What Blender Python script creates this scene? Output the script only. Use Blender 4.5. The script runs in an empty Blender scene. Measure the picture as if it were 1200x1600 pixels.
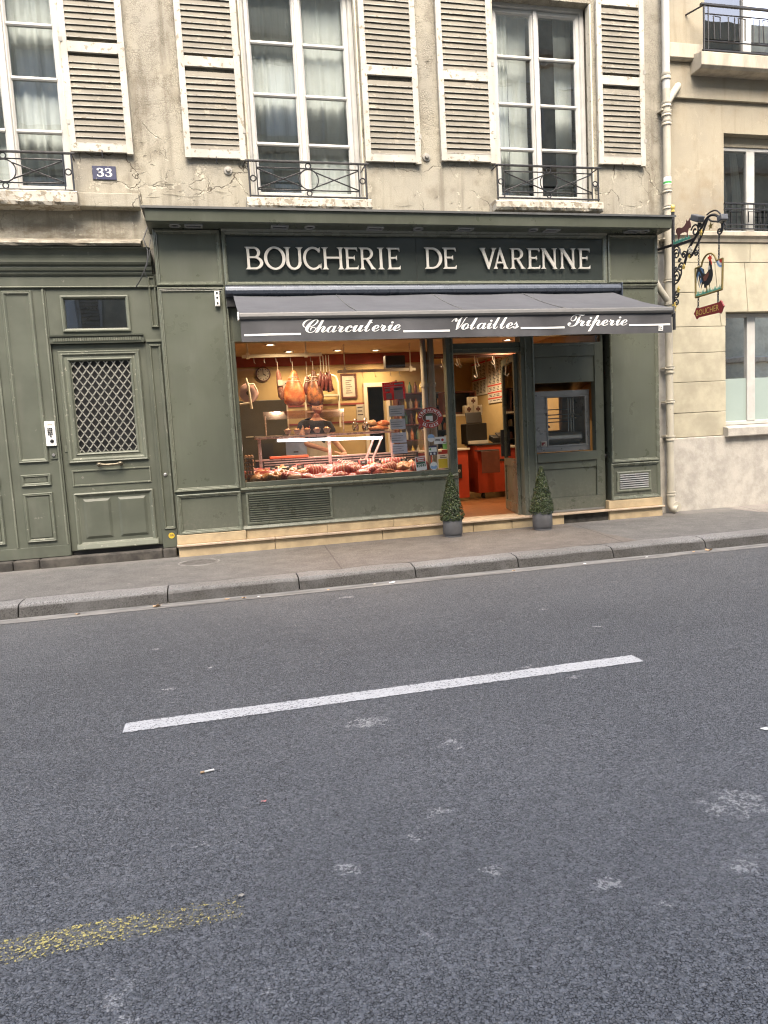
import bpy, bmesh, math, random
from mathutils import Vector, Matrix, noise as mnoise

random.seed(7)
S = bpy.context.scene
COL = S.collection
R = math.radians

# ------------------------------------------------------------------ camera
cam_d = bpy.data.cameras.new('camera')
cam = bpy.data.objects.new('camera', cam_d)
COL.objects.link(cam)
cam_d.sensor_fit = 'VERTICAL'
cam_d.sensor_height = 36.0
cam_d.sensor_width = 27.0
cam_d.lens = 36.0 * 1110.0 / 1600.0
cam_d.clip_start = 0.05
cam_d.clip_end = 400.0
VX = Vector((4880.0, -381.0, 1110.0))
VD = Vector(((381 * 10700 - 1110.0 ** 2) / 4880.0, 10700.0, 1110.0))
ax = VX.normalized()
az = -VD.normalized()
ay = az.cross(ax)
cam.matrix_world = Matrix((
    (ax[0], -ax[1], -ax[2], 0.0),
    (ay[0], -ay[1], -ay[2], -9.05),
    (az[0], -az[1], -az[2], 1.32),
    (0, 0, 0, 1)))
S.camera = cam
S.render.resolution_x = 768
S.render.resolution_y = 1024

# ------------------------------------------------------------------ world + sun
SUN_EL, SUN_AZ = 54.0, 184.0      # azimuth clockwise from +Y: behind the camera, a little to the left
W = bpy.data.worlds.new('World')
S.world = W
W.use_nodes = True
wt = W.node_tree
bg = wt.nodes['Background']
sky = wt.nodes.new('ShaderNodeTexSky')
sky.sky_type = 'NISHITA'
sky.sun_disc = False
sky.sun_elevation = R(SUN_EL)
sky.sun_rotation = R(SUN_AZ)
sky.air_density = 1.0
sky.dust_density = 5.0
sky.ozone_density = 1.0
wt.links.new(sky.outputs[0], bg.inputs[0])
bg.inputs[1].default_value = 0.15

sun_d = bpy.data.lights.new('sun', 'SUN')
sun_d.energy = 1.9
sun_d.angle = R(55)
sun_d.color = (1.0, 0.89, 0.74)
sun = bpy.data.objects.new('sun', sun_d)
COL.objects.link(sun)
e, a = R(SUN_EL), R(SUN_AZ)
sdir = Vector((math.cos(e) * math.sin(a), math.cos(e) * math.cos(a), math.sin(e)))
sun.rotation_euler = sdir.to_track_quat('Z', 'Y').to_euler()
sun.location = (0, -6, 20)

S.view_settings.view_transform = 'Standard'
S.view_settings.look = 'None'
S.view_settings.gamma = 1.0
S.view_settings.use_curve_mapping = False
S.view_settings.exposure = 1.92
S.cycles.pixel_filter_type = 'BLACKMAN_HARRIS'
S.cycles.filter_width = 1.15
S.render.engine = 'CYCLES'
S.cycles.max_bounces = 7
S.cycles.diffuse_bounces = 4
S.cycles.glossy_bounces = 4
S.cycles.transparent_max_bounces = 16
S.cycles.caustics_reflective = False
S.cycles.caustics_refractive = False
S.cycles.sample_clamp_indirect = 6.0
try:
    S.cycles.use_denoising = True
    S.cycles.denoiser = 'OPENIMAGEDENOISE'
    S.cycles.denoising_input_passes = 'RGB_ALBEDO_NORMAL'
except Exception:
    pass

# ------------------------------------------------------------------ node helpers
class NG:
    def __init__(self, name):
        self.m = bpy.data.materials.new(name)
        self.m.use_nodes = True
        self.t = self.m.node_tree
        self.t.nodes.clear()
        self.out = self.n('ShaderNodeOutputMaterial')
        self._pos = None

    def n(self, typ, ins=None, **kw):
        nd = self.t.nodes.new(typ)
        for k, v in kw.items():
            setattr(nd, k, v)
        if ins:
            for k, v in ins.items():
                self.set(nd.inputs[k], v)
        return nd

    def set(self, sock, v):
        if hasattr(v, 'is_output'):
            self.t.links.new(v, sock)
        else:
            if sock.type == 'RGBA' and len(v) == 3:
                v = (v[0], v[1], v[2], 1.0)
            sock.default_value = v

    @property
    def pos(self):
        if self._pos is None:
            self._pos = self.n('ShaderNodeNewGeometry').outputs['Position']
        return self._pos

    def xyz(self):
        s = self.n('ShaderNodeSeparateXYZ', {0: self.pos})
        return s.outputs[0], s.outputs[1], s.outputs[2]

    def vmul(self, v, c):
        return self.n('ShaderNodeVectorMath', {0: v, 1: c}, operation='MULTIPLY').outputs[0]

    def vadd(self, v, c):
        return self.n('ShaderNodeVectorMath', {0: v, 1: c}, operation='ADD').outputs[0]

    def noise(self, scale, detail=4.0, rough=0.55, vec=None, color=False):
        nd = self.n('ShaderNodeTexNoise', {'Vector': vec if vec is not None else self.pos, 'Scale': scale, 'Detail': detail, 'Roughness': rough})
        return nd.outputs['Color' if color else 0]

    def vor(self, scale, feature='F1', out='Distance', vec=None, rand=1.0):
        nd = self.n('ShaderNodeTexVoronoi', {'Vector': vec if vec is not None else self.pos, 'Scale': scale, 'Randomness': rand}, feature=feature)
        return nd.outputs[out]

    def math(self, op, a, b=0.0, clamp=False):
        return self.n('ShaderNodeMath', {0: a, 1: b}, operation=op, use_clamp=clamp).outputs[0]

    def ramp(self, v, lo, hi, a=0.0, b=1.0):
        return self.n('ShaderNodeMapRange', {'Value': v, 'From Min': lo, 'From Max': hi, 'To Min': a, 'To Max': b}, interpolation_type='SMOOTHSTEP').outputs[0]

    def mix(self, f, a, b, mode='MIX'):
        nd = self.n('ShaderNodeMix', data_type='RGBA', blend_type=mode)
        self.set(nd.inputs[0], f)
        self.set(nd.inputs[6], a)
        self.set(nd.inputs[7], b)
        return nd.outputs[2]

    def bump(self, h, strength=0.3, dist=0.01, normal=None):
        ins = {'Height': h, 'Strength': strength, 'Distance': dist}
        if normal is not None:
            ins['Normal'] = normal
        return self.n('ShaderNodeBump', ins).outputs[0]

    def bsdf(self, col, rough=0.6, metal=0.0, normal=None, spec=0.5, **kw):
        ins = {'Base Color': col, 'Roughness': rough, 'Metallic': metal, 'Specular IOR Level': spec}
        if normal is not None:
            ins['Normal'] = normal
        ins.update(kw)
        return self.n('ShaderNodeBsdfPrincipled', ins).outputs[0]

    def done(self, sh):
        self.t.links.new(sh, self.out.inputs[0])
        return self.m


def c3(c, k=1.0):
    return (c[0] * k, c[1] * k, c[2] * k)


def mk(name, col, rough=0.55, metal=0.0, var=0.12, vs=4.0, bump=0.0, bs=80.0, spec=0.5, stretch=None, **kw):
    g = NG(name)
    vec = g.vmul(g.pos, stretch) if stretch else None
    f = g.noise(vs, 5, 0.6, vec=vec)
    f = g.ramp(f, 0.3, 0.7)
    c = g.mix(f, c3(col, 1 - var), c3(col, 1 + var))
    nrm = None
    if bump:
        nrm = g.bump(g.noise(bs, 3, vec=vec), bump, 0.004)
    rr = g.ramp(g.noise(vs * 2.3, 3), 0.3, 0.7, max(0.02, rough - 0.07), rough + 0.07)
    return g.done(g.bsdf(c, rr, metal, nrm, spec, **kw))


def worn(name, col, under, amt=0.62, sc=18.0, rough=0.6, var=0.12, bump=0.25, streak=True):
    """paint that has flaked in irregular patches"""
    g = NG(name)
    f = g.ramp(g.noise(3.0, 5), 0.3, 0.7)
    c = g.mix(f, c3(col, 1 - var), c3(col, 1 + var * 0.7))
    n = g.noise(sc, 6, 0.65)
    fl = g.ramp(n, amt, amt + 0.03)
    c = g.mix(fl, c, under)
    d = g.ramp(g.noise(2.2, 4, vec=g.vmul(g.pos, (3.0, 3.0, 0.7))), 0.5, 0.8, 0.0, 0.35)
    c = g.mix(d, c, c3(under, 0.9))
    h = g.math('ADD', g.math('MULTIPLY', fl, -0.5), g.math('MULTIPLY', n, 0.5))
    return g.done(g.bsdf(c, rough, 0, g.bump(h, bump, 0.006), 0.3))


def painted(name, col, rough, **kw):
    """brushed oil paint: faint vertical brush marks, chips, street dust that settled low down"""
    g = NG(name)
    x, y, z = g.xyz()
    br = g.noise(30.0, 4, 0.7, vec=g.vmul(g.pos, (1.0, 1.0, 0.06)))
    c = g.mix(g.ramp(g.noise(1.3, 5, 0.6), 0.3, 0.7), c3(col, 0.90), c3(col, 1.09))
    c = g.mix(g.ramp(br, 0.35, 0.7, 0, 0.22), c, c3(col, 0.78))
    fade = g.ramp(g.noise(1.8, 6, 0.65, vec=g.vmul(g.pos, (1.6, 1.6, 0.5))), 0.52, 0.75, 0, 0.35)
    c = g.mix(fade, c, (0.165, 0.172, 0.145))
    dust = g.math('MULTIPLY', g.ramp(g.math('ADD', z, g.math('MULTIPLY', g.noise(5, 4), 0.5)), 0.35, 1.15, 1.0, 0.0), g.ramp(g.noise(24, 5, 0.75), 0.45, 0.7, 0.1, 0.6))
    c = g.mix(dust, c, (0.20, 0.185, 0.155))
    chip = g.ramp(g.noise(16.0, 6, 0.75), 0.715, 0.73)
    c = g.mix(g.math('MULTIPLY', chip, 0.8), c, (0.27, 0.26, 0.22))
    rr = g.ramp(g.noise(3.0, 5, 0.65), 0.3, 0.7, rough - 0.08, rough + 0.16)
    return g.done(g.bsdf(c, rr, 0, g.bump(br, 0.10, 0.004), 0.5))


def emit(name, col, s):
    g = NG(name)
    return g.done(g.n('ShaderNodeEmission', {0: col, 1: s}).outputs[0])


def glass(name, tint=(0.9, 0.93, 0.92), refl=1.6, base=0.03, rough=0.0):
    g = NG(name)
    fr = g.n('ShaderNodeFresnel', {0: 1.5}).outputs[0]
    f = g.math('ADD', g.math('MULTIPLY', fr, refl), base, True)
    tr = g.n('ShaderNodeBsdfTransparent', {0: tint}).outputs[0]
    wob = g.bump(g.noise(1.7, 2), 0.06, 0.02)
    gl = g.n('ShaderNodeBsdfGlossy', {'Color': (1, 1, 1, 1), 'Roughness': rough, 'Normal': wob}).outputs[0]
    mx = g.n('ShaderNodeMixShader', {0: f, 1: tr, 2: gl}).outputs[0]
    return g.done(mx)


M = {}


def sheer(name, col):
    """thin paper: part of the light passes through"""
    g = NG(name)
    c = g.mix(g.ramp(g.noise(8, 3), 0.3, 0.7), c3(col, 0.92), c3(col, 1.05))
    a_ = g.n('ShaderNodeBsdfDiffuse', {0: c}).outputs[0]
    b_ = g.n('ShaderNodeBsdfTranslucent', {0: c}).outputs[0]
    return g.done(g.n('ShaderNodeMixShader', {0: 0.45, 1: a_, 2: b_}).outputs[0])

# --- walls
def wall_mat(name, base, grey, dark, zc0, zc1, crack_amt, verm):
    g = NG(name)
    x, y, z = g.xyz()
    big = g.ramp(g.noise(0.9, 6, 0.6), 0.35, 0.68)
    c = g.mix(big, base, grey)
    blot = g.ramp(g.noise(2.6, 7, 0.65, vec=g.vadd(g.pos, (7.0, 3.0, 1.0))), 0.5, 0.72)
    c = g.mix(g.math('MULTIPLY', blot, 0.6), c, c3(dark, 2.0))
    streak = g.ramp(g.noise(2.0, 5, 0.6, vec=g.vmul(g.pos, (4.0, 4.0, 0.35))), 0.52, 0.75, 0, 0.5)
    c = g.mix(streak, c, c3(dark, 1.5))
    warp = g.vadd(g.pos, g.vmul(g.noise(2.2, 4, color=True), (0.55, 0.55, 0.55)))
    ed = g.vor(1.7, 'DISTANCE_TO_EDGE', 'Distance', vec=warp)
    cw = g.ramp(g.noise(4.0, 4, 0.7), 0.35, 0.7, 0.003, 0.026)
    cr = g.n('ShaderNodeMapRange', {'Value': ed, 'From Min': 0.001, 'From Max': cw, 'To Min': 1.0, 'To Max': 0.0}).outputs[0]
    zm = g.ramp(z, zc0, zc1, 1.0, 0.12)
    ed2 = g.vor(4.2, 'DISTANCE_TO_EDGE', 'Distance', vec=g.vadd(warp, (5.0, 1.0, 2.0)))
    cr2 = g.math('MULTIPLY', g.ramp(ed2, 0.006, 0.022, 1.0, 0.0), g.ramp(g.noise(1.6, 3, vec=g.vadd(g.pos, (8.0, 0, 2.0))), 0.50, 0.56))
    cr = g.math('MAXIMUM', cr, g.math('MULTIPLY', cr2, 0.45))
    am = g.ramp(g.noise(1.1, 3, vec=g.vadd(g.pos, (3.0, 0, 5.0))), 0.46, 0.54)
    crm = g.math('MULTIPLY', g.math('MULTIPLY', cr, am), g.math('MULTIPLY', zm, crack_amt))
    # flaked patches along the cracks
    pn = g.noise(5.0, 6, 0.7, vec=g.vadd(g.pos, (1.0, 0, 9.0)))
    near = g.ramp(ed, 0.0, 0.12, 1.0, 0.0)
    pat = g.math('MULTIPLY', g.ramp(g.math('ADD', pn, g.math('MULTIPLY', near, 0.12)), 0.66, 0.685), g.math('MULTIPLY', zm, crack_amt))
    c = g.mix(pat, c, c3(base, 1.25))
    c = g.mix(crm, c, dark)
    # vermiculated relief of the render
    w2 = g.vadd(g.pos, g.vmul(g.noise(9.0, 2, color=True), (0.08, 0.08, 0.08)))
    vm = g.ramp(g.vor(42.0, 'DISTANCE_TO_EDGE', 'Distance', vec=w2), 0.0, 0.16)
    um = g.math('MULTIPLY', g.math('MULTIPLY', g.ramp(z, zc0 - 0.6, zc1, 0.12, 1.0), g.ramp(g.noise(7.0, 4, 0.7), 0.40, 0.58, 0.15, 1.0)), verm)
    pit = g.math('MULTIPLY', g.math('SUBTRACT', 1.0, vm), um)
    c = g.mix(g.math('MULTIPLY', pit, 0.45), c, c3(dark, 1.3))
    if verm:
        grime = g.math('MULTIPLY', g.math('MULTIPLY', g.ramp(z, 3.95, 4.17, 1.0, 0.15), g.ramp(x, -0.74, -0.66, 1.0, 0.0)), g.ramp(g.noise(3.0, 6, 0.7, vec=g.vmul(g.pos, (1.0, 1.0, 2.0))), 0.38, 0.62))
        c = g.mix(g.math('MULTIPLY', grime, 0.75), c, c3(dark, 1.6))
        drip = g.math('MULTIPLY', g.ramp(z, 4.10, 4.85, 1.0, 0.0), g.ramp(g.noise(2.4, 5, 0.65, vec=g.vmul(g.pos, (5.0, 5.0, 0.25))), 0.52, 0.66))
        c = g.mix(g.math('MULTIPLY', drip, 0.4), c, c3(dark, 2.2))
    fine = g.noise(70.0, 5, 0.6)
    c = g.mix(g.ramp(fine, 0.3, 0.75, 0.0, 0.25), c, c3(dark, 2.0))
    h = g.math('SUBTRACT', g.math('MULTIPLY', fine, 0.35), g.math('ADD', g.math('MULTIPLY', crm, 0.9), g.math('ADD', g.math('MULTIPLY', pat, 0.5), g.math('MULTIPLY', pit, 0.5))))
    return g.done(g.bsdf(c, 0.88, 0, g.bump(h, 0.55, 0.012), 0.2))

M['wall'] = wall_mat('old_render', (0.365, 0.343, 0.275), (0.285, 0.270, 0.226), (0.070, 0.059, 0.043), 5.05, 5.5, 1.0, 1.0)
M['wall_r'] = wall_mat('neighbour_render', (0.345, 0.312, 0.236), (0.27, 0.248, 0.198), (0.13, 0.105, 0.07), 5.0, 6.5, 0.35, 0.0)
M['block'] = mk('cream_stone_block', (0.385, 0.352, 0.258), 0.85, var=0.16, vs=3.0, bump=0.35, bs=35)
M['base_r'] = mk('pale_roughcast', (0.385, 0.362, 0.318), 0.9, var=0.16, vs=6.0, bump=0.9, bs=45)
M['string'] = mk('string_course_stone', (0.38, 0.34, 0.27), 0.85, var=0.2, vs=3.0, bump=0.35, bs=40, stretch=(2.0, 2.0, 0.6))
M['strip'] = mk('grey_plaster_strip', (0.34, 0.325, 0.29), 0.9, var=0.25, vs=3.0, bump=0.4, bs=40)
M['sill'] = worn('flaking_sill_paint', (0.42, 0.395, 0.335), (0.26, 0.225, 0.17), 0.52, 14, 0.85, 0.15, 0.8)
M['flake'] = mk('curling_paint', (0.60, 0.56, 0.46), 0.8, var=0.15, vs=20)
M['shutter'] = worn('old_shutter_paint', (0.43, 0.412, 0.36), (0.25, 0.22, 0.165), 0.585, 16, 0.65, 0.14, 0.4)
M['slat'] = worn('weathered_shaded_slat_face', (0.175, 0.160, 0.128), (0.25, 0.225, 0.175), 0.60, 9, 0.75, 0.14, 0.25)  # weathering, plus the shade of the slat undersides painted into the face colour
M['winframe'] = mk('white_window_paint', (0.45, 0.445, 0.415), 0.4, var=0.08, vs=5)
M['lining'] = worn('window_lining_paint', (0.56, 0.52, 0.42), (0.30, 0.26, 0.19), 0.6, 20, 0.7)
M['curtain'] = mk('sheer_curtain', (0.74, 0.75, 0.72), 0.9, var=0.05, vs=3)
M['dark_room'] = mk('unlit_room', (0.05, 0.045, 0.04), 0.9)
M['iron'] = mk('black_iron', (0.018, 0.018, 0.02), 0.42, var=0.3, vs=20, bump=0.2, bs=120)
M['pane'] = glass('window_pane', (0.80, 0.84, 0.83), 2.6, 0.10)
M['shopglass'] = glass('shop_window_pane', (0.97, 0.97, 0.96), 1.3, 0.012)
M['frost'] = mk('frosted_film', (0.30, 0.365, 0.335), 0.35, var=0.04, vs=2)
M['zinc'] = mk('dark_zinc', (0.05, 0.052, 0.05), 0.5, var=0.2)
# --- shop paint
M['green'] = painted('olive_grey_paint', (0.095, 0.104, 0.078), 0.32)
M['green_m'] = mk('olive_grey_moulding_highlight_paint', (0.142, 0.152, 0.116), 0.26, var=0.06, vs=3)  # panel paint made lighter: gloss highlights of the mouldings put into the colour
M['green_old'] = worn('old_green_paint', (0.090, 0.098, 0.076), (0.155, 0.155, 0.127), 0.66, 9, 0.42, 0.12, 0.12)
M['green_old_m'] = worn('old_green_moulding_paint', (0.124, 0.134, 0.103), (0.25, 0.245, 0.20), 0.62, 22, 0.45, 0.12, 0.15)
M['signglass'] = mk('dark_sign_glass', (0.033, 0.040, 0.037), 0.06, var=0.1, vs=1.0, spec=0.6)
M['letter'] = mk('brushed_champagne_metal', (0.55, 0.53, 0.48), 0.42, 0.2, var=0.05, vs=6)
M['black'] = mk('matt_black', (0.012, 0.012, 0.012), 0.5, var=0.1)
M['recess'] = mk('dark_recess', (0.03, 0.033, 0.026), 0.7)
M['plinth'] = mk('beige_limestone', (0.42, 0.325, 0.195), 0.6, var=0.16, vs=5.0, bump=0.15, bs=50)
M['nosing'] = mk('pink_limestone_nosing', (0.46, 0.36, 0.26), 0.5, var=0.10, vs=7.0, bump=0.1, bs=50)
M['oldstep'] = mk('worn_granite_step', (0.050, 0.045, 0.038), 0.85, var=0.55, vs=5, bump=0.5, bs=40)
M['fabric'] = mk('slate_awning_cloth', (0.078, 0.081, 0.090), 0.75, var=0.08, vs=2, bump=0.12, bs=300, spec=0.3)
M['valance'] = mk('slate_valance_cloth', (0.085, 0.085, 0.089), 0.8, var=0.2, vs=1.6, bump=0.12, bs=300, spec=0.2)
M['bar'] = mk('grey_awning_bar', (0.15, 0.148, 0.142), 0.4, 0.2, var=0.05)
M['cassette'] = mk('blue_grey_awning_case', (0.075, 0.088, 0.112), 0.3, 0.3, var=0.05)
M['white'] = mk('white_print', (0.80, 0.80, 0.78), 0.6, var=0.03)
M['offwhite'] = mk('white_plastic', (0.70, 0.70, 0.67), 0.4, var=0.04)
M['steel'] = mk('brushed_steel', (0.27, 0.265, 0.255), 0.33, 0.5, var=0.12, vs=3, stretch=(1, 1, 8))
M['chrome'] = mk('polished_steel', (0.62, 0.61, 0.58), 0.18, 0.7, var=0.05)
M['pipe'] = worn('cream_pipe_paint', (0.43, 0.40, 0.325), (0.26, 0.22, 0.165), 0.64, 14, 0.5, 0.1, 0.2)
M['lattice'] = mk('grey_cast_lattice', (0.23, 0.23, 0.20), 0.5, 0.2, var=0.2, vs=20)
M['bronze'] = mk('worn_bronze', (0.16, 0.14, 0.10), 0.35, 0.7, var=0.3, vs=20)
M['leafgreen'] = mk('green_tape', (0.05, 0.33, 0.06), 0.5)
M['steelgrey'] = mk('grey_vent_metal', (0.34, 0.34, 0.33), 0.45, 0.3, var=0.1)
M['shelfglass'] = glass('counter_shelf_glass', (0.92, 0.86, 0.84), 1.2, 0.03)
M['pinkglass'] = glass('pinkish_guard_glass', (0.88, 0.74, 0.72), 1.5, 0.10, 0.1)
M['bagglass'] = glass('cellophane', (0.9, 0.88, 0.85), 1.5, 0.12, 0.1)
M['slicerpink'] = mk('pale_pink_enamel', (0.62, 0.40, 0.36), 0.4)
M['cabinet'] = mk('dark_olive_cabinet', (0.045, 0.037, 0.02), 0.5)
M['oven_back'] = mk('scorched_oven_steel', (0.15, 0.09, 0.055), 0.35, 0.3, var=0.3)
M['tubgreen'] = mk('green_tub_plastic', (0.06, 0.22, 0.07), 0.5)
M['wicker'] = mk('golden_wicker', (0.50, 0.27, 0.08), 0.6, var=0.3, vs=30)
M['stickred'] = mk('brick_red_sticker', (0.40, 0.05, 0.035), 0.5)
M['posterred'] = sheer('bright_red_poster', (0.62, 0.04, 0.03))
M['leafdark'] = mk('dark_green_print', (0.05, 0.12, 0.07), 0.6)
M['cover'] = mk('cast_cover_grey', (0.11, 0.105, 0.10), 0.7, 0.2, var=0.2, vs=10, bump=0.3, bs=60)
M['deadleaf'] = mk('dead_leaf_tan', (0.42, 0.28, 0.16), 0.8, var=0.25, vs=30)
M['gravelstone'] = mk('pale_pebble', (0.38, 0.35, 0.30), 0.8)
M['pinkscrap'] = mk('pink_scrap', (0.60, 0.26, 0.24), 0.7)
# --- sign colours
M['gold'] = mk('yellow_gold_paint', (0.62, 0.46, 0.13), 0.4, 0.3, var=0.1)
M['bull'] = mk('brown_red_paint', (0.105, 0.045, 0.04), 0.6, var=0.15)
M['teal'] = mk('teal_paint', (0.06, 0.23, 0.17), 0.6, var=0.25, vs=30)
M['red'] = mk('red_paint', (0.50, 0.045, 0.025), 0.5, var=0.1)
M['deepred'] = mk('dark_red_paint', (0.20, 0.022, 0.025), 0.5, var=0.1)
M['blue'] = mk('steel_blue_paint', (0.07, 0.14, 0.24), 0.5, var=0.2)
M['flagblue'] = mk('pale_blue_paint', (0.22, 0.36, 0.55), 0.5)
M['brown'] = mk('brown_paint', (0.13, 0.05, 0.035), 0.5)
M['olive'] = mk('old_gold_frame_paint', (0.20, 0.15, 0.05), 0.45, 0.3)
M['lamp'] = mk('lamp_housing_grey', (0.07, 0.075, 0.085), 0.45)
M['enamel'] = worn('worn_navy_enamel', (0.045, 0.05, 0.10), (0.20, 0.19, 0.18), 0.62, 40, 0.4, 0.2, 0.1)
M['yellow'] = mk('yellow_sticker', (0.62, 0.42, 0.03), 0.5)
# --- interior
M['in_wall'] = mk('ochre_shop_wall', (0.44, 0.32, 0.145), 0.8, var=0.05)
M['in_ceil'] = mk('cream_ceiling', (0.55, 0.42, 0.27), 0.8, var=0.03)
M['in_band'] = mk('brick_red_band', (0.25, 0.045, 0.03), 0.7)
M['cream'] = mk('cream_enamel', (0.66, 0.60, 0.46), 0.4, var=0.05)
M['counter_red'] = mk('red_counter_front', (0.38, 0.05, 0.022), 0.35, var=0.10)
M['darkwood'] = mk('dark_red_wood', (0.10, 0.03, 0.018), 0.5, var=0.2)
M['case_m'] = mk('pinkish_case_metal', (0.52, 0.40, 0.36), 0.3, 0.4, var=0.05)
M['case_dark'] = mk('dark_case_lining', (0.03, 0.028, 0.028), 0.5)
M['paper'] = sheer('paper', (0.74, 0.70, 0.60))
M['bluepaper'] = sheer('bluish_rectangle_mat', (0.55, 0.63, 0.76))
M['ink'] = mk('dark_ink', (0.06, 0.05, 0.05), 0.8)
M['orange_pl'] = mk('orange_plastic', (0.62, 0.12, 0.05), 0.45)
M['steel_dark'] = mk('dark_metal', (0.07, 0.07, 0.07), 0.4, 0.5)
M['skin'] = mk('skin', (0.50, 0.27, 0.18), 0.5, var=0.06)
M['hair'] = mk('dark_hair', (0.02, 0.015, 0.01), 0.6)
M['shirt'] = mk('black_cotton', (0.018, 0.016, 0.018), 0.85)
M['apron'] = mk('cream_apron', (0.62, 0.53, 0.40), 0.85, var=0.08, vs=10)
M['pot'] = mk('grey_pot', (0.085, 0.086, 0.09), 0.55, var=0.12, vs=9)
M['soil'] = mk('dark_soil', (0.03, 0.022, 0.016), 0.95, bump=0.8, bs=60)
M['bark'] = mk('box_bark', (0.09, 0.065, 0.045), 0.9)
M['egg'] = mk('brown_egg', (0.55, 0.30, 0.16), 0.5, var=0.15, vs=20)
M['tray'] = mk('paper_pulp_tray', (0.38, 0.30, 0.22), 0.9)


def meat_mat(name, lean, fat, sc, lo, hi, rough=0.35):
    g = NG(name)
    w = g.vadd(g.pos, g.vmul(g.noise(14, 3, color=True), (0.05, 0.05, 0.05)))
    n = g.noise(sc, 5, 0.65, vec=w)
    c = g.mix(g.ramp(n, lo, hi), lean, fat)
    c = g.mix(g.ramp(g.noise(7, 3), 0.35, 0.7, 0, 0.4), c, c3(lean, 0.6))
    return g.done(g.bsdf(c, rough, 0, g.bump(n, 0.3, 0.004), 0.5))

M['meat_pink'] = meat_mat('pink_meat', (0.42, 0.085, 0.07), (0.58, 0.30, 0.24), 22, 0.56, 0.68)
M['meat_red'] = meat_mat('red_meat', (0.30, 0.035, 0.03), (0.58, 0.30, 0.24), 30, 0.56, 0.66)
M['meat_dark'] = meat_mat('dark_meat', (0.12, 0.025, 0.02), (0.30, 0.10, 0.07), 22, 0.5, 0.7)
M['fat'] = meat_mat('pale_fat', (0.52, 0.29, 0.21), (0.60, 0.42, 0.32), 20, 0.4, 0.6)
M['poultry'] = meat_mat('poultry_skin', (0.46, 0.21, 0.09), (0.58, 0.36, 0.20), 18, 0.4, 0.65)
M['sausage'] = meat_mat('sausage_orange', (0.50, 0.16, 0.06), (0.62, 0.30, 0.14), 40, 0.45, 0.6)
M['ham'] = meat_mat('cured_ham_rind', (0.44, 0.10, 0.03), (0.62, 0.26, 0.10), 13, 0.42, 0.62, 0.4)
M['ham2'] = meat_mat('dark_ham_rind', (0.10, 0.035, 0.015), (0.46, 0.17, 0.055), 6, 0.47, 0.62, 0.4)
M['salami'] = meat_mat('salami_skin', (0.20, 0.075, 0.05), (0.42, 0.30, 0.22), 30, 0.5, 0.65, 0.6)


def leaf_mat():
    g = NG('box_leaf')
    rnd = g.n('ShaderNodeNewGeometry').outputs['Random Per Island']
    c = g.mix(rnd, (0.012, 0.024, 0.008), (0.056, 0.078, 0.024))
    c = g.mix(g.ramp(rnd, 0.93, 1.0, 0, 0.8), c, (0.13, 0.13, 0.045))
    return g.done(g.bsdf(c, 0.42, 0, None, 0.4))

M['leaf'] = leaf_mat()

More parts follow.
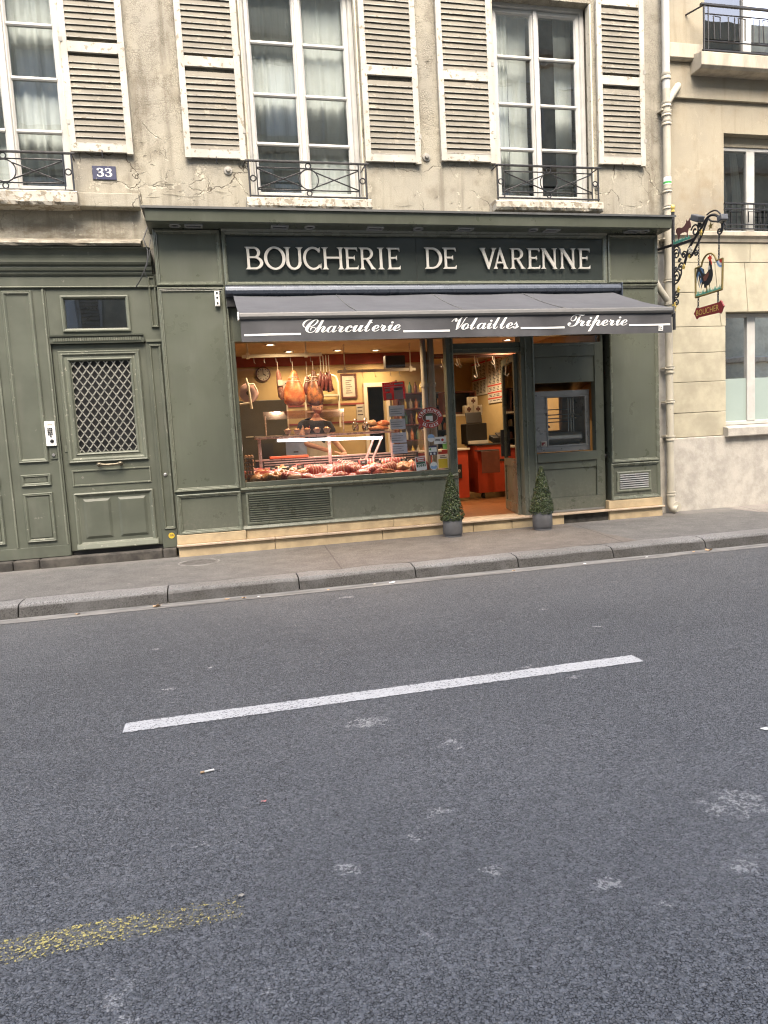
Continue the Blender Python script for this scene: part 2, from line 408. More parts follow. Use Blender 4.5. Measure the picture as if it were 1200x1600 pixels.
# --- ground
def asphalt():
    g = NG('road_asphalt')
    x, y, z = g.xyz()
    big = g.ramp(g.noise(0.35, 5, 0.6), 0.35, 0.65)
    c = g.mix(big, (0.124, 0.129, 0.137), (0.148, 0.153, 0.161))
    med = g.ramp(g.noise(2.4, 6, 0.7, vec=g.vmul(g.pos, (0.5, 1.0, 1.0))), 0.35, 0.7)
    lane = g.ramp(g.math('ADD', y, g.math('MULTIPLY', g.noise(0.7, 3), 1.2)), -6.9, -3.2, 1.36, 1.0)   # painted light: asphalt made paler towards the camera to offset the facing house's shade
    c = g.mix(0.22, c, g.mix(med, (0.108, 0.113, 0.121), (0.170, 0.176, 0.185)))
    wv = g.vadd(g.pos, g.vmul(g.noise(40.0, 2, color=True), (0.010, 0.010, 0.0)))
    v = g.n('ShaderNodeTexVoronoi', {'Vector': wv, 'Scale': 112.0}, feature='F1')
    d, vc = v.outputs['Distance'], v.outputs['Color']
    sep = g.n('ShaderNodeSeparateColor', {0: vc}).outputs[0]
    v2 = g.n('ShaderNodeTexVoronoi', {'Vector': g.pos, 'Scale': 260.0}, feature='F1')
    sep2 = g.n('ShaderNodeSeparateColor', {0: v2.outputs['Color']}).outputs[0]
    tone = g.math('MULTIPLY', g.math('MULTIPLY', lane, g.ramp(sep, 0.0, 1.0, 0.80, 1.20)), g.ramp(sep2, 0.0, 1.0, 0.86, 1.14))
    cc = g.n('ShaderNodeVectorMath', {0: c}, operation='SCALE')
    g.set(cc.inputs['Scale'], tone)
    c = cc.outputs[0]
    # open joints between the stones, some filled some not
    edge = g.vor(112.0, 'DISTANCE_TO_EDGE', 'Distance', vec=wv)
    hole = g.math('MULTIPLY', g.ramp(edge, 0.03, 0.14, 1.0, 0.0), g.ramp(g.noise(95.0, 3, 0.8), 0.47, 0.56))
    c = g.mix(g.math('MULTIPLY', hole, 0.75), c, (0.012, 0.012, 0.014))
    lite = g.math('MAXIMUM', g.ramp(sep2, 0.965, 0.985, 0.0, 0.65), g.math('MULTIPLY', g.ramp(sep, 0.965, 0.985), 0.45))
    c = g.mix(lite, c, (0.30, 0.30, 0.30))
    # chalky scuffs with a shape of their own
    spots = [(0.64, -5.57, 0.15, 0.95), (0.98, -5.95, 0.10, 0.8), (0.97, -6.12, 0.10, 0.5), (0.60, -6.68, 0.07, 0.85), (1.81, -6.83, 0.20, 0.9), (1.59, -7.16, 0.10, 0.95),
             (-0.87, -6.24, 0.12, 0.6), (-0.51, -6.14, 0.14, 0.6), (-0.39, -7.15, 0.16, 0.7), (1.06, -2.63, 0.09, 0.95), (-0.62, -5.45, 0.08, 0.6), (3.6, -3.6, 0.13, 0.5),
             (0.25, -5.0, 0.05, 0.5), (2.3, -5.9, 0.12, 0.4), (1.1, -6.4, 0.3, 0.4), (0.5, -7.2, 0.2, 0.5), (-1.6, -4.9, 0.35, 0.45), (1.75, -6.45, 0.2, 0.5), (0.05, -7.3, 0.15, 0.6), (1.3, -7.3, 0.14, 0.55), (0.95, -6.9, 0.1, 0.5)]
    acc = None
    warp = g.vadd(g.pos, g.vmul(g.noise(11.0, 5, 0.7, color=True), (0.16, 0.16, 0.0)))
    rs_ = random.Random(21)
    spots = [(a_, b_, r_, s_ * (0.96 if r_ > 0.11 else 0.9)) for (a_, b_, r_, s_) in spots]
    spots += [(rs_.uniform(-1.0, 2.6), rs_.uniform(-7.4, -3.4), rs_.uniform(0.03, 0.06), 1.0) for _ in range(16)]
    for (sx, sy, r, s) in spots:
        dv = g.n('ShaderNodeVectorMath', {0: g.vmul(warp, (0.6, 1.0, 0.0)), 1: ((sx + 0.08) * 0.6, sy + 0.08, 0.0)}, operation='DISTANCE').outputs['Value']
        m = g.ramp(dv, 0.0, r * 1.15, s * 1.05, 0.0)
        acc = m if acc is None else g.math('MAXIMUM', acc, m)
    grain = g.ramp(g.math('ADD', g.noise(15.0, 9, 0.82), g.math('MULTIPLY', acc, 0.42)), 0.76, 0.90)
    c = g.mix(g.math('MULTIPLY', g.math('MULTIPLY', grain, g.ramp(acc, 0.02, 0.25)), g.ramp(g.math('ADD', g.math('MULTIPLY', g.noise(120.0, 3, 0.8), 0.7), g.math('MULTIPLY', sep, 0.3)), 0.42, 0.56, 0.08, 0.85)), c, (0.52, 0.515, 0.51))
    # thin pale smears dragged along the street
    sm = g.math('MULTIPLY', g.ramp(g.noise(4.0, 7, 0.75, vec=g.vmul(g.pos, (0.4, 1.5, 1.0))), 0.56, 0.74, 0, 0.6), g.ramp(g.noise(110.0, 3, 0.8), 0.42, 0.6, 0.1, 1.0))
    c = g.mix(sm, c, (0.26, 0.26, 0.265))
    dust = g.math('MULTIPLY', g.ramp(y, -2.75, -2.3, 0.0, 0.35), g.noise(30, 4))
    c = g.mix(dust, c, (0.17, 0.165, 0.15))
    h = g.math('SUBTRACT', g.math('MULTIPLY', d, -0.9), g.math('ADD', g.math('MULTIPLY', hole, 0.9), g.math('MULTIPLY', v2.outputs['Distance'], 0.25)))
    return g.done(g.bsdf(c, 0.80, 0, g.bump(h, 1.0, 0.012), 0.3))

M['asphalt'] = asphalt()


def pavement():
    g = NG('pavement_asphalt')
    x, y, z = g.xyz()
    nz = g.math('MULTIPLY', g.noise(1.5, 3), 0.25)
    xx = g.math('ADD', x, nz)
    brown = g.math('MULTIPLY', g.ramp(xx, 0.0, 1.5), g.ramp(xx, 4.72, 4.76, 1.0, 0.0))
    c = g.mix(brown, (0.100, 0.099, 0.097), (0.104, 0.091, 0.081))
    far = g.ramp(xx, 7.5, 7.55)
    c = g.mix(far, c, (0.24, 0.215, 0.19))
    f = g.noise(4.0, 6, 0.65)
    c = g.mix(0.3, c, g.mix(g.ramp(f, 0.35, 0.65), (0.078, 0.072, 0.066), (0.165, 0.154, 0.143)))
    v = g.n('ShaderNodeTexVoronoi', {'Vector': g.pos, 'Scale': 150.0}, feature='F1')
    sep = g.n('ShaderNodeSeparateColor', {0: v.outputs['Color']}).outputs[0]
    cc = g.n('ShaderNodeVectorMath', {0: c}, operation='SCALE')
    g.set(cc.inputs['Scale'], g.ramp(sep, 0, 1, 0.72, 1.28))
    c = cc.outputs[0]
    gum = g.math('MULTIPLY', g.ramp(g.vor(2.6, 'F1', 'Distance'), 0.035, 0.05, 1.0, 0.0), 0.5)
    c = g.mix(gum, c, (0.05, 0.047, 0.044))
    st = g.ramp(g.noise(7.0, 5, 0.7, vec=g.vmul(g.pos, (1, 1.6, 1))), 0.64, 0.70, 0, 0.6)
    c = g.mix(st, c, (0.30, 0.28, 0.25))
    seam = None
    for (x0, k) in ((1.24, 0.043), (4.74, 0.176), (7.6, 0.30)):
        ln = g.math('ABSOLUTE', g.math('SUBTRACT', g.math('ADD', x, g.math('MULTIPLY', g.noise(6, 2), 0.02)), g.math('ADD', x0 + 0.01, g.math('MULTIPLY', y, k))))
        s = g.ramp(ln, 0.004, 0.012, 1.0, 0.0)
        seam = s if seam is None else g.math('MAXIMUM', seam, s)
    c = g.mix(g.math('MULTIPLY', seam, 0.7), c, (0.05, 0.045, 0.04))
    wet = g.math('MULTIPLY', g.ramp(g.n('ShaderNodeVectorMath', {0: g.vadd(g.pos, g.vmul(g.noise(5, 3, color=True), (0.3, 0.3, 0))), 1: (6.4, 0.15, 0.0)}, operation='DISTANCE').outputs['Value'], 0.12, 0.42, 1.0, 0.0), 0.75)
    c = g.mix(wet, c, (0.045, 0.042, 0.04))
    wl = g.math('MULTIPLY', g.ramp(y, -0.35, 0.0, 0.0, 0.5), g.noise(12, 4))
    c = g.mix(wl, c, (0.26, 0.24, 0.21))
    return g.done(g.bsdf(c, 0.85, 0, g.bump(v.outputs['Distance'], 0.35, 0.006), 0.3))

M['pavement'] = pavement()


def granite(name, top, face):
    g = NG(name)
    x, y, z = g.xyz()
    up = g.n('ShaderNodeSeparateXYZ', {0: g.n('ShaderNodeNewGeometry').outputs['Normal']}).outputs[2]
    nz = g.noise(9, 5, 0.65)
    dirt = g.ramp(g.math('ADD', z, g.math('MULTIPLY', nz, 0.04)), -0.02, 0.022, 1.0, 0.0)   # road grime splashed up the stone
    c = g.mix(g.math('MULTIPLY', dirt, 0.85), top, face)
    c = g.mix(g.ramp(g.noise(0.9, 3, vec=g.vmul(g.pos, (1.0, 0.2, 0.2))), 0.4, 0.62, 0, 0.35), c, c3(face, 1.3))
    sp = g.noise(75, 4, 0.8)
    c = g.mix(g.ramp(sp, 0.46, 0.60, 0, 0.75), c, c3(face, 0.45))
    c = g.mix(g.ramp(g.noise(95, 3, 0.8, vec=g.vadd(g.pos, (4.0, 2.0, 1.0))), 0.58, 0.70, 0, 0.5), c, c3(top, 0.95))
    c = g.mix(g.ramp(g.noise(2.5, 5), 0.45, 0.7, 0, 0.4), c, c3(top, 0.75))
    return g.done(g.bsdf(c, 0.75, 0, g.bump(g.math('ADD', sp, nz), 0.5, 0.006), 0.35))

M['kerb'] = granite('kerb_granite', (0.205, 0.204, 0.202), (0.050, 0.046, 0.040))
M['gutter'] = mk('gutter_cement', (0.15, 0.146, 0.138), 0.9, var=0.38, vs=5, bump=0.4, bs=60, stretch=(0.6, 4, 1))


def line_paint(name, col, thr0, thr1, sc, yc, hw, rag):
    g = NG(name)
    n = g.noise(sc, 5, 0.7)
    n2 = g.noise(3.0, 3)
    n = g.math('ADD', n, g.math('MULTIPLY', g.math('SUBTRACT', n2, 0.5), 0.16))
    f = g.ramp(n, thr0, thr1)
    c = g.mix(g.ramp(g.noise(16, 4, vec=g.vmul(g.pos, (1, 6, 1))), 0.3, 0.7), c3(col, 0.82), c3(col, 1.05))
    b = g.bsdf(c, 0.7, 0, g.bump(g.noise(120, 3), 0.4, 0.004), 0.3)
    tr = g.n('ShaderNodeBsdfTransparent').outputs[0]
    x, y, z = g.xyz()
    inn = g.math('SUBTRACT', hw, g.math('ABSOLUTE', g.math('SUBTRACT', y, yc)))
    rg = g.math('MULTIPLY', g.math('SUBTRACT', g.noise(42.0, 5, 0.75), 0.5), rag)
    f = g.math('MULTIPLY', f, g.ramp(g.math('ADD', inn, rg), -0.001, 0.008))
    return g.done(g.n('ShaderNodeMixShader', {0: f, 1: tr, 2: b}).outputs[0])

M['whiteline'] = line_paint('white_road_paint', (0.45, 0.455, 0.46), 0.33, 0.47, 90, -5.195, 0.070, 0.05)
M['yellowline'] = line_paint('worn_yellow_road_paint', (0.55, 0.47, 0.17), 0.535, 0.60, 108, -6.872, 0.062, 0.16)


def floor_mat():
    g = NG('brown_tiled_floor')
    x, y, z = g.xyz()
    b = g.n('ShaderNodeTexBrick', {'Vector': g.vmul(g.pos, (3.0, 3.0, 1)), 'Color1': (0.34, 0.15, 0.06, 1), 'Color2': (0.27, 0.11, 0.045, 1), 'Mortar': (0.12, 0.06, 0.03, 1), 'Scale': 1.0, 'Mortar Size': 0.012})
    c = g.mix(g.ramp(g.noise(6, 4), 0.3, 0.7, 0, 0.4), b.outputs[0], (0.20, 0.085, 0.035))
    return g.done(g.bsdf(c, 0.3, 0, None, 0.4))

M['floor'] = floor_mat()


# ------------------------------------------------------------------ mesh helpers
def wl(o):
    v = Vector((0, 0, 0))
    while o is not None:
        v = v + o.location
        o = o.parent
    return v


def link(name, data, parent=None, loc=None):
    o = bpy.data.objects.new(name, data)
    COL.objects.link(o)
    if parent is not None:
        o.parent = parent
    if loc is not None:
        o.location = Vector(loc) - (wl(parent) if parent is not None else Vector((0, 0, 0)))
    return o


def tag(o, label=None, cat=None, group=None, kind=None):
    if label: o['label'] = label
    if cat: o['category'] = cat
    if group: o['group'] = group
    if kind: o['kind'] = kind
    return o


def thing(name, label, cat, loc=(0, 0, 0), group=None):
    return tag(link(name, None, None, loc), label, cat, group)


class MB:
    def __init__(self):
        self.v, self.f = [], []

    def add(self, vs, fs):
        b = len(self.v)
        self.v += [tuple(p) for p in vs]
        self.f += [tuple(i + b for i in q) for q in fs]
        return self

    def box(self, x0, x1, y0, y1, z0, z1):
        vs = [(x, y, z) for x in (x0, x1) for y in (y0, y1) for z in (z0, z1)]
        return self.add(vs, [(0, 1, 3, 2), (4, 6, 7, 5), (0, 4, 5, 1), (2, 3, 7, 6), (0, 2, 6, 4), (1, 5, 7, 3)])

    def obox(self, c, sx, sy, sz, rot):
        vs = [Vector(c) + rot @ Vector((x * sx / 2, y * sy / 2, z * sz / 2)) for x in (-1, 1) for y in (-1, 1) for z in (-1, 1)]
        return self.add(vs, [(0, 1, 3, 2), (4, 6, 7, 5), (0, 4, 5, 1), (2, 3, 7, 6), (0, 2, 6, 4), (1, 5, 7, 3)])

    def prism(self, pts, fa, fb):
        """2-D outline; fa and fb map (u, v) to the two faces"""
        n = len(pts)
        vs = [fa(*p) for p in pts] + [fb(*p) for p in pts]
        fs = [tuple(range(n)), tuple(range(2 * n - 1, n - 1, -1))]
        fs += [(i, (i + 1) % n, n + (i + 1) % n, n + i) for i in range(n)]
        return self.add(vs, fs)

    def prism_y(self, pts, y0, y1):
        return self.prism(pts, lambda u, v: (u, y0, v), lambda u, v: (u, y1, v))

    def prism_x(self, pts, x0, x1):
        """outline in (y, z), swept along x"""
        return self.prism(pts, lambda u, v: (x0, u, v), lambda u, v: (x1, u, v))

    def ring(self, x0, x1, z0, z1, prof, closed=False):
        """mitred rectangular moulding: prof is a list of (inset, y)"""
        vs, fs = [], []
        for (i, y) in prof:
            vs += [(x0 + i, y, z0 + i), (x1 - i, y, z0 + i), (x1 - i, y, z1 - i), (x0 + i, y, z1 - i)]
        n = len(prof)
        for k in range(n if closed else n - 1):
            a, b = 4 * k, 4 * ((k + 1) % n)
            for j in range(4):
                fs.append((a + j, a + (j + 1) % 4, b + (j + 1) % 4, b + j))
        return self.add(vs, fs)

    def rect(self, x0, x1, z0, z1, y):
        return self.add([(x0, y, z0), (x1, y, z0), (x1, y, z1), (x0, y, z1)], [(0, 1, 2, 3)])

    def tube(self, pts, r, n=8, closed=False, cap=True):
        pts = [Vector(p) for p in pts]
        m = len(pts)
        rs = r if isinstance(r, (list, tuple)) else [r] * m
        prev = None
        vs, fs = [], []
        for i, p in enumerate(pts):
            if closed:
                t = pts[(i + 1) % m] - pts[i - 1]
            else:
                t = pts[min(i + 1, m - 1)] - pts[max(i - 1, 0)]
            t.normalize()
            if prev is None:
                u = t.orthogonal().normalized()
            else:
                u = prev - t * prev.dot(t)
                u = u.normalized() if u.length > 1e-6 else t.orthogonal().normalized()
            prev = u
            w = t.cross(u)
            for k in range(n):
                a = 2 * math.pi * k / n
                vs.append(p + (u * math.cos(a) + w * math.sin(a)) * rs[i])
        for i in range(m if closed else m - 1):
            j = (i + 1) % m
            for k in range(n):
                k2 = (k + 1) % n
                fs.append((i * n + k, i * n + k2, j * n + k2, j * n + k))
        if cap and not closed:
            fs.append(tuple(range(n - 1, -1, -1)))
            fs.append(tuple((m - 1) * n + k for k in range(n)))
        return self.add(vs, fs)

    def flatbar(self, pts, w, fn, t):
        """flat strip in a plane: pts in (u, v), width w, thickness t along fn's normal (fn(u, v, d))"""
        L, Rr = [], []
        m = len(pts)
        for i in range(m):
            a, b = pts[max(i - 1, 0)], pts[min(i + 1, m - 1)]
            dx, dy = b[0] - a[0], b[1] - a[1]
            l = math.hypot(dx, dy) or 1
            ww = w[i] if isinstance(w, (list, tuple)) else w
            nx, ny = -dy / l * ww / 2, dx / l * ww / 2
            L.append((pts[i][0] + nx, pts[i][1] + ny))
            Rr.append((pts[i][0] - nx, pts[i][1] - ny))
        vs, fs = [], []
        for i in range(m):
            vs += [fn(L[i][0], L[i][1], 0), fn(Rr[i][0], Rr[i][1], 0), fn(Rr[i][0], Rr[i][1], t), fn(L[i][0], L[i][1], t)]
        for i in range(m - 1):
            for k in range(4):
                k2 = (k + 1) % 4
                fs.append((i * 4 + k, i * 4 + k2, (i + 1) * 4 + k2, (i + 1) * 4 + k))
        fs += [(0, 1, 2, 3), ((m - 1) * 4 + 3, (m - 1) * 4 + 2, (m - 1) * 4 + 1, (m - 1) * 4)]
        return self.add(vs, fs)

    def lathe(self, prof, c, n=24, axis='z', cap=True):
        vs, fs = [], []
        for (r, h) in prof:
            for k in range(n):
                a = 2 * math.pi * k / n
                if axis == 'z':
                    vs.append((c[0] + r * math.cos(a), c[1] + r * math.sin(a), c[2] + h))
                elif axis == 'y':
                    vs.append((c[0] + r * math.cos(a), c[1] + h, c[2] + r * math.sin(a)))
                else:
                    vs.append((c[0] + h, c[1] + r * math.cos(a), c[2] + r * math.sin(a)))
        for i in range(len(prof) - 1):
            for k in range(n):
                k2 = (k + 1) % n
                fs.append((i * n + k, i * n + k2, (i + 1) * n + k2, (i + 1) * n + k))
        if cap:
            fs.append(tuple(range(n)))
            fs.append(tuple((len(prof) - 1) * n + k for k in range(n)))
        return self.add(vs, fs)

    def ball(self, c, r, seg=12, rings=8, fn=None):
        if not isinstance(r, (tuple, list)): r = (r, r, r)
        vs, fs = [], []
        for i in range(rings + 1):
            th = math.pi * i / rings
            for k in range(seg):
                ph = 2 * math.pi * k / seg
                d = Vector((math.sin(th) * math.cos(ph), math.sin(th) * math.sin(ph), math.cos(th)))
                s = fn(d) if fn else 1.0
                vs.append((c[0] + d.x * r[0] * s, c[1] + d.y * r[1] * s, c[2] + d.z * r[2] * s))
        for i in range(rings):
            for k in range(seg):
                k2 = (k + 1) % seg
                fs.append((i * seg + k, i * seg + k2, (i + 1) * seg + k2, (i + 1) * seg + k))
        return self.add(vs, fs)

    def xform(self, mat):
        self.v = [tuple(mat @ Vector(p)) for p in self.v]
        return self

    def mesh(self, name, mat, smooth=False, off=None):
        me = bpy.data.meshes.new(name)
        vs = self.v if off is None else [(p[0] - off[0], p[1] - off[1], p[2] - off[2]) for p in self.v]
        me.from_pydata(vs, [], self.f)
        bm = bmesh.new()
        bm.from_mesh(me)
        bmesh.ops.remove_doubles(bm, verts=bm.verts, dist=1e-5)
        bmesh.ops.recalc_face_normals(bm, faces=bm.faces)
        bm.to_mesh(me)
        bm.free()
        if smooth:
            for p in me.polygons: p.use_smooth = True
        me.materials.append(M[mat] if isinstance(mat, str) else mat)
        return me

    def build(self, name, mat, parent=None, smooth=False, bevel=0.0, origin=None):
        """one mesh object; origin is a world point, else the parent's own"""
        off = Vector(origin) if origin is not None else (wl(parent) if parent is not None else None)
        me = self.mesh(name, mat, smooth, off)
        o = link(name, me, parent, origin)
        if bevel:
            b = o.modifiers.new('edge', 'BEVEL')
            b.width = bevel
            b.segments = 2
            b.limit_method = 'ANGLE'
            b.angle_limit = R(40)
        if smooth:
            autosmooth(o, 50)
        return o


def autosmooth(o, ang=40):
    me = o.data
    bm = bmesh.new(); bm.from_mesh(me)
    for ed in bm.edges:
        if len(ed.link_faces) == 2 and ed.calc_face_angle(0) > R(ang): ed.smooth = False
    for f in bm.faces: f.smooth = True
    bm.to_mesh(me); bm.free()
    return o


def text2d(body, spacing=1.0):
    """flat glyph outlines as (verts2d, faces)"""
    cu = bpy.data.curves.new('tmp', 'FONT')
    cu.body = body
    cu.space_character = spacing
    cu.resolution_u = 4
    o = bpy.data.objects.new('tmp', cu)
    COL.objects.link(o)
    bpy.context.view_layer.update()
    me = bpy.data.meshes.new_from_object(o.evaluated_get(bpy.context.evaluated_depsgraph_get()))
    vs = [(p.co.x, p.co.y) for p in me.vertices]
    fs = [tuple(p.vertices) for p in me.polygons]
    bpy.data.objects.remove(o); bpy.data.curves.remove(cu); bpy.data.meshes.remove(me)
    x0, x1 = min(p[0] for p in vs), max(p[0] for p in vs)
    y0, y1 = min(p[1] for p in vs), max(p[1] for p in vs)
    return vs, fs, (x0, x1, y0, y1)


def put_text(mb, body, x0, x1, z0, fn, capfrac=None, h=None, spacing=1.0):
    """fit text between x0 and x1 with baseline z0; h = cap height"""
    vs, fs, (a, b, c, d) = text2d(body, spacing)
    sx = (x1 - x0) / (b - a)
    sy = sx if h is None else h / d
    mb.add([fn(x0 + (p[0] - a) * sx, z0 + p[1] * sy) for p in vs], fs)


def script(s):
    return ''.join(chr(0x1D4D0 + ord(c) - 65) if c.isupper() else chr(0x1D4EA + ord(c) - 97) if c.islower() else c for c in s)


def serif(s):
    o = ''
    for c in s:
        if c.isupper(): o += chr(0x1D400 + ord(c) - 65)
        elif c.isdigit(): o += chr(0x1D7CE + int(c))
        else: o += c
    return o


def wall_holes(mb, x0, x1, z0, z1, y, yb, holes):
    xs = sorted({x0, x1} | {h[0] for h in holes} | {h[1] for h in holes})
    zs = sorted({z0, z1} | {h[2] for h in holes} | {h[3] for h in holes})
    for i in range(len(xs) - 1):
        for j in range(len(zs) - 1):
            cx, cz = (xs[i] + xs[i + 1]) / 2, (zs[j] + zs[j + 1]) / 2
            if any(h[0] < cx < h[1] and h[2] < cz < h[3] for h in holes): continue
            mb.rect(xs[i], xs[i + 1], zs[j], zs[j + 1], y)
    for h in holes:
        a, b, c, d = h
        mb.add([(a, y, c), (a, yb, c), (a, yb, d), (a, y, d)], [(0, 1, 2, 3)])
        mb.add([(b, y, c), (b, yb, c), (b, yb, d), (b, y, d)], [(0, 1, 2, 3)])
        mb.add([(a, y, d), (a, yb, d), (b, yb, d), (b, y, d)], [(0, 1, 2, 3)])
        mb.add([(a, y, c), (a, yb, c), (b, yb, c), (b, y, c)], [(0, 1, 2, 3)])
    mb.add([(x0, y, z0), (x0, yb, z0), (x0, yb, z1), (x0, y, z1)], [(0, 1, 2, 3)])
    mb.add([(x1, y, z0), (x1, yb, z0), (x1, yb, z1), (x1, y, z1)], [(0, 1, 2, 3)])
    mb.add([(x0, y, z1), (x0, yb, z1), (x1, yb, z1), (x1, y, z1)], [(0, 1, 2, 3)])

# ================================================================== GROUND
ZR = -0.13     # road level; the pavement is z = 0
g = MB()
g.add([(-60, -8.25, ZR), (80, -8.25, ZR), (80, -2.23, ZR), (-60, -2.23, ZR)], [(0, 1, 2, 3)])
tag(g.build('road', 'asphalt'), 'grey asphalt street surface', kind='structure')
gt = MB()
gt.add([(-60, -2.30, ZR + 0.004), (80, -2.30, ZR + 0.004), (80, -2.10, ZR + 0.012), (-60, -2.10, ZR + 0.012)], [(0, 1, 2, 3)])
tag(gt.build('gutter', 'gutter'), 'pale cement gutter strip along the kerb', kind='structure')
pv = MB()
nx = 140
for i in range(nx):
    xa, xb = -30 + 70 * i / nx, -30 + 70 * (i + 1) / nx
    pv.add([(xa, -1.84, -0.002), (xb, -1.84, -0.002), (xb, 0.6, 0.0), (xa, 0.6, 0.0)], [(0, 1, 2, 3)])
pave = tag(pv.build('pavement', 'pavement'), 'asphalt pavement in front of the shop', kind='structure')

kx = [-6.9, -5.65, -4.4, -3.12, -1.87, -0.565, 0.682, 1.875, 3.004, 4.119, 5.272, 6.45, 7.65, 8.9, 10.2, 11.4, 12.6]
for i in range(len(kx) - 1):
    k = MB()
    xa, xb = kx[i] + 0.006, kx[i + 1] - 0.006
    n = 8
    prof = [(-1.845, -0.2), (-1.845, -0.001), (-1.95, 0.006), (-2.085, 0.0), (-2.125, -0.028), (-2.150, -0.135), (-2.155, -0.2)]
    vs, fs = [], []
    for q in range(n + 1):
        xx = xa + (xb - xa) * q / n
        for j, (yy, zz) in enumerate(prof):
            jit = 0.011 * mnoise.noise((xx * 3.1, yy * 5, 2.0 + j)) + 0.004 * mnoise.noise((xx * 9, j * 3.0, 7))
            rnd = 0.008 if q in (0, n) and j in (3, 4) else 0.0
            vs.append((xx, yy + jit + rnd, zz + jit * 0.8 - rnd * 0.8))
    m = len(prof)
    for q in range(n):
        for j in range(m - 1):
            fs.append((q * m + j, q * m + j + 1, (q + 1) * m + j + 1, (q + 1) * m + j))
    fs += [tuple(range(m)), tuple(n * m + j for j in range(m))]
    k.add(vs, fs)
    k.build('kerb_stone', 'kerb', pave)
# far (camera side) pavement
fp = MB().box(-60, 80, -13.6, -8.25, -0.3, 0.0)
tag(fp.build('far_pavement', 'pavement'), 'pavement on the near side of the street', kind='structure')
und = MB()
und.add([(-150, -150, -0.32), (150, -150, -0.32), (150, 150, -0.32), (-150, 150, -0.32)], [(0, 1, 2, 3)])
tag(und.build('ground', 'pavement'), 'ground under the street', kind='structure')

# white dash and worn yellow line, painted sheets
wd = MB()
n = 40
for i in range(n):
    def ed(t, s): return 0.004 * mnoise.noise((t * 60, s, 3.3)) + 0.002 * mnoise.noise((t * 200, s, 1))
    t0, t1 = i / n, (i + 1) / n
    X0, X1 = -0.592 + 3.04 * t0, -0.592 + 3.04 * t1
    wd.add([(X0, -5.268 + ed(t0, 0), ZR + 0.004), (X1, -5.268 + ed(t1, 0), ZR + 0.004), (X1, -5.122 + ed(t1, 5), ZR + 0.004), (X0, -5.122 + ed(t0, 5), ZR + 0.004)], [(0, 1, 2, 3)])
tag(wd.build('lane_marking', 'whiteline'), 'white painted lane dash on the asphalt', kind='structure')
yl = MB().add([(-1.4, -6.935, ZR + 0.004), (-0.03, -6.93, ZR + 0.004), (-0.03, -6.815, ZR + 0.004), (-1.4, -6.805, ZR + 0.004)], [(0, 1, 2, 3)])
tag(yl.build('yellow_marking', 'yellowline'), 'worn yellow painted line on the asphalt', kind='structure')

# ================================================================== MAIN BUILDING
YW = 0.20
bld = thing('stone_building', 'old rendered stone building with peeling shutters above the butcher shop', 'building', (0, YW, 0))
HOLES = [(-2.74, -1.40, 4.335, 6.98), (0.635, 2.095, 4.325, 6.98), (3.89, 5.335, 4.355, 6.985)]
wm = MB()
wall_holes(wm, -9.0, 6.49, 3.74, 9.2, YW, YW + 0.45, HOLES)
wm.build('wall', 'wall', bld)
wb = MB()
wb.box(6.165, 6.49, 0.22, 0.6, -0.05, 3.735)
wb.build('wall_strip', 'strip', bld)
wb = MB().box(6.165, 6.50, 0.185, 0.219, -0.02, 1.10)
wb.build('wall_base', 'base_r', bld, bevel=0.006)
# string under the left window and the stone ledge over the carriage entrance
st = MB()
st.box(-9.0, -0.672, 0.06, YW - 0.002, 4.185, 4.345)
o = st.build('string_course', 'wall', bld, bevel=0.012)
lg = MB()
n = 60
vs, fs = [], []
prof = [(0.19, 3.86), (0.05, 3.80), (-0.07, 3.765), (-0.085, 3.735), (-0.06, 3.712), (0.19, 3.705)]
for i in range(n + 1):
    xx = -9.0 + 8.31 * i / n
    for j, (yy, zz) in enumerate(prof):
        jj = 0.022 * mnoise.noise((xx * 4, j, 1.0)) + 0.012 * mnoise.noise((xx * 13, j, 5.0))
        vs.append((xx, yy + (jj if 0 < j < 5 else 0), zz + jj * 0.5))
m = len(prof)
for i in range(n):
    for j in range(m - 1):
        fs.append((i * m + j, i * m + j + 1, (i + 1) * m + j + 1, (i + 1) * m + j))
fs += [tuple(range(m)), tuple(n * m + j for j in range(m))]
lg.add(vs, fs)
lg.build('ledge', 'wall', bld)
# slivers of paint and render curling off the wall
rf = random.Random(5)
FL = [(-0.62, 4.62), (-0.50, 4.72), (-0.42, 4.58), (-0.66, 4.52), (-0.35, 4.42), (-0.22, 4.34), (-0.55, 4.38), (-0.05, 4.32), (0.30, 4.36), (-0.74, 4.44), (-0.30, 4.66), (-0.16, 4.52), (-0.58, 4.82),
      (2.75, 4.44), (3.05, 4.42), (3.25, 4.35), (3.5, 4.3), (5.55, 4.38), (5.85, 4.30), (6.05, 4.42), (6.1, 4.27), (-0.45, 4.88), (-0.6, 4.97), (-0.33, 4.98), (0.45, 4.5), (-0.5, 4.48), (-0.2, 4.42), (2.5, 4.30), (2.3, 4.62), (6.0, 4.9), (2.98, 5.6), (3.0, 6.1), (2.95, 5.2)]
FL += [(-0.28, 4.375, 0.30), (-0.05, 4.36, 0.22), (-0.52, 4.345, 0.18), (-0.36, 4.50, 0.2), (2.62, 4.30, 0.2), (5.9, 4.36, 0.22), (0.28, 4.42, 0.16)]
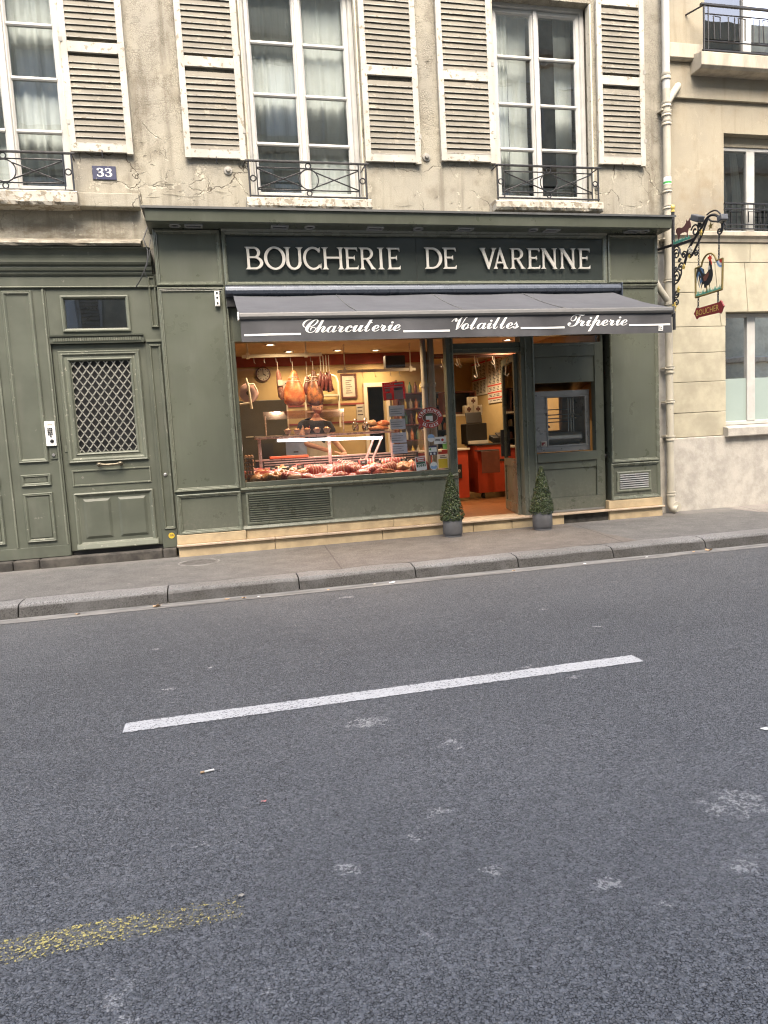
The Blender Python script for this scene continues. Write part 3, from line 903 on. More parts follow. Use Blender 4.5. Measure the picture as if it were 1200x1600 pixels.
for f_ in FL:
    fx, fz = f_[:2]
    L = f_[2] if len(f_) > 2 else rf.uniform(0.03, 0.085)
    ang = rf.uniform(-0.7, 0.7) if len(f_) == 2 else rf.uniform(-0.12, 0.12)
    out = rf.uniform(0.003, 0.009)
    wv = rf.uniform(0.004, 0.009)
    fk = MB()
    n = 7
    vs, fs = [], []
    for i in range(n + 1):
        t = i / n - 0.5
        u = L * t
        cv = rf.uniform(-0.004, 0.004) + 0.02 * min(L, 0.08) / 0.08 * (t * t)
        e_ = 1 - (2 * t) ** 2 * 0.9
        vs.append((fx + u * math.cos(ang) - cv * math.sin(ang), YW - 0.002, fz + u * math.sin(ang) + cv * math.cos(ang)))
        vs.append((fx + u * math.cos(ang) - (cv + wv * e_) * math.sin(ang), YW - 0.002 - out * e_, fz + u * math.sin(ang) + (cv + wv * e_) * math.cos(ang)))
    for i in range(n): fs.append((2 * i, 2 * i + 1, 2 * i + 3, 2 * i + 2))
    fk.add(vs, fs)
    fk.build('render_flake', 'flake', bld)
# wooden/iron bosses and shutter stays
for (fx, fz) in [(0.385, 4.68), (2.93, 4.92), (5.36, 4.62)]:
    b = MB().lathe([(0.055, 0), (0.05, -0.018), (0.03, -0.024), (0.022, -0.05), (0.0, -0.056)], (fx, YW + 0.002, fz), 14, 'y')
    b.build('wall_boss', 'strip', bld, smooth=True)


def window(xl, xr, xc, z0, z1, bars, yf=0.36, rows=4):
    """casement pair: frame mesh with panes and glazing bars as sub-parts"""
    fr = MB()
    # fixed frame
    fr.ring(xl - 0.07, xr + 0.07, z0 - 0.02, z1 + 0.08, [(0, yf + 0.06), (0, yf - 0.02), (0.05, yf - 0.02), (0.062, yf), (0.07, yf + 0.01), (0.07, yf + 0.06)], True)
    wf = fr.build('window', 'winframe', bld, bevel=0)
    for (a, b, s) in ((xl, xc - 0.006, 1), (xc + 0.006, xr, -1)):
        cs = MB()
        cs.ring(a, b, z0 + 0.01, z1, [(0, yf + 0.045), (0, yf - 0.005), (0.04, yf - 0.005), (0.055, yf + 0.012), (0.062, yf + 0.02), (0.062, yf + 0.045)], True)
        cs.box(a + 0.04, b - 0.04, yf + 0.002, yf + 0.04, z0 + 0.05, z0 + 0.145)
        cs.build('casement', 'winframe', wf)
        for zb in bars:
            gb = MB()
            gb.prism_x([(yf + 0.04, zb - 0.022), (yf + 0.008, zb - 0.022), (yf - 0.002, zb - 0.008), (yf - 0.002, zb + 0.008), (yf + 0.008, zb + 0.022), (yf + 0.04, zb + 0.022)], a + 0.055, b - 0.055)
            gb.build('glazing_bar', 'winframe', wf)
        zz = [z0 + 0.145] + sorted(bars) + [z1 - 0.06]
        for i in range(len(zz) - 1):
            tilt = random.uniform(-0.003, 0.003)
            pn = MB().add([(a + 0.06, yf + 0.026, zz[i]), (b - 0.06, yf + 0.026 + tilt, zz[i]), (b - 0.06, yf + 0.026 + tilt * 2, zz[i + 1]), (a + 0.06, yf + 0.026 + tilt, zz[i + 1])], [(0, 1, 2, 3)])
            pn.build('pane', 'pane', wf)
    # meeting bead
    mb_ = MB().box(xc - 0.028, xc + 0.028, yf - 0.03, yf - 0.006, z0 + 0.02, z1)
    mb_.build('meeting_bead', 'winframe', wf, bevel=0.01)
    # weatherboard
    wbd = MB().prism_x([(yf + 0.0, z0 + 0.0), (yf - 0.07, z0 + 0.0), (yf - 0.07, z0 + 0.015), (yf - 0.01, z0 + 0.07)], xl - 0.01, xr + 0.01)
    wbd.build('weather_board', 'winframe', wf)
    # dark room behind: open box facing the glass
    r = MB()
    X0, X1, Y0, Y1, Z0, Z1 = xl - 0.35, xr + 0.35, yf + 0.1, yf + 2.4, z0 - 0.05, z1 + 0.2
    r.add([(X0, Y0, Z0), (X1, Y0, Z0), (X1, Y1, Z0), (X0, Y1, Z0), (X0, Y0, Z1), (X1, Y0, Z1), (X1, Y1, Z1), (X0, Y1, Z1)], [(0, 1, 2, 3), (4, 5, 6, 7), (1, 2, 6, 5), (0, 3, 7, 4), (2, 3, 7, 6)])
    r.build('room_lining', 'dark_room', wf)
    return wf


def curtain(x0, x1, z0, z1, y, label, folds, amp=0.03):
    c = MB()
    n = max(40, int(folds * 18))
    vs, fs = [], []
    ph = random.random() * 6
    for i in range(n + 1):
        t = i / n
        x = x0 + (x1 - x0) * t
        for j in range(7):
            s = j / 6
            a = amp * (0.6 + 0.5 * s)
            q_ = folds * (t + 0.10 * mnoise.noise((t * 3.0, ph, s * 0.5)))
            yy = y + a * (1.1 * mnoise.noise((q_ * 1.6, ph * 3.0, s * 0.35)) + 0.8 * math.sin(2 * math.pi * q_ + ph) * (0.4 + 0.6 * abs(mnoise.noise((q_ * 0.7, 3.3, ph))))) + 0.006 * mnoise.noise((q_ * 9.0, ph, s))
            vs.append((x + 0.01 * math.sin(3 * s + 9 * t), yy, z1 + (z0 - z1) * s))
    for i in range(n):
        for j in range(6):
            fs.append((i * 7 + j, i * 7 + j + 1, (i + 1) * 7 + j + 1, (i + 1) * 7 + j))
    c.add(vs, fs)
    o = c.build('curtain', 'curtain', None, smooth=True, origin=(x0, y, z0))
    tag(o, label, 'curtain', 'sheer curtains in the upstairs windows')


BARS_M = [5.08, 5.67, 6.285]
BARS_R = [5.135, 5.715, 6.32]
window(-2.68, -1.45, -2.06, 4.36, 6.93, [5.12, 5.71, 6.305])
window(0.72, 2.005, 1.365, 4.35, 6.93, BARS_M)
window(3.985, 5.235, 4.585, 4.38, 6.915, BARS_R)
curtain(-2.66, -2.07, 4.40, 6.95, 0.50, 'white pleated curtain behind the left half of the window over the street number', 5)
curtain(-2.05, -1.47, 4.40, 6.95, 0.50, 'white pleated curtain behind the right half of the window over the street number', 5.5)
curtain(0.75, 1.36, 4.39, 6.95, 0.50, 'white pleated curtain in the left casement of the middle upstairs window', 5.5)
curtain(1.38, 1.98, 4.39, 6.95, 0.50, 'white pleated curtain in the right casement of the middle upstairs window', 4.5)
curtain(4.01, 4.24, 4.42, 6.95, 0.50, 'narrow white curtain drawn to the left side of the right upstairs window', 4)
curtain(4.26, 4.55, 4.42, 6.95, 0.58, 'thin beige curtain hanging beside the narrow white one in the right upstairs window', 2, 0.012)
curtain(4.95, 5.22, 4.42, 6.95, 0.56, 'thin curtain at the right edge of the right upstairs window', 2.5, 0.012)

# jamb lining on the reveals (wood strips beside the shutters)
for (a, b, zt) in ((0.637, 0.66, 6.97), (2.07, 2.093, 6.97), (3.892, 3.915, 6.97), (5.31, 5.333, 6.97), (-1.425, -1.402, 6.97)):
    MB().box(a, b, YW - 0.012, YW + 0.10, 4.36, zt).build('jamb_strip', 'lining', bld, bevel=0.004)

# sills
def sill(x0, x1, z0, z1):
    s = MB()
    n = 46
    prof = [(YW + 0.2, z1 + 0.008), (0.0, z1), (-0.028, z1 - 0.02), (-0.032, z0 + 0.03), (-0.012, z0), (YW - 0.01, z0 - 0.005)]
    m = len(prof)
    vs, fs = [], []
    for i in range(n + 1):
        xx = x0 + (x1 - x0) * i / n
        for j, (yy, zz) in enumerate(prof):
            w = 1 if 0 < j < 5 else 0.2
            q = w * (0.014 * mnoise.noise((xx * 7, j * 2.0, z0)) + 0.010 * mnoise.noise((xx * 24, j * 3.0, 4.0)))
            vs.append((xx, yy + q, zz + q * 0.8))
    for i in range(n):
        for j in range(m - 1):
            fs.append((i * m + j, i * m + j + 1, (i + 1) * m + j + 1, (i + 1) * m + j))
    fs += [tuple(range(m)), tuple(n * m + j for j in range(m))]
    s.add(vs, fs)
    s.build('window_sill', 'sill', bld)

sill(-2.80, -1.345, 4.175, 4.335)
sill(0.575, 2.122, 4.18, 4.315)
sill(3.785, 5.335, 4.22, 4.345)

# iron window guards
def guard(x0, x1, z0, z1, y=0.02):
    gfr = MB()
    h = 0.011
    gfr.box(x0 - 0.03, x1 + 0.03, y - 0.018, y + 0.018, z1 - 0.02, z1)
    gfr.box(x0, x1, y - 0.012, y + 0.012, z0, z0 + 0.018)
    rail = gfr.build('window_guard', 'iron', bld, bevel=0.003)
    def bar(a, b, r=0.009):
        MB().tube([a, b], r, 6).build('bar', 'iron', rail)
    ins = 0.105
    for xx in (x0 + 0.012, x1 - 0.012): bar((xx, y, z0 - 0.02), (xx, y, z1 - 0.01), 0.012)
    for xx in (x0 + ins, x1 - ins): bar((xx, y, z0 + 0.01), (xx, y, z1 - 0.01), 0.008)
    za, zb = z0 + 0.085, z1 - 0.085
    bar((x0 + ins, y, za), (x1 - ins, y, za), 0.008)
    bar((x0 + ins, y, zb), (x1 - ins, y, zb), 0.008)
    xc, zc = (x0 + x1) / 2, (z0 + z1) / 2
    rc = (zb - za) / 2 - 0.008
    def ring(cx, cz, r, t=0.008):
        MB().tube([(cx + r * math.cos(2 * math.pi * k / 20), y, cz + r * math.sin(2 * math.pi * k / 20)) for k in range(20)], t, 6, True).build('ring', 'iron', rail, smooth=True)
    ring(xc, zc, rc + 0.0)
    ring(xc, z1 - 0.054, 0.032)
    ring(xc, z0 + 0.05, 0.030)
    ring(x0 + ins / 2 + 0.006, zc - 0.0, 0.033)
    ring(x1 - ins / 2 - 0.006, zc - 0.0, 0.033)
    for s, xe in ((-1, x0 + ins), (1, x1 - ins)):
        xi = xc + s * rc * 0.72
        bar((xe, y, zb - 0.01), (xi, y, zc - rc * 0.72), 0.008)
        bar((xe, y, za + 0.01), (xi, y, zc + rc * 0.72), 0.008)
    for xx in (x0 + 0.012, x1 - 0.012):
        bar((xx, y, z1 - 0.012), (xx, YW + 0.1, z1 - 0.012), 0.009)

guard(-2.83, -1.365, 4.335, 4.765)
guard(0.612, 2.083, 4.325, 4.752)
guard(3.822, 5.303, 4.37, 4.80)

# louvred shutters
PITCH = 0.0685
def make_slat_mesh(w):
    s = MB()
    # outer (street) edge lower, inner edge higher
    n = 10
    rows = []
    for i in range(n + 1):
        x = -w / 2 + w * i / n
        j = 0.0022 * mnoise.noise((x * 23 + w * 50, 1.0, 2.0))
        rows.append([(x, -0.017, -0.037 + j), (x, -0.0185, -0.0265 + j * 0.5), (x, 0.006, 0.041), (x, 0.013, 0.037)])
    for i in range(n):
        s.add(rows[i] + rows[i + 1], [(0, 1, 5, 4), (1, 2, 6, 5), (2, 3, 7, 6), (3, 0, 4, 7)])
    me = s.mesh('slat', 'slat')
    me.materials.append(M['shutter'])
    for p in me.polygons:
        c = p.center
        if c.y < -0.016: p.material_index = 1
    return me

def shutter(x0, x1, z0, zm, yc=0.155, hang=0.0, seed=0):
    rs = random.Random(seed)
    z1 = 7.05
    lw = 0.075
    f = MB()
    for a, b in ((x0, x0 + lw), (x1 - lw, x1)):
        n = 24
        for (yy0, yy1) in ((yc - 0.02, yc + 0.022),):
            f.box(a, b, yy0, yy1, z0 - (0.0 if a == x0 else 0.012), z1)
    fr = f.build('shutter', 'shutter', bld, bevel=0.004)
    for (za, zb) in ((z0 + 0.004, z0 + 0.098), (zm, zm + 0.118), (z1 - 0.1, z1 - 0.002)):
        MB().box(x0 + lw - 0.002, x1 - lw + 0.002, yc - 0.016, yc + 0.018, za, zb).build('shutter_rail', 'shutter', fr, bevel=0.004)
    me = make_slat_mesh(x1 - x0 - 2 * lw + 0.01)
    xc = (x0 + x1) / 2
    z = z0 + 0.098 + 0.035
    while z < z1 - 0.12:
        if not (zm - 0.03 < z < zm + 0.145):
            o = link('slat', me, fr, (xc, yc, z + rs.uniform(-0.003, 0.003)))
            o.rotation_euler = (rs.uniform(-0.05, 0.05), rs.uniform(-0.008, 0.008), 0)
        z += PITCH
    # dark void behind the louvres is the wall itself; stay hook under the shutter
    hk = MB().tube([(xc, yc - 0.01, z0 + 0.03), (xc, yc - 0.03, z0 - 0.01), (xc, yc - 0.025, z0 - 0.05), (xc + 0.012, yc - 0.01, z0 - 0.06)], 0.006, 6)
    hk.build('shutter_hook', 'iron', fr)
    for zz in (z0 + 0.30, z0 + 1.2):
        MB().box(x0 - 0.012 if xc < 0.2 or 2.4 > xc > 1.0 else x1 - 0.02, (x0 + 0.03) if xc < 0.2 or 2.4 > xc > 1.0 else x1 + 0.012, yc - 0.026, yc - 0.019, zz, zz + 0.05).build('hinge', 'strip', fr)

shutter(-1.40, -0.70, 4.825, 5.925, seed=1)
shutter(-0.11, 0.615, 4.80, 5.845, seed=2)
shutter(2.11, 2.845, 4.825, 5.875, seed=3)
shutter(3.12, 3.875, 4.865, 5.875, seed=4)
shutter(5.385, 6.10, 4.895, 5.935, seed=5)

# enamel street number
pl = MB().box(-1.185, -0.92, YW - 0.014, YW - 0.002, 4.535, 4.690)
npl = pl.build('house_number_plate', 'enamel', None, bevel=0.003, origin=(-1.05, YW, 4.61))
tag(npl, 'small dark blue enamel plate reading 33 on the wall', 'number plate')
t = MB()
put_text(t, serif('33'), -1.135, -0.965, 4.567, lambda u, v: (u, YW - 0.0165, v), h=0.098)
t.build('digits', 'offwhite', npl)

# masonry behind the woodwork and the shop band
MB().box(-9.0, -0.556, 0.235, 0.6, -0.05, 3.95).build('wall', 'dark_room', bld)
MB().box(-0.556, 6.16, 0.235, 0.6, 2.96, 3.95).build('wall', 'dark_room', bld)
MB().box(-0.756, -0.556, 0.205, 0.234, 0.0, 3.95).build('wall', 'strip', bld)
# cornice far above (out of the picture, shades nothing in it)
MB().box(-9, 6.49, -0.02, YW + 0.45, 9.2, 9.5).build('eaves', 'string', bld)

# ================================================================== RIGHT-HAND BUILDING
YR = 0.27
nb = thing('neighbour_building', 'cream stone neighbouring building at the right edge with frosted ground floor window', 'building', (7.5, YR, 0))
w = MB()
wall_holes(w, 6.50, 14.0, 4.05, 9.3, YR, YR + 0.4, [(7.455, 8.75, 4.06, 5.435), (7.15, 9.3, 6.56, 8.8)])
w.build('wall', 'wall_r', nb)
MB().box(6.515, 14.0, 0.235, 0.6, -0.05, 1.085).build('wall_base', 'base_r', nb, bevel=0.012)
cz = [1.088, 1.45, 1.898, 2.324, 2.701, 3.193, 3.618, 3.905]
for i in range(len(cz) - 1):
    za, zb = cz[i] + 0.003, cz[i + 1] - 0.003
    def blk(xa, xb):
        MB().box(xa + 0.003, xb - 0.003, YR + random.uniform(-0.004, 0.004), YR + 0.35, za, zb).build('stone_block', 'block', nb, bevel=0.006)
    if zb < 2.9:
        blk(6.505, 7.475)
        blk(8.93, 10.4)
        blk(10.4, 14.0)
MB().box(6.505, 14.0, YR + 0.05, YR + 0.35, 1.088, 1.2).build('wall_core', 'block', nb)
# flat arch over the window: slanted joints
def vous(pts):
    MB().prism_y(pts, YR + random.uniform(-0.003, 0.003), YR + 0.35).build('arch_stone', 'block', nb, bevel=0.006)
vous([(6.505, 2.704), (7.40, 2.704), (7.34, 3.190), (6.505, 3.190)])
vous([(6.505, 3.196), (7.335, 3.196), (7.29, 3.615), (6.505, 3.615)])
vous([(7.48, 2.905), (7.86, 2.905), (7.80, 3.615), (7.297, 3.615), (7.405, 2.704), (7.48, 2.704)])
vous([(7.866, 2.905), (8.30, 2.905), (8.33, 3.615), (7.806, 3.615)])
vous([(8.306, 2.905), (8.93, 2.905), (8.93, 2.704), (9.05, 2.704), (9.2, 3.615), (8.336, 3.615)])
vous([(9.055, 2.704), (14, 2.704), (14, 3.615), (9.206, 3.615)])
for xa, xb in ((6.505, 7.9), (7.9, 9.4), (9.4, 14.0)):
    MB().box(xa + 0.003, xb - 0.003, YR, YR + 0.35, 3.621, 3.90).build('stone_block', 'block', nb, bevel=0.006)
sc_ = MB().prism_x([(YR + 0.3, 3.905), (YR - 0.02, 3.905), (YR - 0.035, 3.95), (YR - 0.07, 3.985), (YR - 0.07, 4.035), (YR - 0.05, 4.047), (YR + 0.3, 4.05)], 6.50, 14.0)
sc_.build('string_course', 'string', nb)
# upper bands and balcony
MB().box(6.50, 14.0, YR - 0.05, YR - 0.002, 5.862, 6.335).build('frieze_band', 'wall_r', nb, bevel=0.006)
MB().prism_x([(YR + 0.0, 6.338), (YR - 0.10, 6.338), (YR - 0.13, 6.36), (YR - 0.13, 6.545), (YR + 0.0, 6.56)], 6.50, 7.05).build('ledge', 'string', nb, bevel=0.006)
bs = MB().prism_x([(YR + 0.0, 6.165), (0.02, 6.165), (-0.02, 6.20), (-0.02, 6.37), (YR + 0.0, 6.45)], 6.88, 9.6)
bs.build('balcony_slab', 'string', nb, bevel=0.008)
rl = MB()
yb = 0.02
rl.box(6.90, 9.5, yb - 0.02, yb + 0.02, 6.985, 7.01)
rl.box(6.93, 9.5, yb - 0.012, yb + 0.012, 6.40, 6.42)
br = rl.build('balcony_railing', 'iron', nb)
def bb(pts, r=0.011, closed=False):
    MB().tube(pts, r, 6, closed).build('bar', 'iron', br)
bb([(6.95, yb, 6.38), (6.95, yb, 7.0)], 0.014)
bb([(7.02, yb, 6.41), (7.02, yb, 7.0)], 0.009)
bb([(6.95, yb, 6.53), (9.5, yb, 6.53)], 0.009)
bb([(6.95, yb, 6.88), (9.5, yb, 6.88)], 0.009)
bb([(6.95, yb, 6.99), (6.85, YR, 6.99)], 0.012)
bb([(6.95, yb, 6.40), (6.85, YR, 6.40)], 0.012)
for k in range(9):
    xx = 7.12 + 0.20 * k
    if k % 2 == 0:
        bb([(xx, yb, 6.56), (xx - 0.02, yb, 6.86), (xx + 0.09, yb, 6.85), (xx + 0.09, yb, 6.57)], 0.009)
    else:
        bb([(xx + 0.02, yb, 6.86), (xx + 0.02, yb, 6.55), (xx + 0.12, yb, 6.55), (xx + 0.12, yb, 6.86)], 0.009)

def side_window(x0, x1, xm, z0, z1, y, frost=None):
    f = MB()
    f.ring(x0, x1, z0, z1, [(0, y + 0.07), (0, y), (0.05, y), (0.06, y + 0.02), (0.06, y + 0.07)], True)
    f.box(xm - 0.07, xm + 0.07, y - 0.006, y + 0.06, z0 + 0.052, z1 - 0.052)
    wf = f.build('window', 'winframe', nb, bevel=0.004)
    for a, b in ((x0 + 0.06, xm - 0.07), (xm + 0.07, x1 - 0.06)):
        MB().rect(a, b, z0 + 0.05, z1 - 0.05, y + 0.03).build('pane', 'pane', wf)
        if frost:
            MB().box(a, b, y + 0.020, y + 0.026, z0 + 0.05, frost).build('frosted_film', 'frost', wf)
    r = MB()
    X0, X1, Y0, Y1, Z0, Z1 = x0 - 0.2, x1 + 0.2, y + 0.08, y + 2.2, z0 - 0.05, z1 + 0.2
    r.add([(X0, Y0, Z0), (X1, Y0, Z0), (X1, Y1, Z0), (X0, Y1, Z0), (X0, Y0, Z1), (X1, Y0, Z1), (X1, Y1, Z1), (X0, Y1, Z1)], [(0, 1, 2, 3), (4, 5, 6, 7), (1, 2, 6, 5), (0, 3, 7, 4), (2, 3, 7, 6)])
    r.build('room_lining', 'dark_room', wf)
    return wf

side_window(7.50, 8.93, 8.02, 1.235, 2.90, YR + 0.13, 1.935)
side_window(7.455, 8.75, 8.02, 4.06, 5.30, YR + 0.14)
MB().box(7.455, 8.75, YR + 0.12, YR + 0.36, 5.30, 5.437).build('lintel', 'wall_r', nb)
side_window(7.15, 9.3, 7.95, 6.56, 8.8, YR + 0.12)
MB().prism_x([(YR + 0.2, 1.06), (YR - 0.10, 1.06), (YR - 0.11, 1.075), (YR - 0.11, 1.19), (YR - 0.09, 1.205), (YR + 0.2, 1.235)], 7.425, 9.0).build('window_sill', 'base_r', nb, bevel=0.005)
for zz in (1.55, 1.83):
    MB().ball((7.505, YR + 0.10, zz), (0.018, 0.02, 0.03), 8, 6).build('film_clip', 'white', nb, smooth=True)
# guard of the upper window
gy = YR - 0.01
gg = MB()
gg.box(7.45, 8.8, gy - 0.015, gy + 0.015, 4.445, 4.465)
gg.box(7.45, 8.8, gy - 0.010, gy + 0.010, 4.09, 4.105)
grd = gg.build('window_guard', 'iron', nb)
for zz in (4.38, 4.16):
    MB().box(7.45, 8.8, gy - 0.007, gy + 0.007, zz - 0.007, zz + 0.007).build('rail', 'iron', grd)
for k in range(14):
    xx = 7.475 + k * 0.095
    MB().tube([(xx, gy, 4.09), (xx, gy, 4.45)], 0.006, 6).build('bar', 'iron', grd)
for k in range(4):
    xx = 7.53 + 0.33 * k
    MB().tube([(xx, gy - 0.008, 4.19), (xx, gy - 0.008, 4.34), (xx + 0.2, gy - 0.008, 4.34), (xx + 0.2, gy - 0.008, 4.19)], 0.007, 6).build('bar', 'iron', grd)
for (a, b, y_, lab, fo) in ((7.52, 7.68, 0.52, 'white curtain gathered at the left of the small upper window beside the pipe', 3), (7.75, 7.93, 0.52, 'white curtain gathered beside the mullion of the small upper window', 3)):
    c = MB(); n = 30
    vs, fs = [], []
    for i in range(n + 1):
        t = i / n
        for j in range(9):
            s = j / 8
            xx = a + (b - a) * (t * (0.55 + 0.45 * s)) + 0.05 * math.sin(s * 2.6)
            vs.append((xx, y_ + 0.02 * math.sin(2 * math.pi * fo * t), 5.3 - 1.2 * s))
    for i in range(n):
        for j in range(8): fs.append((i * 9 + j, i * 9 + j + 1, (i + 1) * 9 + j + 1, (i + 1) * 9 + j))
    c.add(vs, fs)
    tag(c.build('curtain', 'curtain', None, smooth=True, origin=(a, y_, 4.1)), lab, 'curtain', 'curtains of the neighbouring house')

# ================================================================== HOUSES ACROSS THE STREET (seen only in the panes)
fbm = thing('facing_building', 'pale stone house front with shuttered windows across the street, mirrored in the panes', 'building', (2, -13.5, 0))
w = MB()
holes = []
for k in range(8):
    for zf in (1.0, 4.3, 7.6, 10.9):
        holes.append((-8.6 + k * 3.6, -7.3 + k * 3.6, zf, zf + 2.1))
wall_holes(w, -9.5, 22, -0.02, 15.4, -13.5, -13.9, holes)
w.build('wall', 'block', fbm)
for zf in (3.4, 6.9, 10.2, 13.6):
    MB().prism_x([(-13.5, zf), (-13.35, zf + 0.05), (-13.28, zf + 0.2), (-13.5, zf + 0.26)], -9.5, 22).build('string_course', 'string', fbm)
for h in holes:
    wn = MB()
    wn.ring(h[0], h[1], h[2], h[3], [(0, -13.75), (0, -13.70), (0.07, -13.70), (0.07, -13.75)], True)
    wn.box((h[0] + h[1]) / 2 - 0.05, (h[0] + h[1]) / 2 + 0.05, -13.74, -13.69, h[2], h[3])
    wo = wn.build('window', 'winframe', fbm)
    MB().rect(h[0], h[1], h[2], h[3], -13.76).build('pane', 'curtain', wo)
    if h[2] > 3:
        for a in (h[0] - 0.68, h[1] + 0.03):
            sh = MB()
            sh.ring(a, a + 0.65, h[2], h[3], [(0, -13.49), (0, -13.44), (0.07, -13.44), (0.07, -13.49)], True)
            for q in range(18):
                zz = h[2] + 0.1 + q * 0.105
                sh.add([(a + 0.06, -13.48, zz), (a + 0.6, -13.48, zz), (a + 0.6, -13.445, zz + 0.07), (a + 0.06, -13.445, zz + 0.07)], [(0, 1, 2, 3)])
            sh.build('shutter', 'shutter', fbm)

# ================================================================== ENTRANCE WOODWORK (left)
ent = thing('entrance_woodwork', 'panelled grey green wooden entrance front with cornice left of the shop', 'doorway', (-1.6, 0.1, 0.11))
YE = 0.10
MOLD = [(0, YE), (0, YE - 0.012), (0.010, YE - 0.026), (0.018, YE - 0.020), (0.026, YE - 0.022), (0.040, YE - 0.006), (0.046, YE + 0.004)]
def mould(x0, x1, z0, z1, parent, prof=None, mat='green_old_m', y=0.0, name='panel_moulding', k=1.0):
    pr = [(i * k, yy + y) for (i, yy) in (prof or MOLD)]
    o = MB().ring(x0, x1, z0, z1, pr).build(name, mat, parent)
    return o
# left board field
MB().box(-9.0, -1.812, YE, YE + 0.10, 0.115, 3.27).build('panel_board', 'green_old', ent)
# transom board over the door
tb = MB()
wall_holes(tb, -1.810, -0.560, 2.64, 3.27, YE + 0.005, YE + 0.10, [(-1.622, -0.940, 2.79, 3.148)])
tb.build('transom_board', 'green_old', ent)
mould(-1.66, -0.90, 2.765, 3.182, ent, [(0, YE + .005), (0, YE - 0.018), (0.014, YE - 0.022), (0.03, YE - 0.012), (0.042, YE + 0.02)])
MB().rect(-1.63, -0.93, 2.78, 3.16, YE + 0.03).build('transom_pane', 'pane', ent)
MB().box(-1.75, -0.8, YE + 0.25, YE + 0.3, 2.7, 3.3).build('dark_backing', 'dark_room', ent)
MB().box(-1.54 + 0.12, -1.0, YE + 0.20, YE + 0.22, 2.98, 3.02).build('inner_slat', 'strip', ent)
# narrow pilaster right of the door
MB().box(-0.745, -0.562, YE + 0.0, YE + 0.10, 0.345, 2.645).build('narrow_pilaster', 'green_old', ent)
mould(-0.715, -0.573, 0.345, 2.60, ent, k=0.75)
mould(-0.66, -0.575, 2.80, 3.40, ent, k=0.6)
MB().box(-0.735, -0.562, YE - 0.02, YE + 0.004, 2.63, 2.66).build('small_cap', 'green_old_m', ent)
MB().box(-0.745, -0.562, YE - 0.01, YE + 0.10, 0.115, 0.342).build('pilaster_base', 'green_old', ent, bevel=0.004)
stk = MB().lathe([(0.036, 0), (0.036, -0.003)], (-0.636, YE - 0.011, 0.262), 20, 'y').build('yellow_sticker', 'yellow', None, origin=(-0.636, YE - 0.012, 0.262))
tag(stk, 'round yellow sticker on the foot of the narrow green pilaster', 'sticker')
t = MB()
for q in range(5):
    t.rect(-0.658 + 0.01 * q, -0.652 + 0.01 * q, 0.252, 0.268 + 0.006 * (q % 2), YE - 0.0155)
t.rect(-0.66, -0.612, 0.274, 0.278, YE - 0.0155)
t.build('print', 'ink', stk)
# vertical beads
for (xx, za, zb) in ((-1.842, 0.255, 3.262), (-2.395, 0.255, 3.262)):
    MB().box(xx - 0.011, xx + 0.011, YE - 0.016, YE + 0.002, za, zb).build('bead', 'green_old_m', ent, bevel=0.005)
# panels of the fixed leaf, and the ones running out of the picture
for dx in (0.0, -0.56, -1.12):
    mould(-2.288 + dx, -1.958 + dx, 1.256, 3.24, ent, k=1.1)
    mould(-2.284 + dx, -1.953 + dx, 0.978, 1.120, ent)
    mould(-2.283 + dx, -1.955 + dx, 0.31, 0.897, ent)
    MB().box(-2.24 + dx, -2.0 + dx, YE - 0.010, YE - 0.001, 0.36, 0.85).build('raised_panel', 'green_old', ent, bevel=0.008)
    MB().box(-2.24 + dx, -2.0 + dx, YE - 0.010, YE - 0.001, 1.022, 1.078).build('raised_panel', 'green_old', ent, bevel=0.006)
MB().box(-9.0, -1.815, YE - 0.012, YE - 0.001, 0.118, 0.252).build('bottom_rail', 'green_old', ent, bevel=0.004)
# frieze and cornice
MB().box(-9.0, -0.562, YE + 0.0, YE + 0.12, 3.274, 3.43).build('frieze', 'green_old', ent)
MB().prism_x([(YE + .05, 3.268), (YE - 0.020, 3.268), (YE - 0.028, 3.277), (YE - 0.020, 3.288), (YE + .05, 3.288)], -9.0, -0.562).build('frieze_bead', 'green_old_m', ent)
prof = [(YE + 0.1, 3.41), (YE - 0.015, 3.41), (YE - 0.03, 3.43), (YE - 0.03, 3.455), (YE - 0.05, 3.46), (YE - 0.06, 3.485), (YE - 0.06, 3.51), (YE - 0.085, 3.52), (YE - 0.10, 3.545), (YE - 0.10, 3.556), (YE - 0.07, 3.556)]
for k in range(7):
    a = k / 6 * math.pi / 2
    prof.append((YE - 0.07 - 0.075 * (1 - math.cos(a)), 3.558 + 0.13 * math.sin(a)))
prof += [(YE - 0.155, 3.70), (YE + 0.1, 3.70)]
MB().prism_x(prof, -9.0, -0.60).build('cornice', 'green_old', ent)
# dentil transom bar
MB().prism_x([(YE + 0.06, 2.628), (YE - 0.02, 2.628), (YE - 0.025, 2.65), (YE - 0.025, 2.70), (YE - 0.045, 2.708), (YE - 0.05, 2.725), (YE + 0.06, 2.73)], -1.812, -0.762).build('transom_bar', 'green_old', ent)
n = 37
for i in range(n):
    xx = -1.765 + i * (0.96 / (n - 1))
    MB().box(xx - 0.0085, xx + 0.0085, YE - 0.036, YE - 0.024, 2.655, 2.692).build('dentil', 'green_old_m', ent)
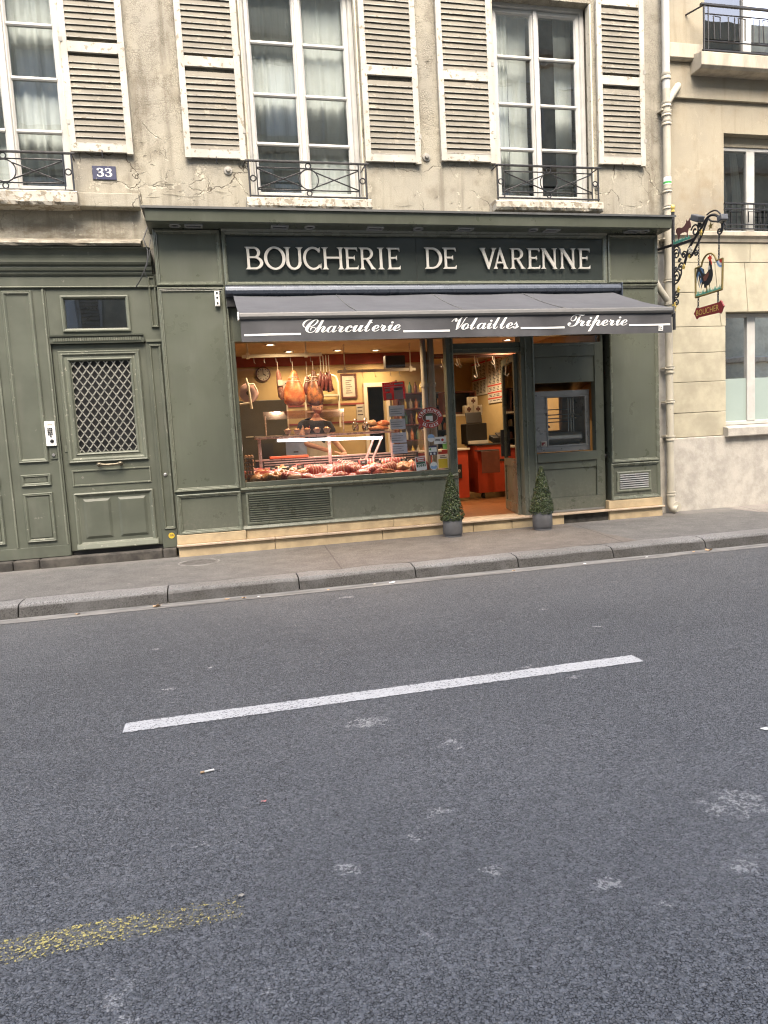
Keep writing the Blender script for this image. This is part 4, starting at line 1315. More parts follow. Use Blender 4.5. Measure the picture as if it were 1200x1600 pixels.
# --- door leaf
YD = 0.13
dl = MB()
wall_holes(dl, -1.808, -0.748, 0.165, 2.622, YD, YD + 0.05, [(-1.625, -0.945, 1.335, 2.44)])
door = dl.build('door', 'green_old', ent)
DM = [(0, YD), (0, YD - 0.020), (0.012, YD - 0.034), (0.024, YD - 0.028), (0.040, YD - 0.030), (0.055, YD - 0.014), (0.062, YD - 0.008), (0.085, YD - 0.010), (0.100, YD - 0.022), (0.112, YD - 0.014), (0.120, YD + 0.02)]
mould(-1.745, -0.830, 1.222, 2.545, door, DM)
mould(-1.725, -0.818, 0.942, 1.138, door, [(0, YD), (0.004, YD - 0.012), (0.016, YD - 0.012), (0.024, YD + 0.006)])
mould(-1.73, -0.812, 0.205, 0.860, door, [(0, YD), (0, YD - 0.022), (0.016, YD - 0.03), (0.03, YD - 0.02), (0.045, YD - 0.004), (0.06, YD + 0.004)])
for (a, b) in ((-1.634, -1.318), (-1.232, -0.902)):
    MB().prism([(a, 0.298), (b, 0.298), (b, 0.782), (a, 0.782)], lambda u, v: (u, YD - 0.002, v), lambda u, v: (a + 0.03 + (u - a) * (b - a - 0.06) / (b - a), YD - 0.018, 0.328 + (v - 0.298) * (0.424 / 0.484))).build('raised_panel', 'green_old', door)
MB().prism_x([(YD + 0.0, 0.17), (YD - 0.05, 0.17), (YD - 0.055, 0.182), (YD - 0.035, 0.235), (YD, 0.25)], -1.738, -0.795).build('weather_board', 'green_old_m', door, bevel=0.004)
# dark glass and cast lattice
MB().rect(-1.63, -0.94, 1.33, 2.445, YD + 0.045).build('door_pane', 'black', door)
gx0, gx1, gz0, gz1 = -1.625, -0.945, 1.335, 2.44
dx, dz = 0.0905, 0.126
def clip(p, q):
    # clip a segment to the grille opening
    (x0, z0), (x1, z1) = p, q
    t0, t1 = 0.0, 1.0
    for (pp, qq) in ((-(x1 - x0), x0 - gx0), (x1 - x0, gx1 - x0), (-(z1 - z0), z0 - gz0), (z1 - z0, gz1 - z0)):
        if abs(pp) < 1e-9:
            if qq < 0: return None
        else:
            r = qq / pp
            if pp < 0: t0 = max(t0, r)
            else: t1 = min(t1, r)
    if t0 >= t1: return None
    return ((x0 + (x1 - x0) * t0, z0 + (z1 - z0) * t0), (x0 + (x1 - x0) * t1, z0 + (z1 - z0) * t1))
gr = MB()
gr.ring(gx0 - 0.002, gx1 + 0.002, gz0 - 0.002, gz1 + 0.002, [(0, YD + 0.028), (0, YD + 0.010), (0.012, YD + 0.010), (0.012, YD + 0.028)], True)
grille = gr.build('grille', 'green_old_m', door)
for s in (1, -1):
    for i in range(-22, 34):
        xa = gx0 + i * dx
        zspan = gz1 - gz0
        p = (xa, gz0 if s > 0 else gz1)
        q = (xa + zspan * dx / dz, gz1 if s > 0 else gz0)
        c = clip(p, q)
        if c and math.hypot(c[1][0] - c[0][0], c[1][1] - c[0][1]) > 0.02:
            d = 0.0 if s > 0 else 0.004
            MB().flatbar([c[0], c[1]], 0.0130, lambda u, v, t_: (u, YD + 0.014 + d + t_, v), 0.006).build('lattice_bar', 'lattice', grille)
kn = MB()
for i in range(0, 9):
    for j in range(0, 20):
        xx = gx0 + (i + 0.5 * (j % 2)) * dx
        zz = gz0 + j * dz / 2
        if gx0 < xx < gx1 and gz0 < zz < gz1:
            kn.ball((xx, YD + 0.012, zz), (0.0105, 0.008, 0.0105), 6, 4)
kn.build('lattice_rosettes', 'lattice', grille)['kind'] = 'stuff'
# bronze pull handle
h = MB()
h.tube([(-1.385, YD - 0.075, 1.190), (-1.33, YD - 0.085, 1.184), (-1.275, YD - 0.088, 1.182), (-1.22, YD - 0.085, 1.184), (-1.165, YD - 0.075, 1.190)], [0.020, 0.016, 0.019, 0.016, 0.020], 10)
for xx in (-1.395, -1.155):
    h.ball((xx, YD - 0.07, 1.192), (0.034, 0.030, 0.028), 12, 8)
    h.tube([(xx, YD, 1.192), (xx, YD - 0.06, 1.192)], 0.016, 8)
h.build('handle', 'bronze', door, smooth=True)
lk = MB().box(-1.775, -1.745, YD - 0.008, YD, 1.36, 1.44).build('lock_plate', 'green_old_m', door, bevel=0.003)
for (xx, zz) in ((-0.648, 1.02),):
    MB().lathe([(0.022, 0), (0.022, -0.01), (0.012, -0.016), (0, -0.016)], (xx, YE, zz), 14, 'y').build('bell_push', 'steel', ent, smooth=True)
# dark gap under the door
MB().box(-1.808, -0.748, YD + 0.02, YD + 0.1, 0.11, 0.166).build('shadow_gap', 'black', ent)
# worn stone step
for (a, b) in ((-9, -3.5), (-3.5, -2.45), (-2.444, -2.16), (-2.154, -0.755), (-0.748, -0.585)):
    MB().box(a, b, 0.0, 0.6, -0.06, 0.112).build('step_stone', 'oldstep', bld, bevel=0.018)

# entry phone
kp = MB().box(-1.962, -1.848, 0.062, 0.0985, 1.442, 1.733).build('entry_phone', 'offwhite', None, bevel=0.006, origin=(-1.905, 0.10, 1.44))
tag(kp, 'white entry phone with keypad on the green door post', 'entry phone')
for r_ in range(4):
    for q in range(3):
        MB().box(-1.932 + q * 0.019, -1.918 + q * 0.019, 0.054, 0.0615, 1.618 - r_ * 0.022 + 0.02, 1.634 - r_ * 0.022 + 0.02).build('key', 'steel_dark', kp)
MB().lathe([(0.021, 0), (0.021, -0.006), (0, -0.007)], (-1.895, 0.062, 1.50), 18, 'y').build('camera_eye', 'black', kp)
MB().lathe([(0.009, 0), (0.009, -0.006), (0, -0.007)], (-1.903, 0.062, 1.555), 12, 'y').build('call_button', 'steel_dark', kp)
MB().prism_y([(-1.937, 1.692), (-1.872, 1.692), (-1.905, 1.712)], 0.0575, 0.0615).build('lamp_lens', 'paper', kp)
lp = MB().box(-1.938, -1.856, 0.088, 0.0985, 1.285, 1.425).build('lock_plate', 'green_old', None, bevel=0.004, origin=(-1.9, 0.10, 1.28))
tag(lp, 'painted metal lock plate right under the entry phone', 'lock plate')
MB().lathe([(0.02, 0), (0.018, -0.012), (0, -0.014)], (-1.897, 0.088, 1.335), 14, 'y').build('key_cylinder', 'steel', lp, smooth=True)

# loose cables by the corner
for k, (pts, r_) in enumerate((([(-0.60, 0.0, 3.95), (-0.66, -0.02, 3.8), (-0.62, -0.05, 3.66), (-0.64, -0.06, 3.5), (-0.74, 0.0, 3.33), (-0.80, 0.05, 3.26)], 0.007),
                               ([(-0.585, 0.0, 3.80), (-0.61, -0.05, 3.60), (-0.68, -0.04, 3.44), (-0.66, -0.02, 3.36)], 0.005))):
    c = MB().tube(pts, r_, 6).build('cable', 'steel_dark', None, smooth=True, origin=pts[-1])
    tag(c, ['long slack grey cable hanging across the corner of the entrance cornice', 'short thin cable looped behind the long slack one at the cornice corner'][k], 'cable')

# ================================================================== SHOPFRONT
shop = thing('butcher_shopfront', 'olive green butcher shopfront with panelled pilasters and dark sign band', 'shopfront', (2.8, 0.0, 0.14))
PM = [(0, 0.001), (0, -0.024), (0.010, -0.034), (0.016, -0.026), (0.022, -0.028), (0.034, -0.014), (0.040, -0.016), (0.048, 0.001)]
def panel(x0, x1, z0, z1, parent, k=1.0):
    return MB().ring(x0, x1, z0, z1, [(i * k, y) for i, y in PM]).build('panel_moulding', 'green_m', parent)
pl1 = MB().box(-0.553, 0.236, 0.0, 0.22, 0.272, 3.921).build('pilaster', 'green', shop)
panel(-0.552, 0.218, 3.266, 3.916, pl1)
panel(-0.552, 0.232, 0.798, 3.245, pl1)
panel(-0.530, 0.240, 0.272, 0.765, pl1)
pl2 = MB().box(5.386, 6.155, 0.0, 0.22, 0.272, 3.921).build('pilaster', 'green', shop)
panel(5.392, 6.154, 3.268, 3.916, pl2)
panel(5.388, 6.145, 0.800, 3.246, pl2)
panel(5.372, 6.150, 0.272, 0.788, pl2)
# side vent in the right pilaster
v = MB().ring(5.462, 6.008, 0.374, 0.668, [(0, 0.0), (0, -0.012), (0.018, -0.02), (0.05, -0.008), (0.055, 0.02)])
vt = v.build('vent', 'green_m', shop)
MB().rect(5.50, 5.97, 0.41, 0.64, -0.001).build('vent_back', 'black', vt)
sl = MB().prism_x([(-0.004, -0.004), (-0.020, -0.012), (-0.022, -0.008), (-0.020, 0.003), (-0.004, 0.008)], -0.226, 0.226).mesh('slat', 'steelgrey')
for q in range(7):
    link('slat', sl, vt, (5.735, 0.0, 0.437 + q * 0.031))
# canopy over the sign
cp = MB().prism_x([(0.2, 3.922), (-0.262, 3.922), (-0.262, 3.928), (-0.285, 3.932), (-0.310, 4.055), (-0.310, 4.075), (0.2, 4.10)], -0.60, 6.19)
can = cp.build('canopy', 'green', shop, bevel=0.003)
MB().prism_x([(0.2, 4.101), (-0.322, 4.078), (-0.328, 4.062), (-0.332, 4.062), (-0.330, 4.088), (0.2, 4.118)], -0.64, 6.235).build('canopy_flashing', 'zinc', can)
MB().prism_x([(0.02, 3.86), (-0.03, 3.90), (-0.055, 3.921), (0.02, 3.921)], 0.24, 5.37).build('cove', 'green_m', can)
for (k_, xx, yy) in (('r', -0.076, -0.16), ('o', -0.287, -0.155), ('r', 0.931, -0.16), ('o', 1.296, -0.155), ('r', 2.109, -0.16), ('o', 2.671, -0.15), ('r', 3.284, -0.165), ('o', 4.23, -0.165), ('r', 4.488, -0.165), ('r', 5.673, -0.165), ('o', 5.863, -0.165)):
    if k_ == 'o':
        o = MB().lathe([(0.068, 0), (0.066, -0.012), (0.045, -0.012), (0.043, 0.0)], (xx, yy, 3.9215), 20, cap=False).build('round_spot_ring', 'steelgrey', can, smooth=True)
        MB().lathe([(0.043, 0), (0.0, 0.001)], (xx, yy, 3.9195), 20).build('lamp_glass', 'black', o)
    else:
        m_ = MB()
        m_.v = []; hw, hd = 0.105, 0.058
        for (i, z) in ((0, 3.921), (0, 3.905), (0.022, 3.905), (0.024, 3.921)):
            m_.v += [(xx - hw + i, yy - hd + i, z), (xx + hw - i, yy - hd + i, z), (xx + hw - i, yy + hd - i, z), (xx - hw + i, yy + hd - i, z)]
        for k in range(3):
            for j in range(4): m_.f.append((4 * k + j, 4 * k + (j + 1) % 4, 4 * k + 4 + (j + 1) % 4, 4 * k + 4 + j))
        o = m_.build('floodlight_frame', 'steelgrey', can)
        MB().box(xx - hw + 0.024, xx + hw - 0.024, yy - hd + 0.024, yy + hd - 0.024, 3.9185, 3.9200).build('lamp_glass', 'black', o)
# sign band
SGN = [(0, 0.02), (0, -0.022), (0.012, -0.032), (0.022, -0.024), (0.030, -0.026), (0.046, -0.008), (0.052, 0.012)]
sb = MB().box(0.238, 5.372, 0.014, 0.20, 3.262, 3.92).build('sign_board', 'signglass', shop)
MB().ring(0.238, 5.374, 3.262, 3.918, SGN).build('sign_frame', 'green_m', sb)
MB().box(2.672, 2.677, 0.0105, 0.0139, 3.312, 3.868).build('glass_joint', 'black', sb)

# ---- raised capitals
def glyph(ch):
    """list of outlines in a unit-height box; each outline is its own solid stroke"""
    st = []
    def poly(*p): st.append(list(p))
    w = 0.096
    def stem(xc, ww=w, fl=0.075, y0=0.0, y1=1.0):
        h_ = ww / 2
        poly((xc - h_ - fl, y0), (xc + h_ + fl, y0), (xc + h_ + 0.012, y0 + 0.07), (xc + h_, y0 + 0.16), (xc + h_, y1 - 0.16), (xc + h_ + 0.012, y1 - 0.07), (xc + h_ + fl, y1), (xc - h_ - fl, y1), (xc - h_ - 0.012, y1 - 0.07), (xc - h_, y1 - 0.16), (xc - h_, y0 + 0.16), (xc - h_ - 0.012, y0 + 0.07))
    def arc(cx, cy, rx, ry, a0, a1, t0, t1, n=26):
        o_, i_ = [], []
        for k in range(n + 1):
            a = math.radians(a0 + (a1 - a0) * k / n)
            tt = t1 + (t0 - t1) * abs(math.cos(a)) ** 1.2
            o_.append((cx + rx * math.cos(a), cy + ry * math.sin(a)))
            i_.append((cx + (rx - tt) * math.cos(a), cy + (ry - tt) * math.sin(a)))
        st.append(o_ + i_[::-1])
    def bar_(x0, x1, y, t=0.085): poly((x0, y - t / 2), (x1, y - t / 2), (x1, y + t / 2), (x0, y + t / 2))
    def Earm(x0, x1, y, up):   # arm with a wedge serif
        t = 0.08
        d = 0.105 if up is not None else 0.075
        if up is True: poly((x0, y), (x1 + 0.01, y), (x1 + 0.025, y + t + d), (x1 - 0.02, y + t + 0.02), (x1 - 0.08, y + t), (x0, y + t))
        elif up is False: poly((x0, y), (x0, y - t), (x1 - 0.08, y - t), (x1 - 0.02, y - t - 0.02), (x1 + 0.025, y - t - d), (x1 + 0.01, y))
        else: poly((x0, y - t / 2), (x1 - 0.06, y - t / 2), (x1, y - t / 2 - d), (x1, y + t / 2 + d), (x1 - 0.06, y + t / 2), (x0, y + t / 2))
    if ch == 'B':
        stem(0.14); wd_ = 0.70
        poly((0.14, 1.0), (0.14, 0.925), (0.36, 0.925), (0.36, 1.0)); poly((0.14, 0.50), (0.14, 0.575), (0.36, 0.575), (0.36, 0.50)); poly((0.14, 0.0), (0.14, 0.08), (0.40, 0.08), (0.40, 0.0))
        arc(0.36, 0.75, 0.235, 0.25, -90, 90, 0.115, 0.075); arc(0.38, 0.2875, 0.305, 0.2875, -90, 90, 0.12, 0.08)
    elif ch == 'O':
        wd_ = 0.87; arc(0.435, 0.5, 0.425, 0.52, 0, 180, 0.125, 0.085, 30); arc(0.435, 0.5, 0.425, 0.52, 180, 360, 0.125, 0.085, 30)
    elif ch == 'U':
        wd_ = 0.76; 
        for xc in (0.17, 0.60):
            h_ = w / 2
            poly((xc - h_, 0.33), (xc + h_, 0.33), (xc + h_, 0.84), (xc + h_ + 0.012, 0.93), (xc + h_ + 0.075, 1.0), (xc - h_ - 0.075, 1.0), (xc - h_ - 0.012, 0.93), (xc - h_, 0.84))
        arc(0.385, 0.335, 0.2725, 0.355, 180, 360, 0.115, 0.09)
    elif ch == 'C':
        wd_ = 0.76; arc(0.45, 0.5, 0.44, 0.52, 42, 318, 0.125, 0.085, 40)
        poly((0.735, 0.74), (0.77, 1.01), (0.735, 0.985), (0.69, 0.93), (0.70, 0.80)); poly((0.70, 0.20), (0.78, -0.02), (0.80, 0.27), (0.755, 0.22), (0.72, 0.14))
    elif ch == 'H':
        wd_ = 0.90; stem(0.16); stem(0.74); bar_(0.16, 0.74, 0.53)
    elif ch == 'E':
        wd_ = 0.60; stem(0.15); Earm(0.15, 0.565, 0.0, True); Earm(0.15, 0.545, 1.0, False); Earm(0.15, 0.45, 0.53, None)
    elif ch == 'R':
        wd_ = 0.72; stem(0.15); poly((0.15, 1.0), (0.15, 0.925), (0.35, 0.925), (0.35, 1.0)); poly((0.15, 0.45), (0.15, 0.525), (0.35, 0.525), (0.35, 0.45))
        arc(0.35, 0.725, 0.255, 0.275, -90, 90, 0.115, 0.075)
        poly((0.30, 0.46), (0.42, 0.47), (0.60, 0.10), (0.70, 0.0), (0.50, 0.0), (0.50, 0.06))
    elif ch == 'I':
        wd_ = 0.30; stem(0.15)
    elif ch == 'D':
        wd_ = 0.76; stem(0.14); poly((0.14, 1.0), (0.14, 0.92), (0.32, 0.92), (0.32, 1.0)); poly((0.14, 0.0), (0.14, 0.08), (0.32, 0.08), (0.32, 0.0))
        arc(0.32, 0.5, 0.41, 0.5, -90, 90, 0.125, 0.08, 34)
    elif ch == 'V':
        wd_ = 0.80; poly((0.0, 1.0), (0.27, 1.0), (0.22, 0.90), (0.435, 0.22), (0.41, -0.01), (0.36, -0.01), (0.09, 0.86))
        poly((0.43, -0.01), (0.38, -0.01), (0.37, 0.10), (0.60, 0.88), (0.55, 1.0), (0.79, 1.0), (0.70, 0.88))
    elif ch == 'A':
        wd_ = 0.76; poly((0.0, 0.0), (0.22, 0.0), (0.16, 0.13), (0.375, 0.84), (0.40, 1.02), (0.35, 1.02), (0.07, 0.12))
        poly((0.39, 1.02), (0.34, 1.02), (0.31, 0.86), (0.56, 0.13), (0.52, 0.0), (0.80, 0.0), (0.70, 0.13)); bar_(0.17, 0.58, 0.30, 0.075)
    elif ch == 'N':
        wd_ = 0.84; stem(0.15, 0.085); stem(0.69, 0.085); poly((0.09, 1.0), (0.23, 1.0), (0.73, 0.16), (0.73, -0.02), (0.66, -0.02), (0.15, 0.86))
    return st, wd_

def put_letter(ch, x0, x1, z0, hgt, k):
    st, wd_ = glyph(ch)
    xs = [p[0] for o in st for p in o]
    a, b = min(xs), max(xs)
    s = (x1 - x0) / (b - a)
    m_ = MB()
    for i, o in enumerate(st):
        d = 0.0007 * i
        m_.prism([(x0 + (p[0] - a) * s, z0 + p[1] * hgt) for p in o], lambda u, v: (u, -0.031 - d, v), lambda u, v: (u, -0.012 + d, v))
    m_.build('letter', 'letter', sb)
    MB().tube([((x0 + x1) / 2 - 0.03, 0.014, z0 + hgt * 0.5), ((x0 + x1) / 2 - 0.03, -0.013, z0 + hgt * 0.5)], 0.004, 6).build('letter_pin', 'black', sb)

HG, ZB = 0.266, 3.452
for ch, a, b in zip('BOUCHERIE', (40, 168, 305, 435, 567, 725, 832, 965, 1032), (160, 315, 437, 562, 723, 825, 950, 1014, 1132)):
    put_letter(ch, 0.501 + (a - 40) * 0.001786, 0.501 + (b - 40) * 0.001786, ZB, HG, 0)
for ch, a, b in zip('DEVARENNE', (52, 160, 386, 470, 573, 680, 768, 888, 1008), (157, 243, 490, 560, 668, 762, 872, 992, 1088)):
    put_letter(ch, 2.772 + (a - 52) * 0.002265, 2.772 + (b - 52) * 0.002265, ZB + 0.006, HG, 0)

# ---- header behind the awning
MB().box(0.238, 5.384, 0.02, 0.20, 2.60, 3.258).build('header_board', 'green', shop)
# ---- display window joinery
MB().box(0.238, 0.305, 0.012, 0.14, 0.76, 2.598).build('window_post', 'green', shop, bevel=0.006)
MB().box(0.238, 0.258, -0.018, 0.010, 0.80, 3.10).build('post_bead', 'green_m', shop, bevel=0.005)
MB().box(0.305, 3.015, 0.03, 0.14, 0.80, 0.862).build('window_rail', 'green', shop, bevel=0.004)
MB().prism_x([(0.10, 0.802), (-0.012, 0.800), (-0.032, 0.792), (-0.036, 0.775), (-0.016, 0.760), (0.0, 0.742), (0.10, 0.742)], 0.243, 3.10).build('window_sill', 'green_m', shop)
MB().box(3.015, 3.062, 0.012, 0.14, 0.803, 2.598).build('window_post', 'green', shop, bevel=0.006)
gp = MB().rect(0.305, 3.015, 0.862, 2.598, 0.07).build('shop_pane', 'shopglass', shop)
# stall riser
MB().box(0.243, 3.10, 0.012, 0.14, 0.27, 0.741).build('stall_riser', 'green', shop)
MB().prism_x([(0.02, 0.272), (-0.02, 0.272), (-0.024, 0.282), (-0.010, 0.312), (0.012, 0.322), (0.02, 0.322)], 0.243, 3.10).build('riser_bead', 'green_m', shop)
v = MB().ring(0.300, 1.390, 0.328, 0.738, [(0, 0.012), (0, -0.004), (0.022, -0.010), (0.034, 0.004), (0.038, 0.02)])
vt = v.build('vent', 'green_m', shop)
MB().rect(0.33, 1.36, 0.36, 0.71, 0.0105).build('vent_back', 'black', vt)
sl = MB().prism_x([(0.009, 0.0), (-0.012, -0.010), (-0.012, -0.004), (0.009, 0.007)], -0.507, 0.507).mesh('slat', 'green')
for q in range(12):
    link('slat', sl, vt, (0.845, 0.0, 0.381 + q * 0.0285))
# ---- door frame
MB().box(3.062, 3.118, 0.03, 0.20, 0.15, 2.598).build('door_post', 'green_m', shop, bevel=0.006)
MB().box(3.10, 3.118, 0.012, 0.029, 0.15, 2.598).build('post_bead', 'green_m', shop, bevel=0.004)
MB().box(4.078, 4.275, 0.03, 0.20, 0.15, 2.598).build('door_post', 'green', shop, bevel=0.006)
MB().box(4.135, 4.150, 0.018, 0.029, 0.15, 2.598).build('post_bead', 'green_m', shop, bevel=0.004)
MB().box(4.245, 4.260, 0.018, 0.029, 0.15, 2.598).build('post_bead', 'green_m', shop, bevel=0.004)
MB().box(3.118, 4.078, 0.05, 0.18, 2.385, 2.515).build('door_transom', 'green', shop, bevel=0.006)
MB().box(3.118, 4.078, 0.038, 0.049, 2.43, 2.445).build('transom_bead', 'green_m', shop, bevel=0.003)
MB().rect(3.118, 4.078, 2.515, 2.598, 0.10).build('fanlight_pane', 'shopglass', shop)
# ---- open door leaf, swung inwards
lf = MB()
LW, LT = 0.93, 0.045
def leafbox(m_, a, b, z0, z1, t0=0.0, t1=LT): m_.box(a, b, t0, t1, z0, z1)
leafbox(lf, 0, 0.085, 0.16, 2.375); leafbox(lf, LW - 0.085, LW, 0.16, 2.375); leafbox(lf, 0.085, LW - 0.085, 2.28, 2.375); leafbox(lf, 0.085, LW - 0.085, 0.16, 0.30); leafbox(lf, 0.085, LW - 0.085, 0.82, 0.93)
rotm = Matrix.Translation((4.072, 0.15, 0)) @ Matrix.Rotation(R(78), 4, 'Z')
dleaf = lf.xform(rotm).build('door', 'green', shop)
pm = MB(); leafbox(pm, 0.085, LW - 0.085, 0.30, 0.82, 0.012, 0.03); pm.xform(rotm).build('door_panel', 'green', dleaf)
gm = MB(); leafbox(gm, 0.085, LW - 0.085, 0.93, 2.28, 0.018, 0.026); gm.xform(rotm).build('door_pane', 'shopglass', dleaf)
hm = MB(); hm.box(LW - 0.075, LW - 0.03, LT, LT + 0.05, 0.95, 1.35); hm.xform(rotm).build('handle', 'black', dleaf)
# ---- serving hatch with the rotisserie
hs = MB()
hs.box(4.278, 5.292, 0.05, 0.16, 0.158, 0.360)
hs.box(5.190, 5.292, 0.052, 0.16, 0.362, 2.49)
hs.box(4.278, 5.188, 0.054, 0.158, 2.305, 2.49)
hs.box(4.278, 5.188, 0.056, 0.158, 0.765, 0.86)
hatch = hs.build('serving_hatch', 'green', shop, bevel=0.003)
MB().box(4.281, 5.186, 0.072, 0.15, 0.362, 0.762).build('hatch_panel', 'green', hatch, bevel=0.003)
MB().box(4.281, 5.186, 0.068, 0.15, 1.952, 2.302).build('hatch_panel', 'green', hatch, bevel=0.003)
MB().box(4.281, 5.180, 0.030, 0.40, 0.865, 0.988).build('hatch_ledge', 'green', hatch, bevel=0.004)
MB().box(4.281, 5.188, 0.048, 0.056, 2.452, 2.470).build('hatch_bead', 'green_m', hatch, bevel=0.003)
MB().rect(4.278, 5.292, 2.492, 2.598, 0.10).build('fanlight_pane', 'shopglass', hatch)
MB().box(5.292, 5.386, 0.15, 0.2, 0.158, 2.6).build('dark_slot', 'recess', shop)
MB().box(5.292, 5.325, 0.06, 0.149, 0.158, 2.598).build('window_post', 'green', shop, bevel=0.004)
MB().box(4.30, 5.29, 0.040, 0.049, 0.158, 0.185).build('threshold_strip', 'steel', shop, bevel=0.003)
kb = MB().lathe([(0.008, 0), (0.008, -0.03), (0.024, -0.035), (0.028, -0.055), (0.016, -0.068), (0, -0.07)], (5.352, 0.15, 0.90), 14, 'y').build('knob', 'steel_dark', shop, smooth=True)
# ---- plinth of limestone blocks
PX = [-0.56, 0.62, 2.02, 3.28, 3.84, 4.62]
for a, b in zip(PX[:-1], PX[1:]):
    MB().box(a + 0.003, b - 0.003, -0.040, 0.4, -0.05, 0.124).build('plinth_stone', 'plinth', shop, bevel=0.006)
MB().box(5.32, 6.165, -0.040, 0.4, -0.05, 0.124).build('plinth_stone', 'plinth', shop, bevel=0.006)
MB().box(4.625, 5.315, -0.010, 0.4, -0.05, 0.122).build('cellar_grille', 'oldstep', shop, bevel=0.005)
for a, b in zip((-0.575, 0.63, 2.05, 3.45, 4.5), (0.628, 2.048, 3.448, 4.498, 5.33)):
    MB().box(a, b - 0.002, -0.075, 0.4, 0.1265, 0.152).build('nosing_stone', 'nosing', shop, bevel=0.005)
MB().box(5.33, 6.185, -0.075, 0.4, 0.1265, 0.150).build('nosing_stone', 'nosing', shop, bevel=0.005)
MB().box(-0.568, 0.270, -0.032, 0.2, 0.153, 0.268).build('plinth_stone', 'plinth', shop, bevel=0.005)
MB().box(5.318, 6.172, -0.032, 0.2, 0.151, 0.268).build('plinth_stone', 'plinth', shop, bevel=0.005)
for a, b in ((0.273, 1.30), (1.303, 2.18), (2.183, 3.115)):
    MB().box(a, b, -0.004, 0.2, 0.153, 0.270).build('plinth_stone', 'plinth', shop, bevel=0.004)

# little white box on the left pilaster
cb = MB().box(0.105, 0.165, -0.052, -0.0005, 3.015, 3.195).build('sensor_box', 'offwhite', None, bevel=0.008, origin=(0.135, 0, 3.015))
tag(cb, 'small white box with three black studs on the left green pilaster', 'sensor')
for zz in (3.05, 3.115, 3.17):
    MB().lathe([(0.012, 0), (0.012, -0.006), (0, -0.007)], (0.135, -0.052, zz), 10, 'y').build('stud', 'black', cb)
ab = MB().box(6.165, 6.235, 0.08, 0.19, 3.72, 3.80).build('alarm_box', 'offwhite', None, bevel=0.006, origin=(6.2, 0.19, 3.72))
tag(ab, 'small pale alarm box with a red disc under the right end of the canopy', 'alarm box')
MB().lathe([(0.02, 0), (0.02, -0.006), (0, -0.007)], (6.2, 0.08, 3.76), 12, 'y').build('red_disc', 'red', ab)

# ================================================================== AWNING
aw = thing('awning', 'slate grey shop awning with white script lettering on its valance', 'awning', (2.85, 0.0, 2.42))
cs = MB().prism_x([(0.01, 3.115), (-0.10, 3.112), (-0.155, 3.14), (-0.17, 3.175), (-0.16, 3.215), (-0.12, 3.238), (-0.05, 3.245), (0.01, 3.245)], 0.235, 5.50)
cas = cs.build('cassette', 'cassette', aw, bevel=0.006)
MB().box(5.502, 5.515, -0.175, 0.01, 3.05, 3.25).build('cassette_cap', 'cassette', aw, bevel=0.006)
MB().box(0.245, 5.49, -0.09, 0.015, 3.0, 3.11).build('cassette_mouth', 'black', aw)
YB, ZBk, YF, ZF = -0.10, 3.120, -1.285, 2.705
sx = [0.325, 1.575, 2.815, 4.055, 5.39]
fxs = [0.325, 1.60, 2.84, 4.09, 5.475]
for i in range(4):
    f = MB()
    nu, nv = 14, 12
    vs, fs = [], []
    for a in range(nu + 1):
        for b in range(nv + 1):
            u, w_ = a / nu, b / nv
            xa = sx[i] + (sx[i + 1] - sx[i]) * u
            xb = fxs[i] + (fxs[i + 1] - fxs[i]) * u
            sag = -0.035 * math.sin(math.pi * w_) * (0.6 + 0.4 * math.sin(math.pi * u)) + 0.012 * (1 - math.sin(math.pi * u)) * (1 - w_)
            vs.append((xa + (xb - xa) * w_, YB + (YF - YB) * w_, ZBk + (ZF - ZBk) * w_ + sag + 0.006 * mnoise.noise((xa * 3, w_ * 4, 1))))
    for a in range(nu):
        for b in range(nv):
            fs.append((a * (nv + 1) + b, a * (nv + 1) + b + 1, (a + 1) * (nv + 1) + b + 1, (a + 1) * (nv + 1) + b))
    f.add(vs, fs)
    f.build('cloth_panel', 'fabric', aw, smooth=True)
    if i:
        q = MB()
        pts = []
        for b in range(13):
            w_ = b / 12
            pts.append((sx[i] + (fxs[i] - sx[i]) * w_, YB + (YF - YB) * w_, ZBk + (ZF - ZBk) * w_ - 0.021 * math.sin(math.pi * w_) + 0.012 * (1 - w_) + 0.004))
        q.tube(pts, 0.004, 5).build('seam', 'bar', aw)
fb = MB().prism_x([(-1.265, 2.70), (-1.29, 2.712), (-1.318, 2.70), (-1.325, 2.665), (-1.312, 2.64), (-1.275, 2.635), (-1.26, 2.66)], 0.325, 5.472)
fb.build('front_bar', 'bar', aw, bevel=0.004)
MB().box(0.308, 0.324, -1.33, -1.255, 2.63, 2.715).build('bar_cap', 'offwhite', aw, bevel=0.004)
MB().box(5.473, 5.488, -1.33, -1.255, 2.63, 2.715).build('bar_cap', 'bar', aw, bevel=0.004)
def val_y(x, z):
    d = (2.66 - z) / 0.25
    return -1.296 + d * (0.010 * math.sin(x * 5.1 + 0.6) + 0.006 * math.sin(x * 13.0 + z * 6) + 0.008 * mnoise.noise((x * 2.2, z * 3, 0.4)))
vb = MB()
nu, nv = 150, 8
vs, fs = [], []
for a in range(nu + 1):
    x = 0.335 + (5.465 - 0.335) * a / nu
    for b in range(nv + 1):
        z = 2.660 - (2.660 - 2.405 - 0.012 * mnoise.noise((x * 1.3, 0, 3))) * b / nv
        vs.append((x, val_y(x, z), z))
for a in range(nu):
    for b in range(nv):
        fs.append((a * (nv + 1) + b, a * (nv + 1) + b + 1, (a + 1) * (nv + 1) + b + 1, (a + 1) * (nv + 1) + b))
vb.add(vs, fs)
val = vb.build('valance', 'valance', aw, smooth=True)
vfn = lambda u, v: (u, val_y(u, v) - 0.004, v)
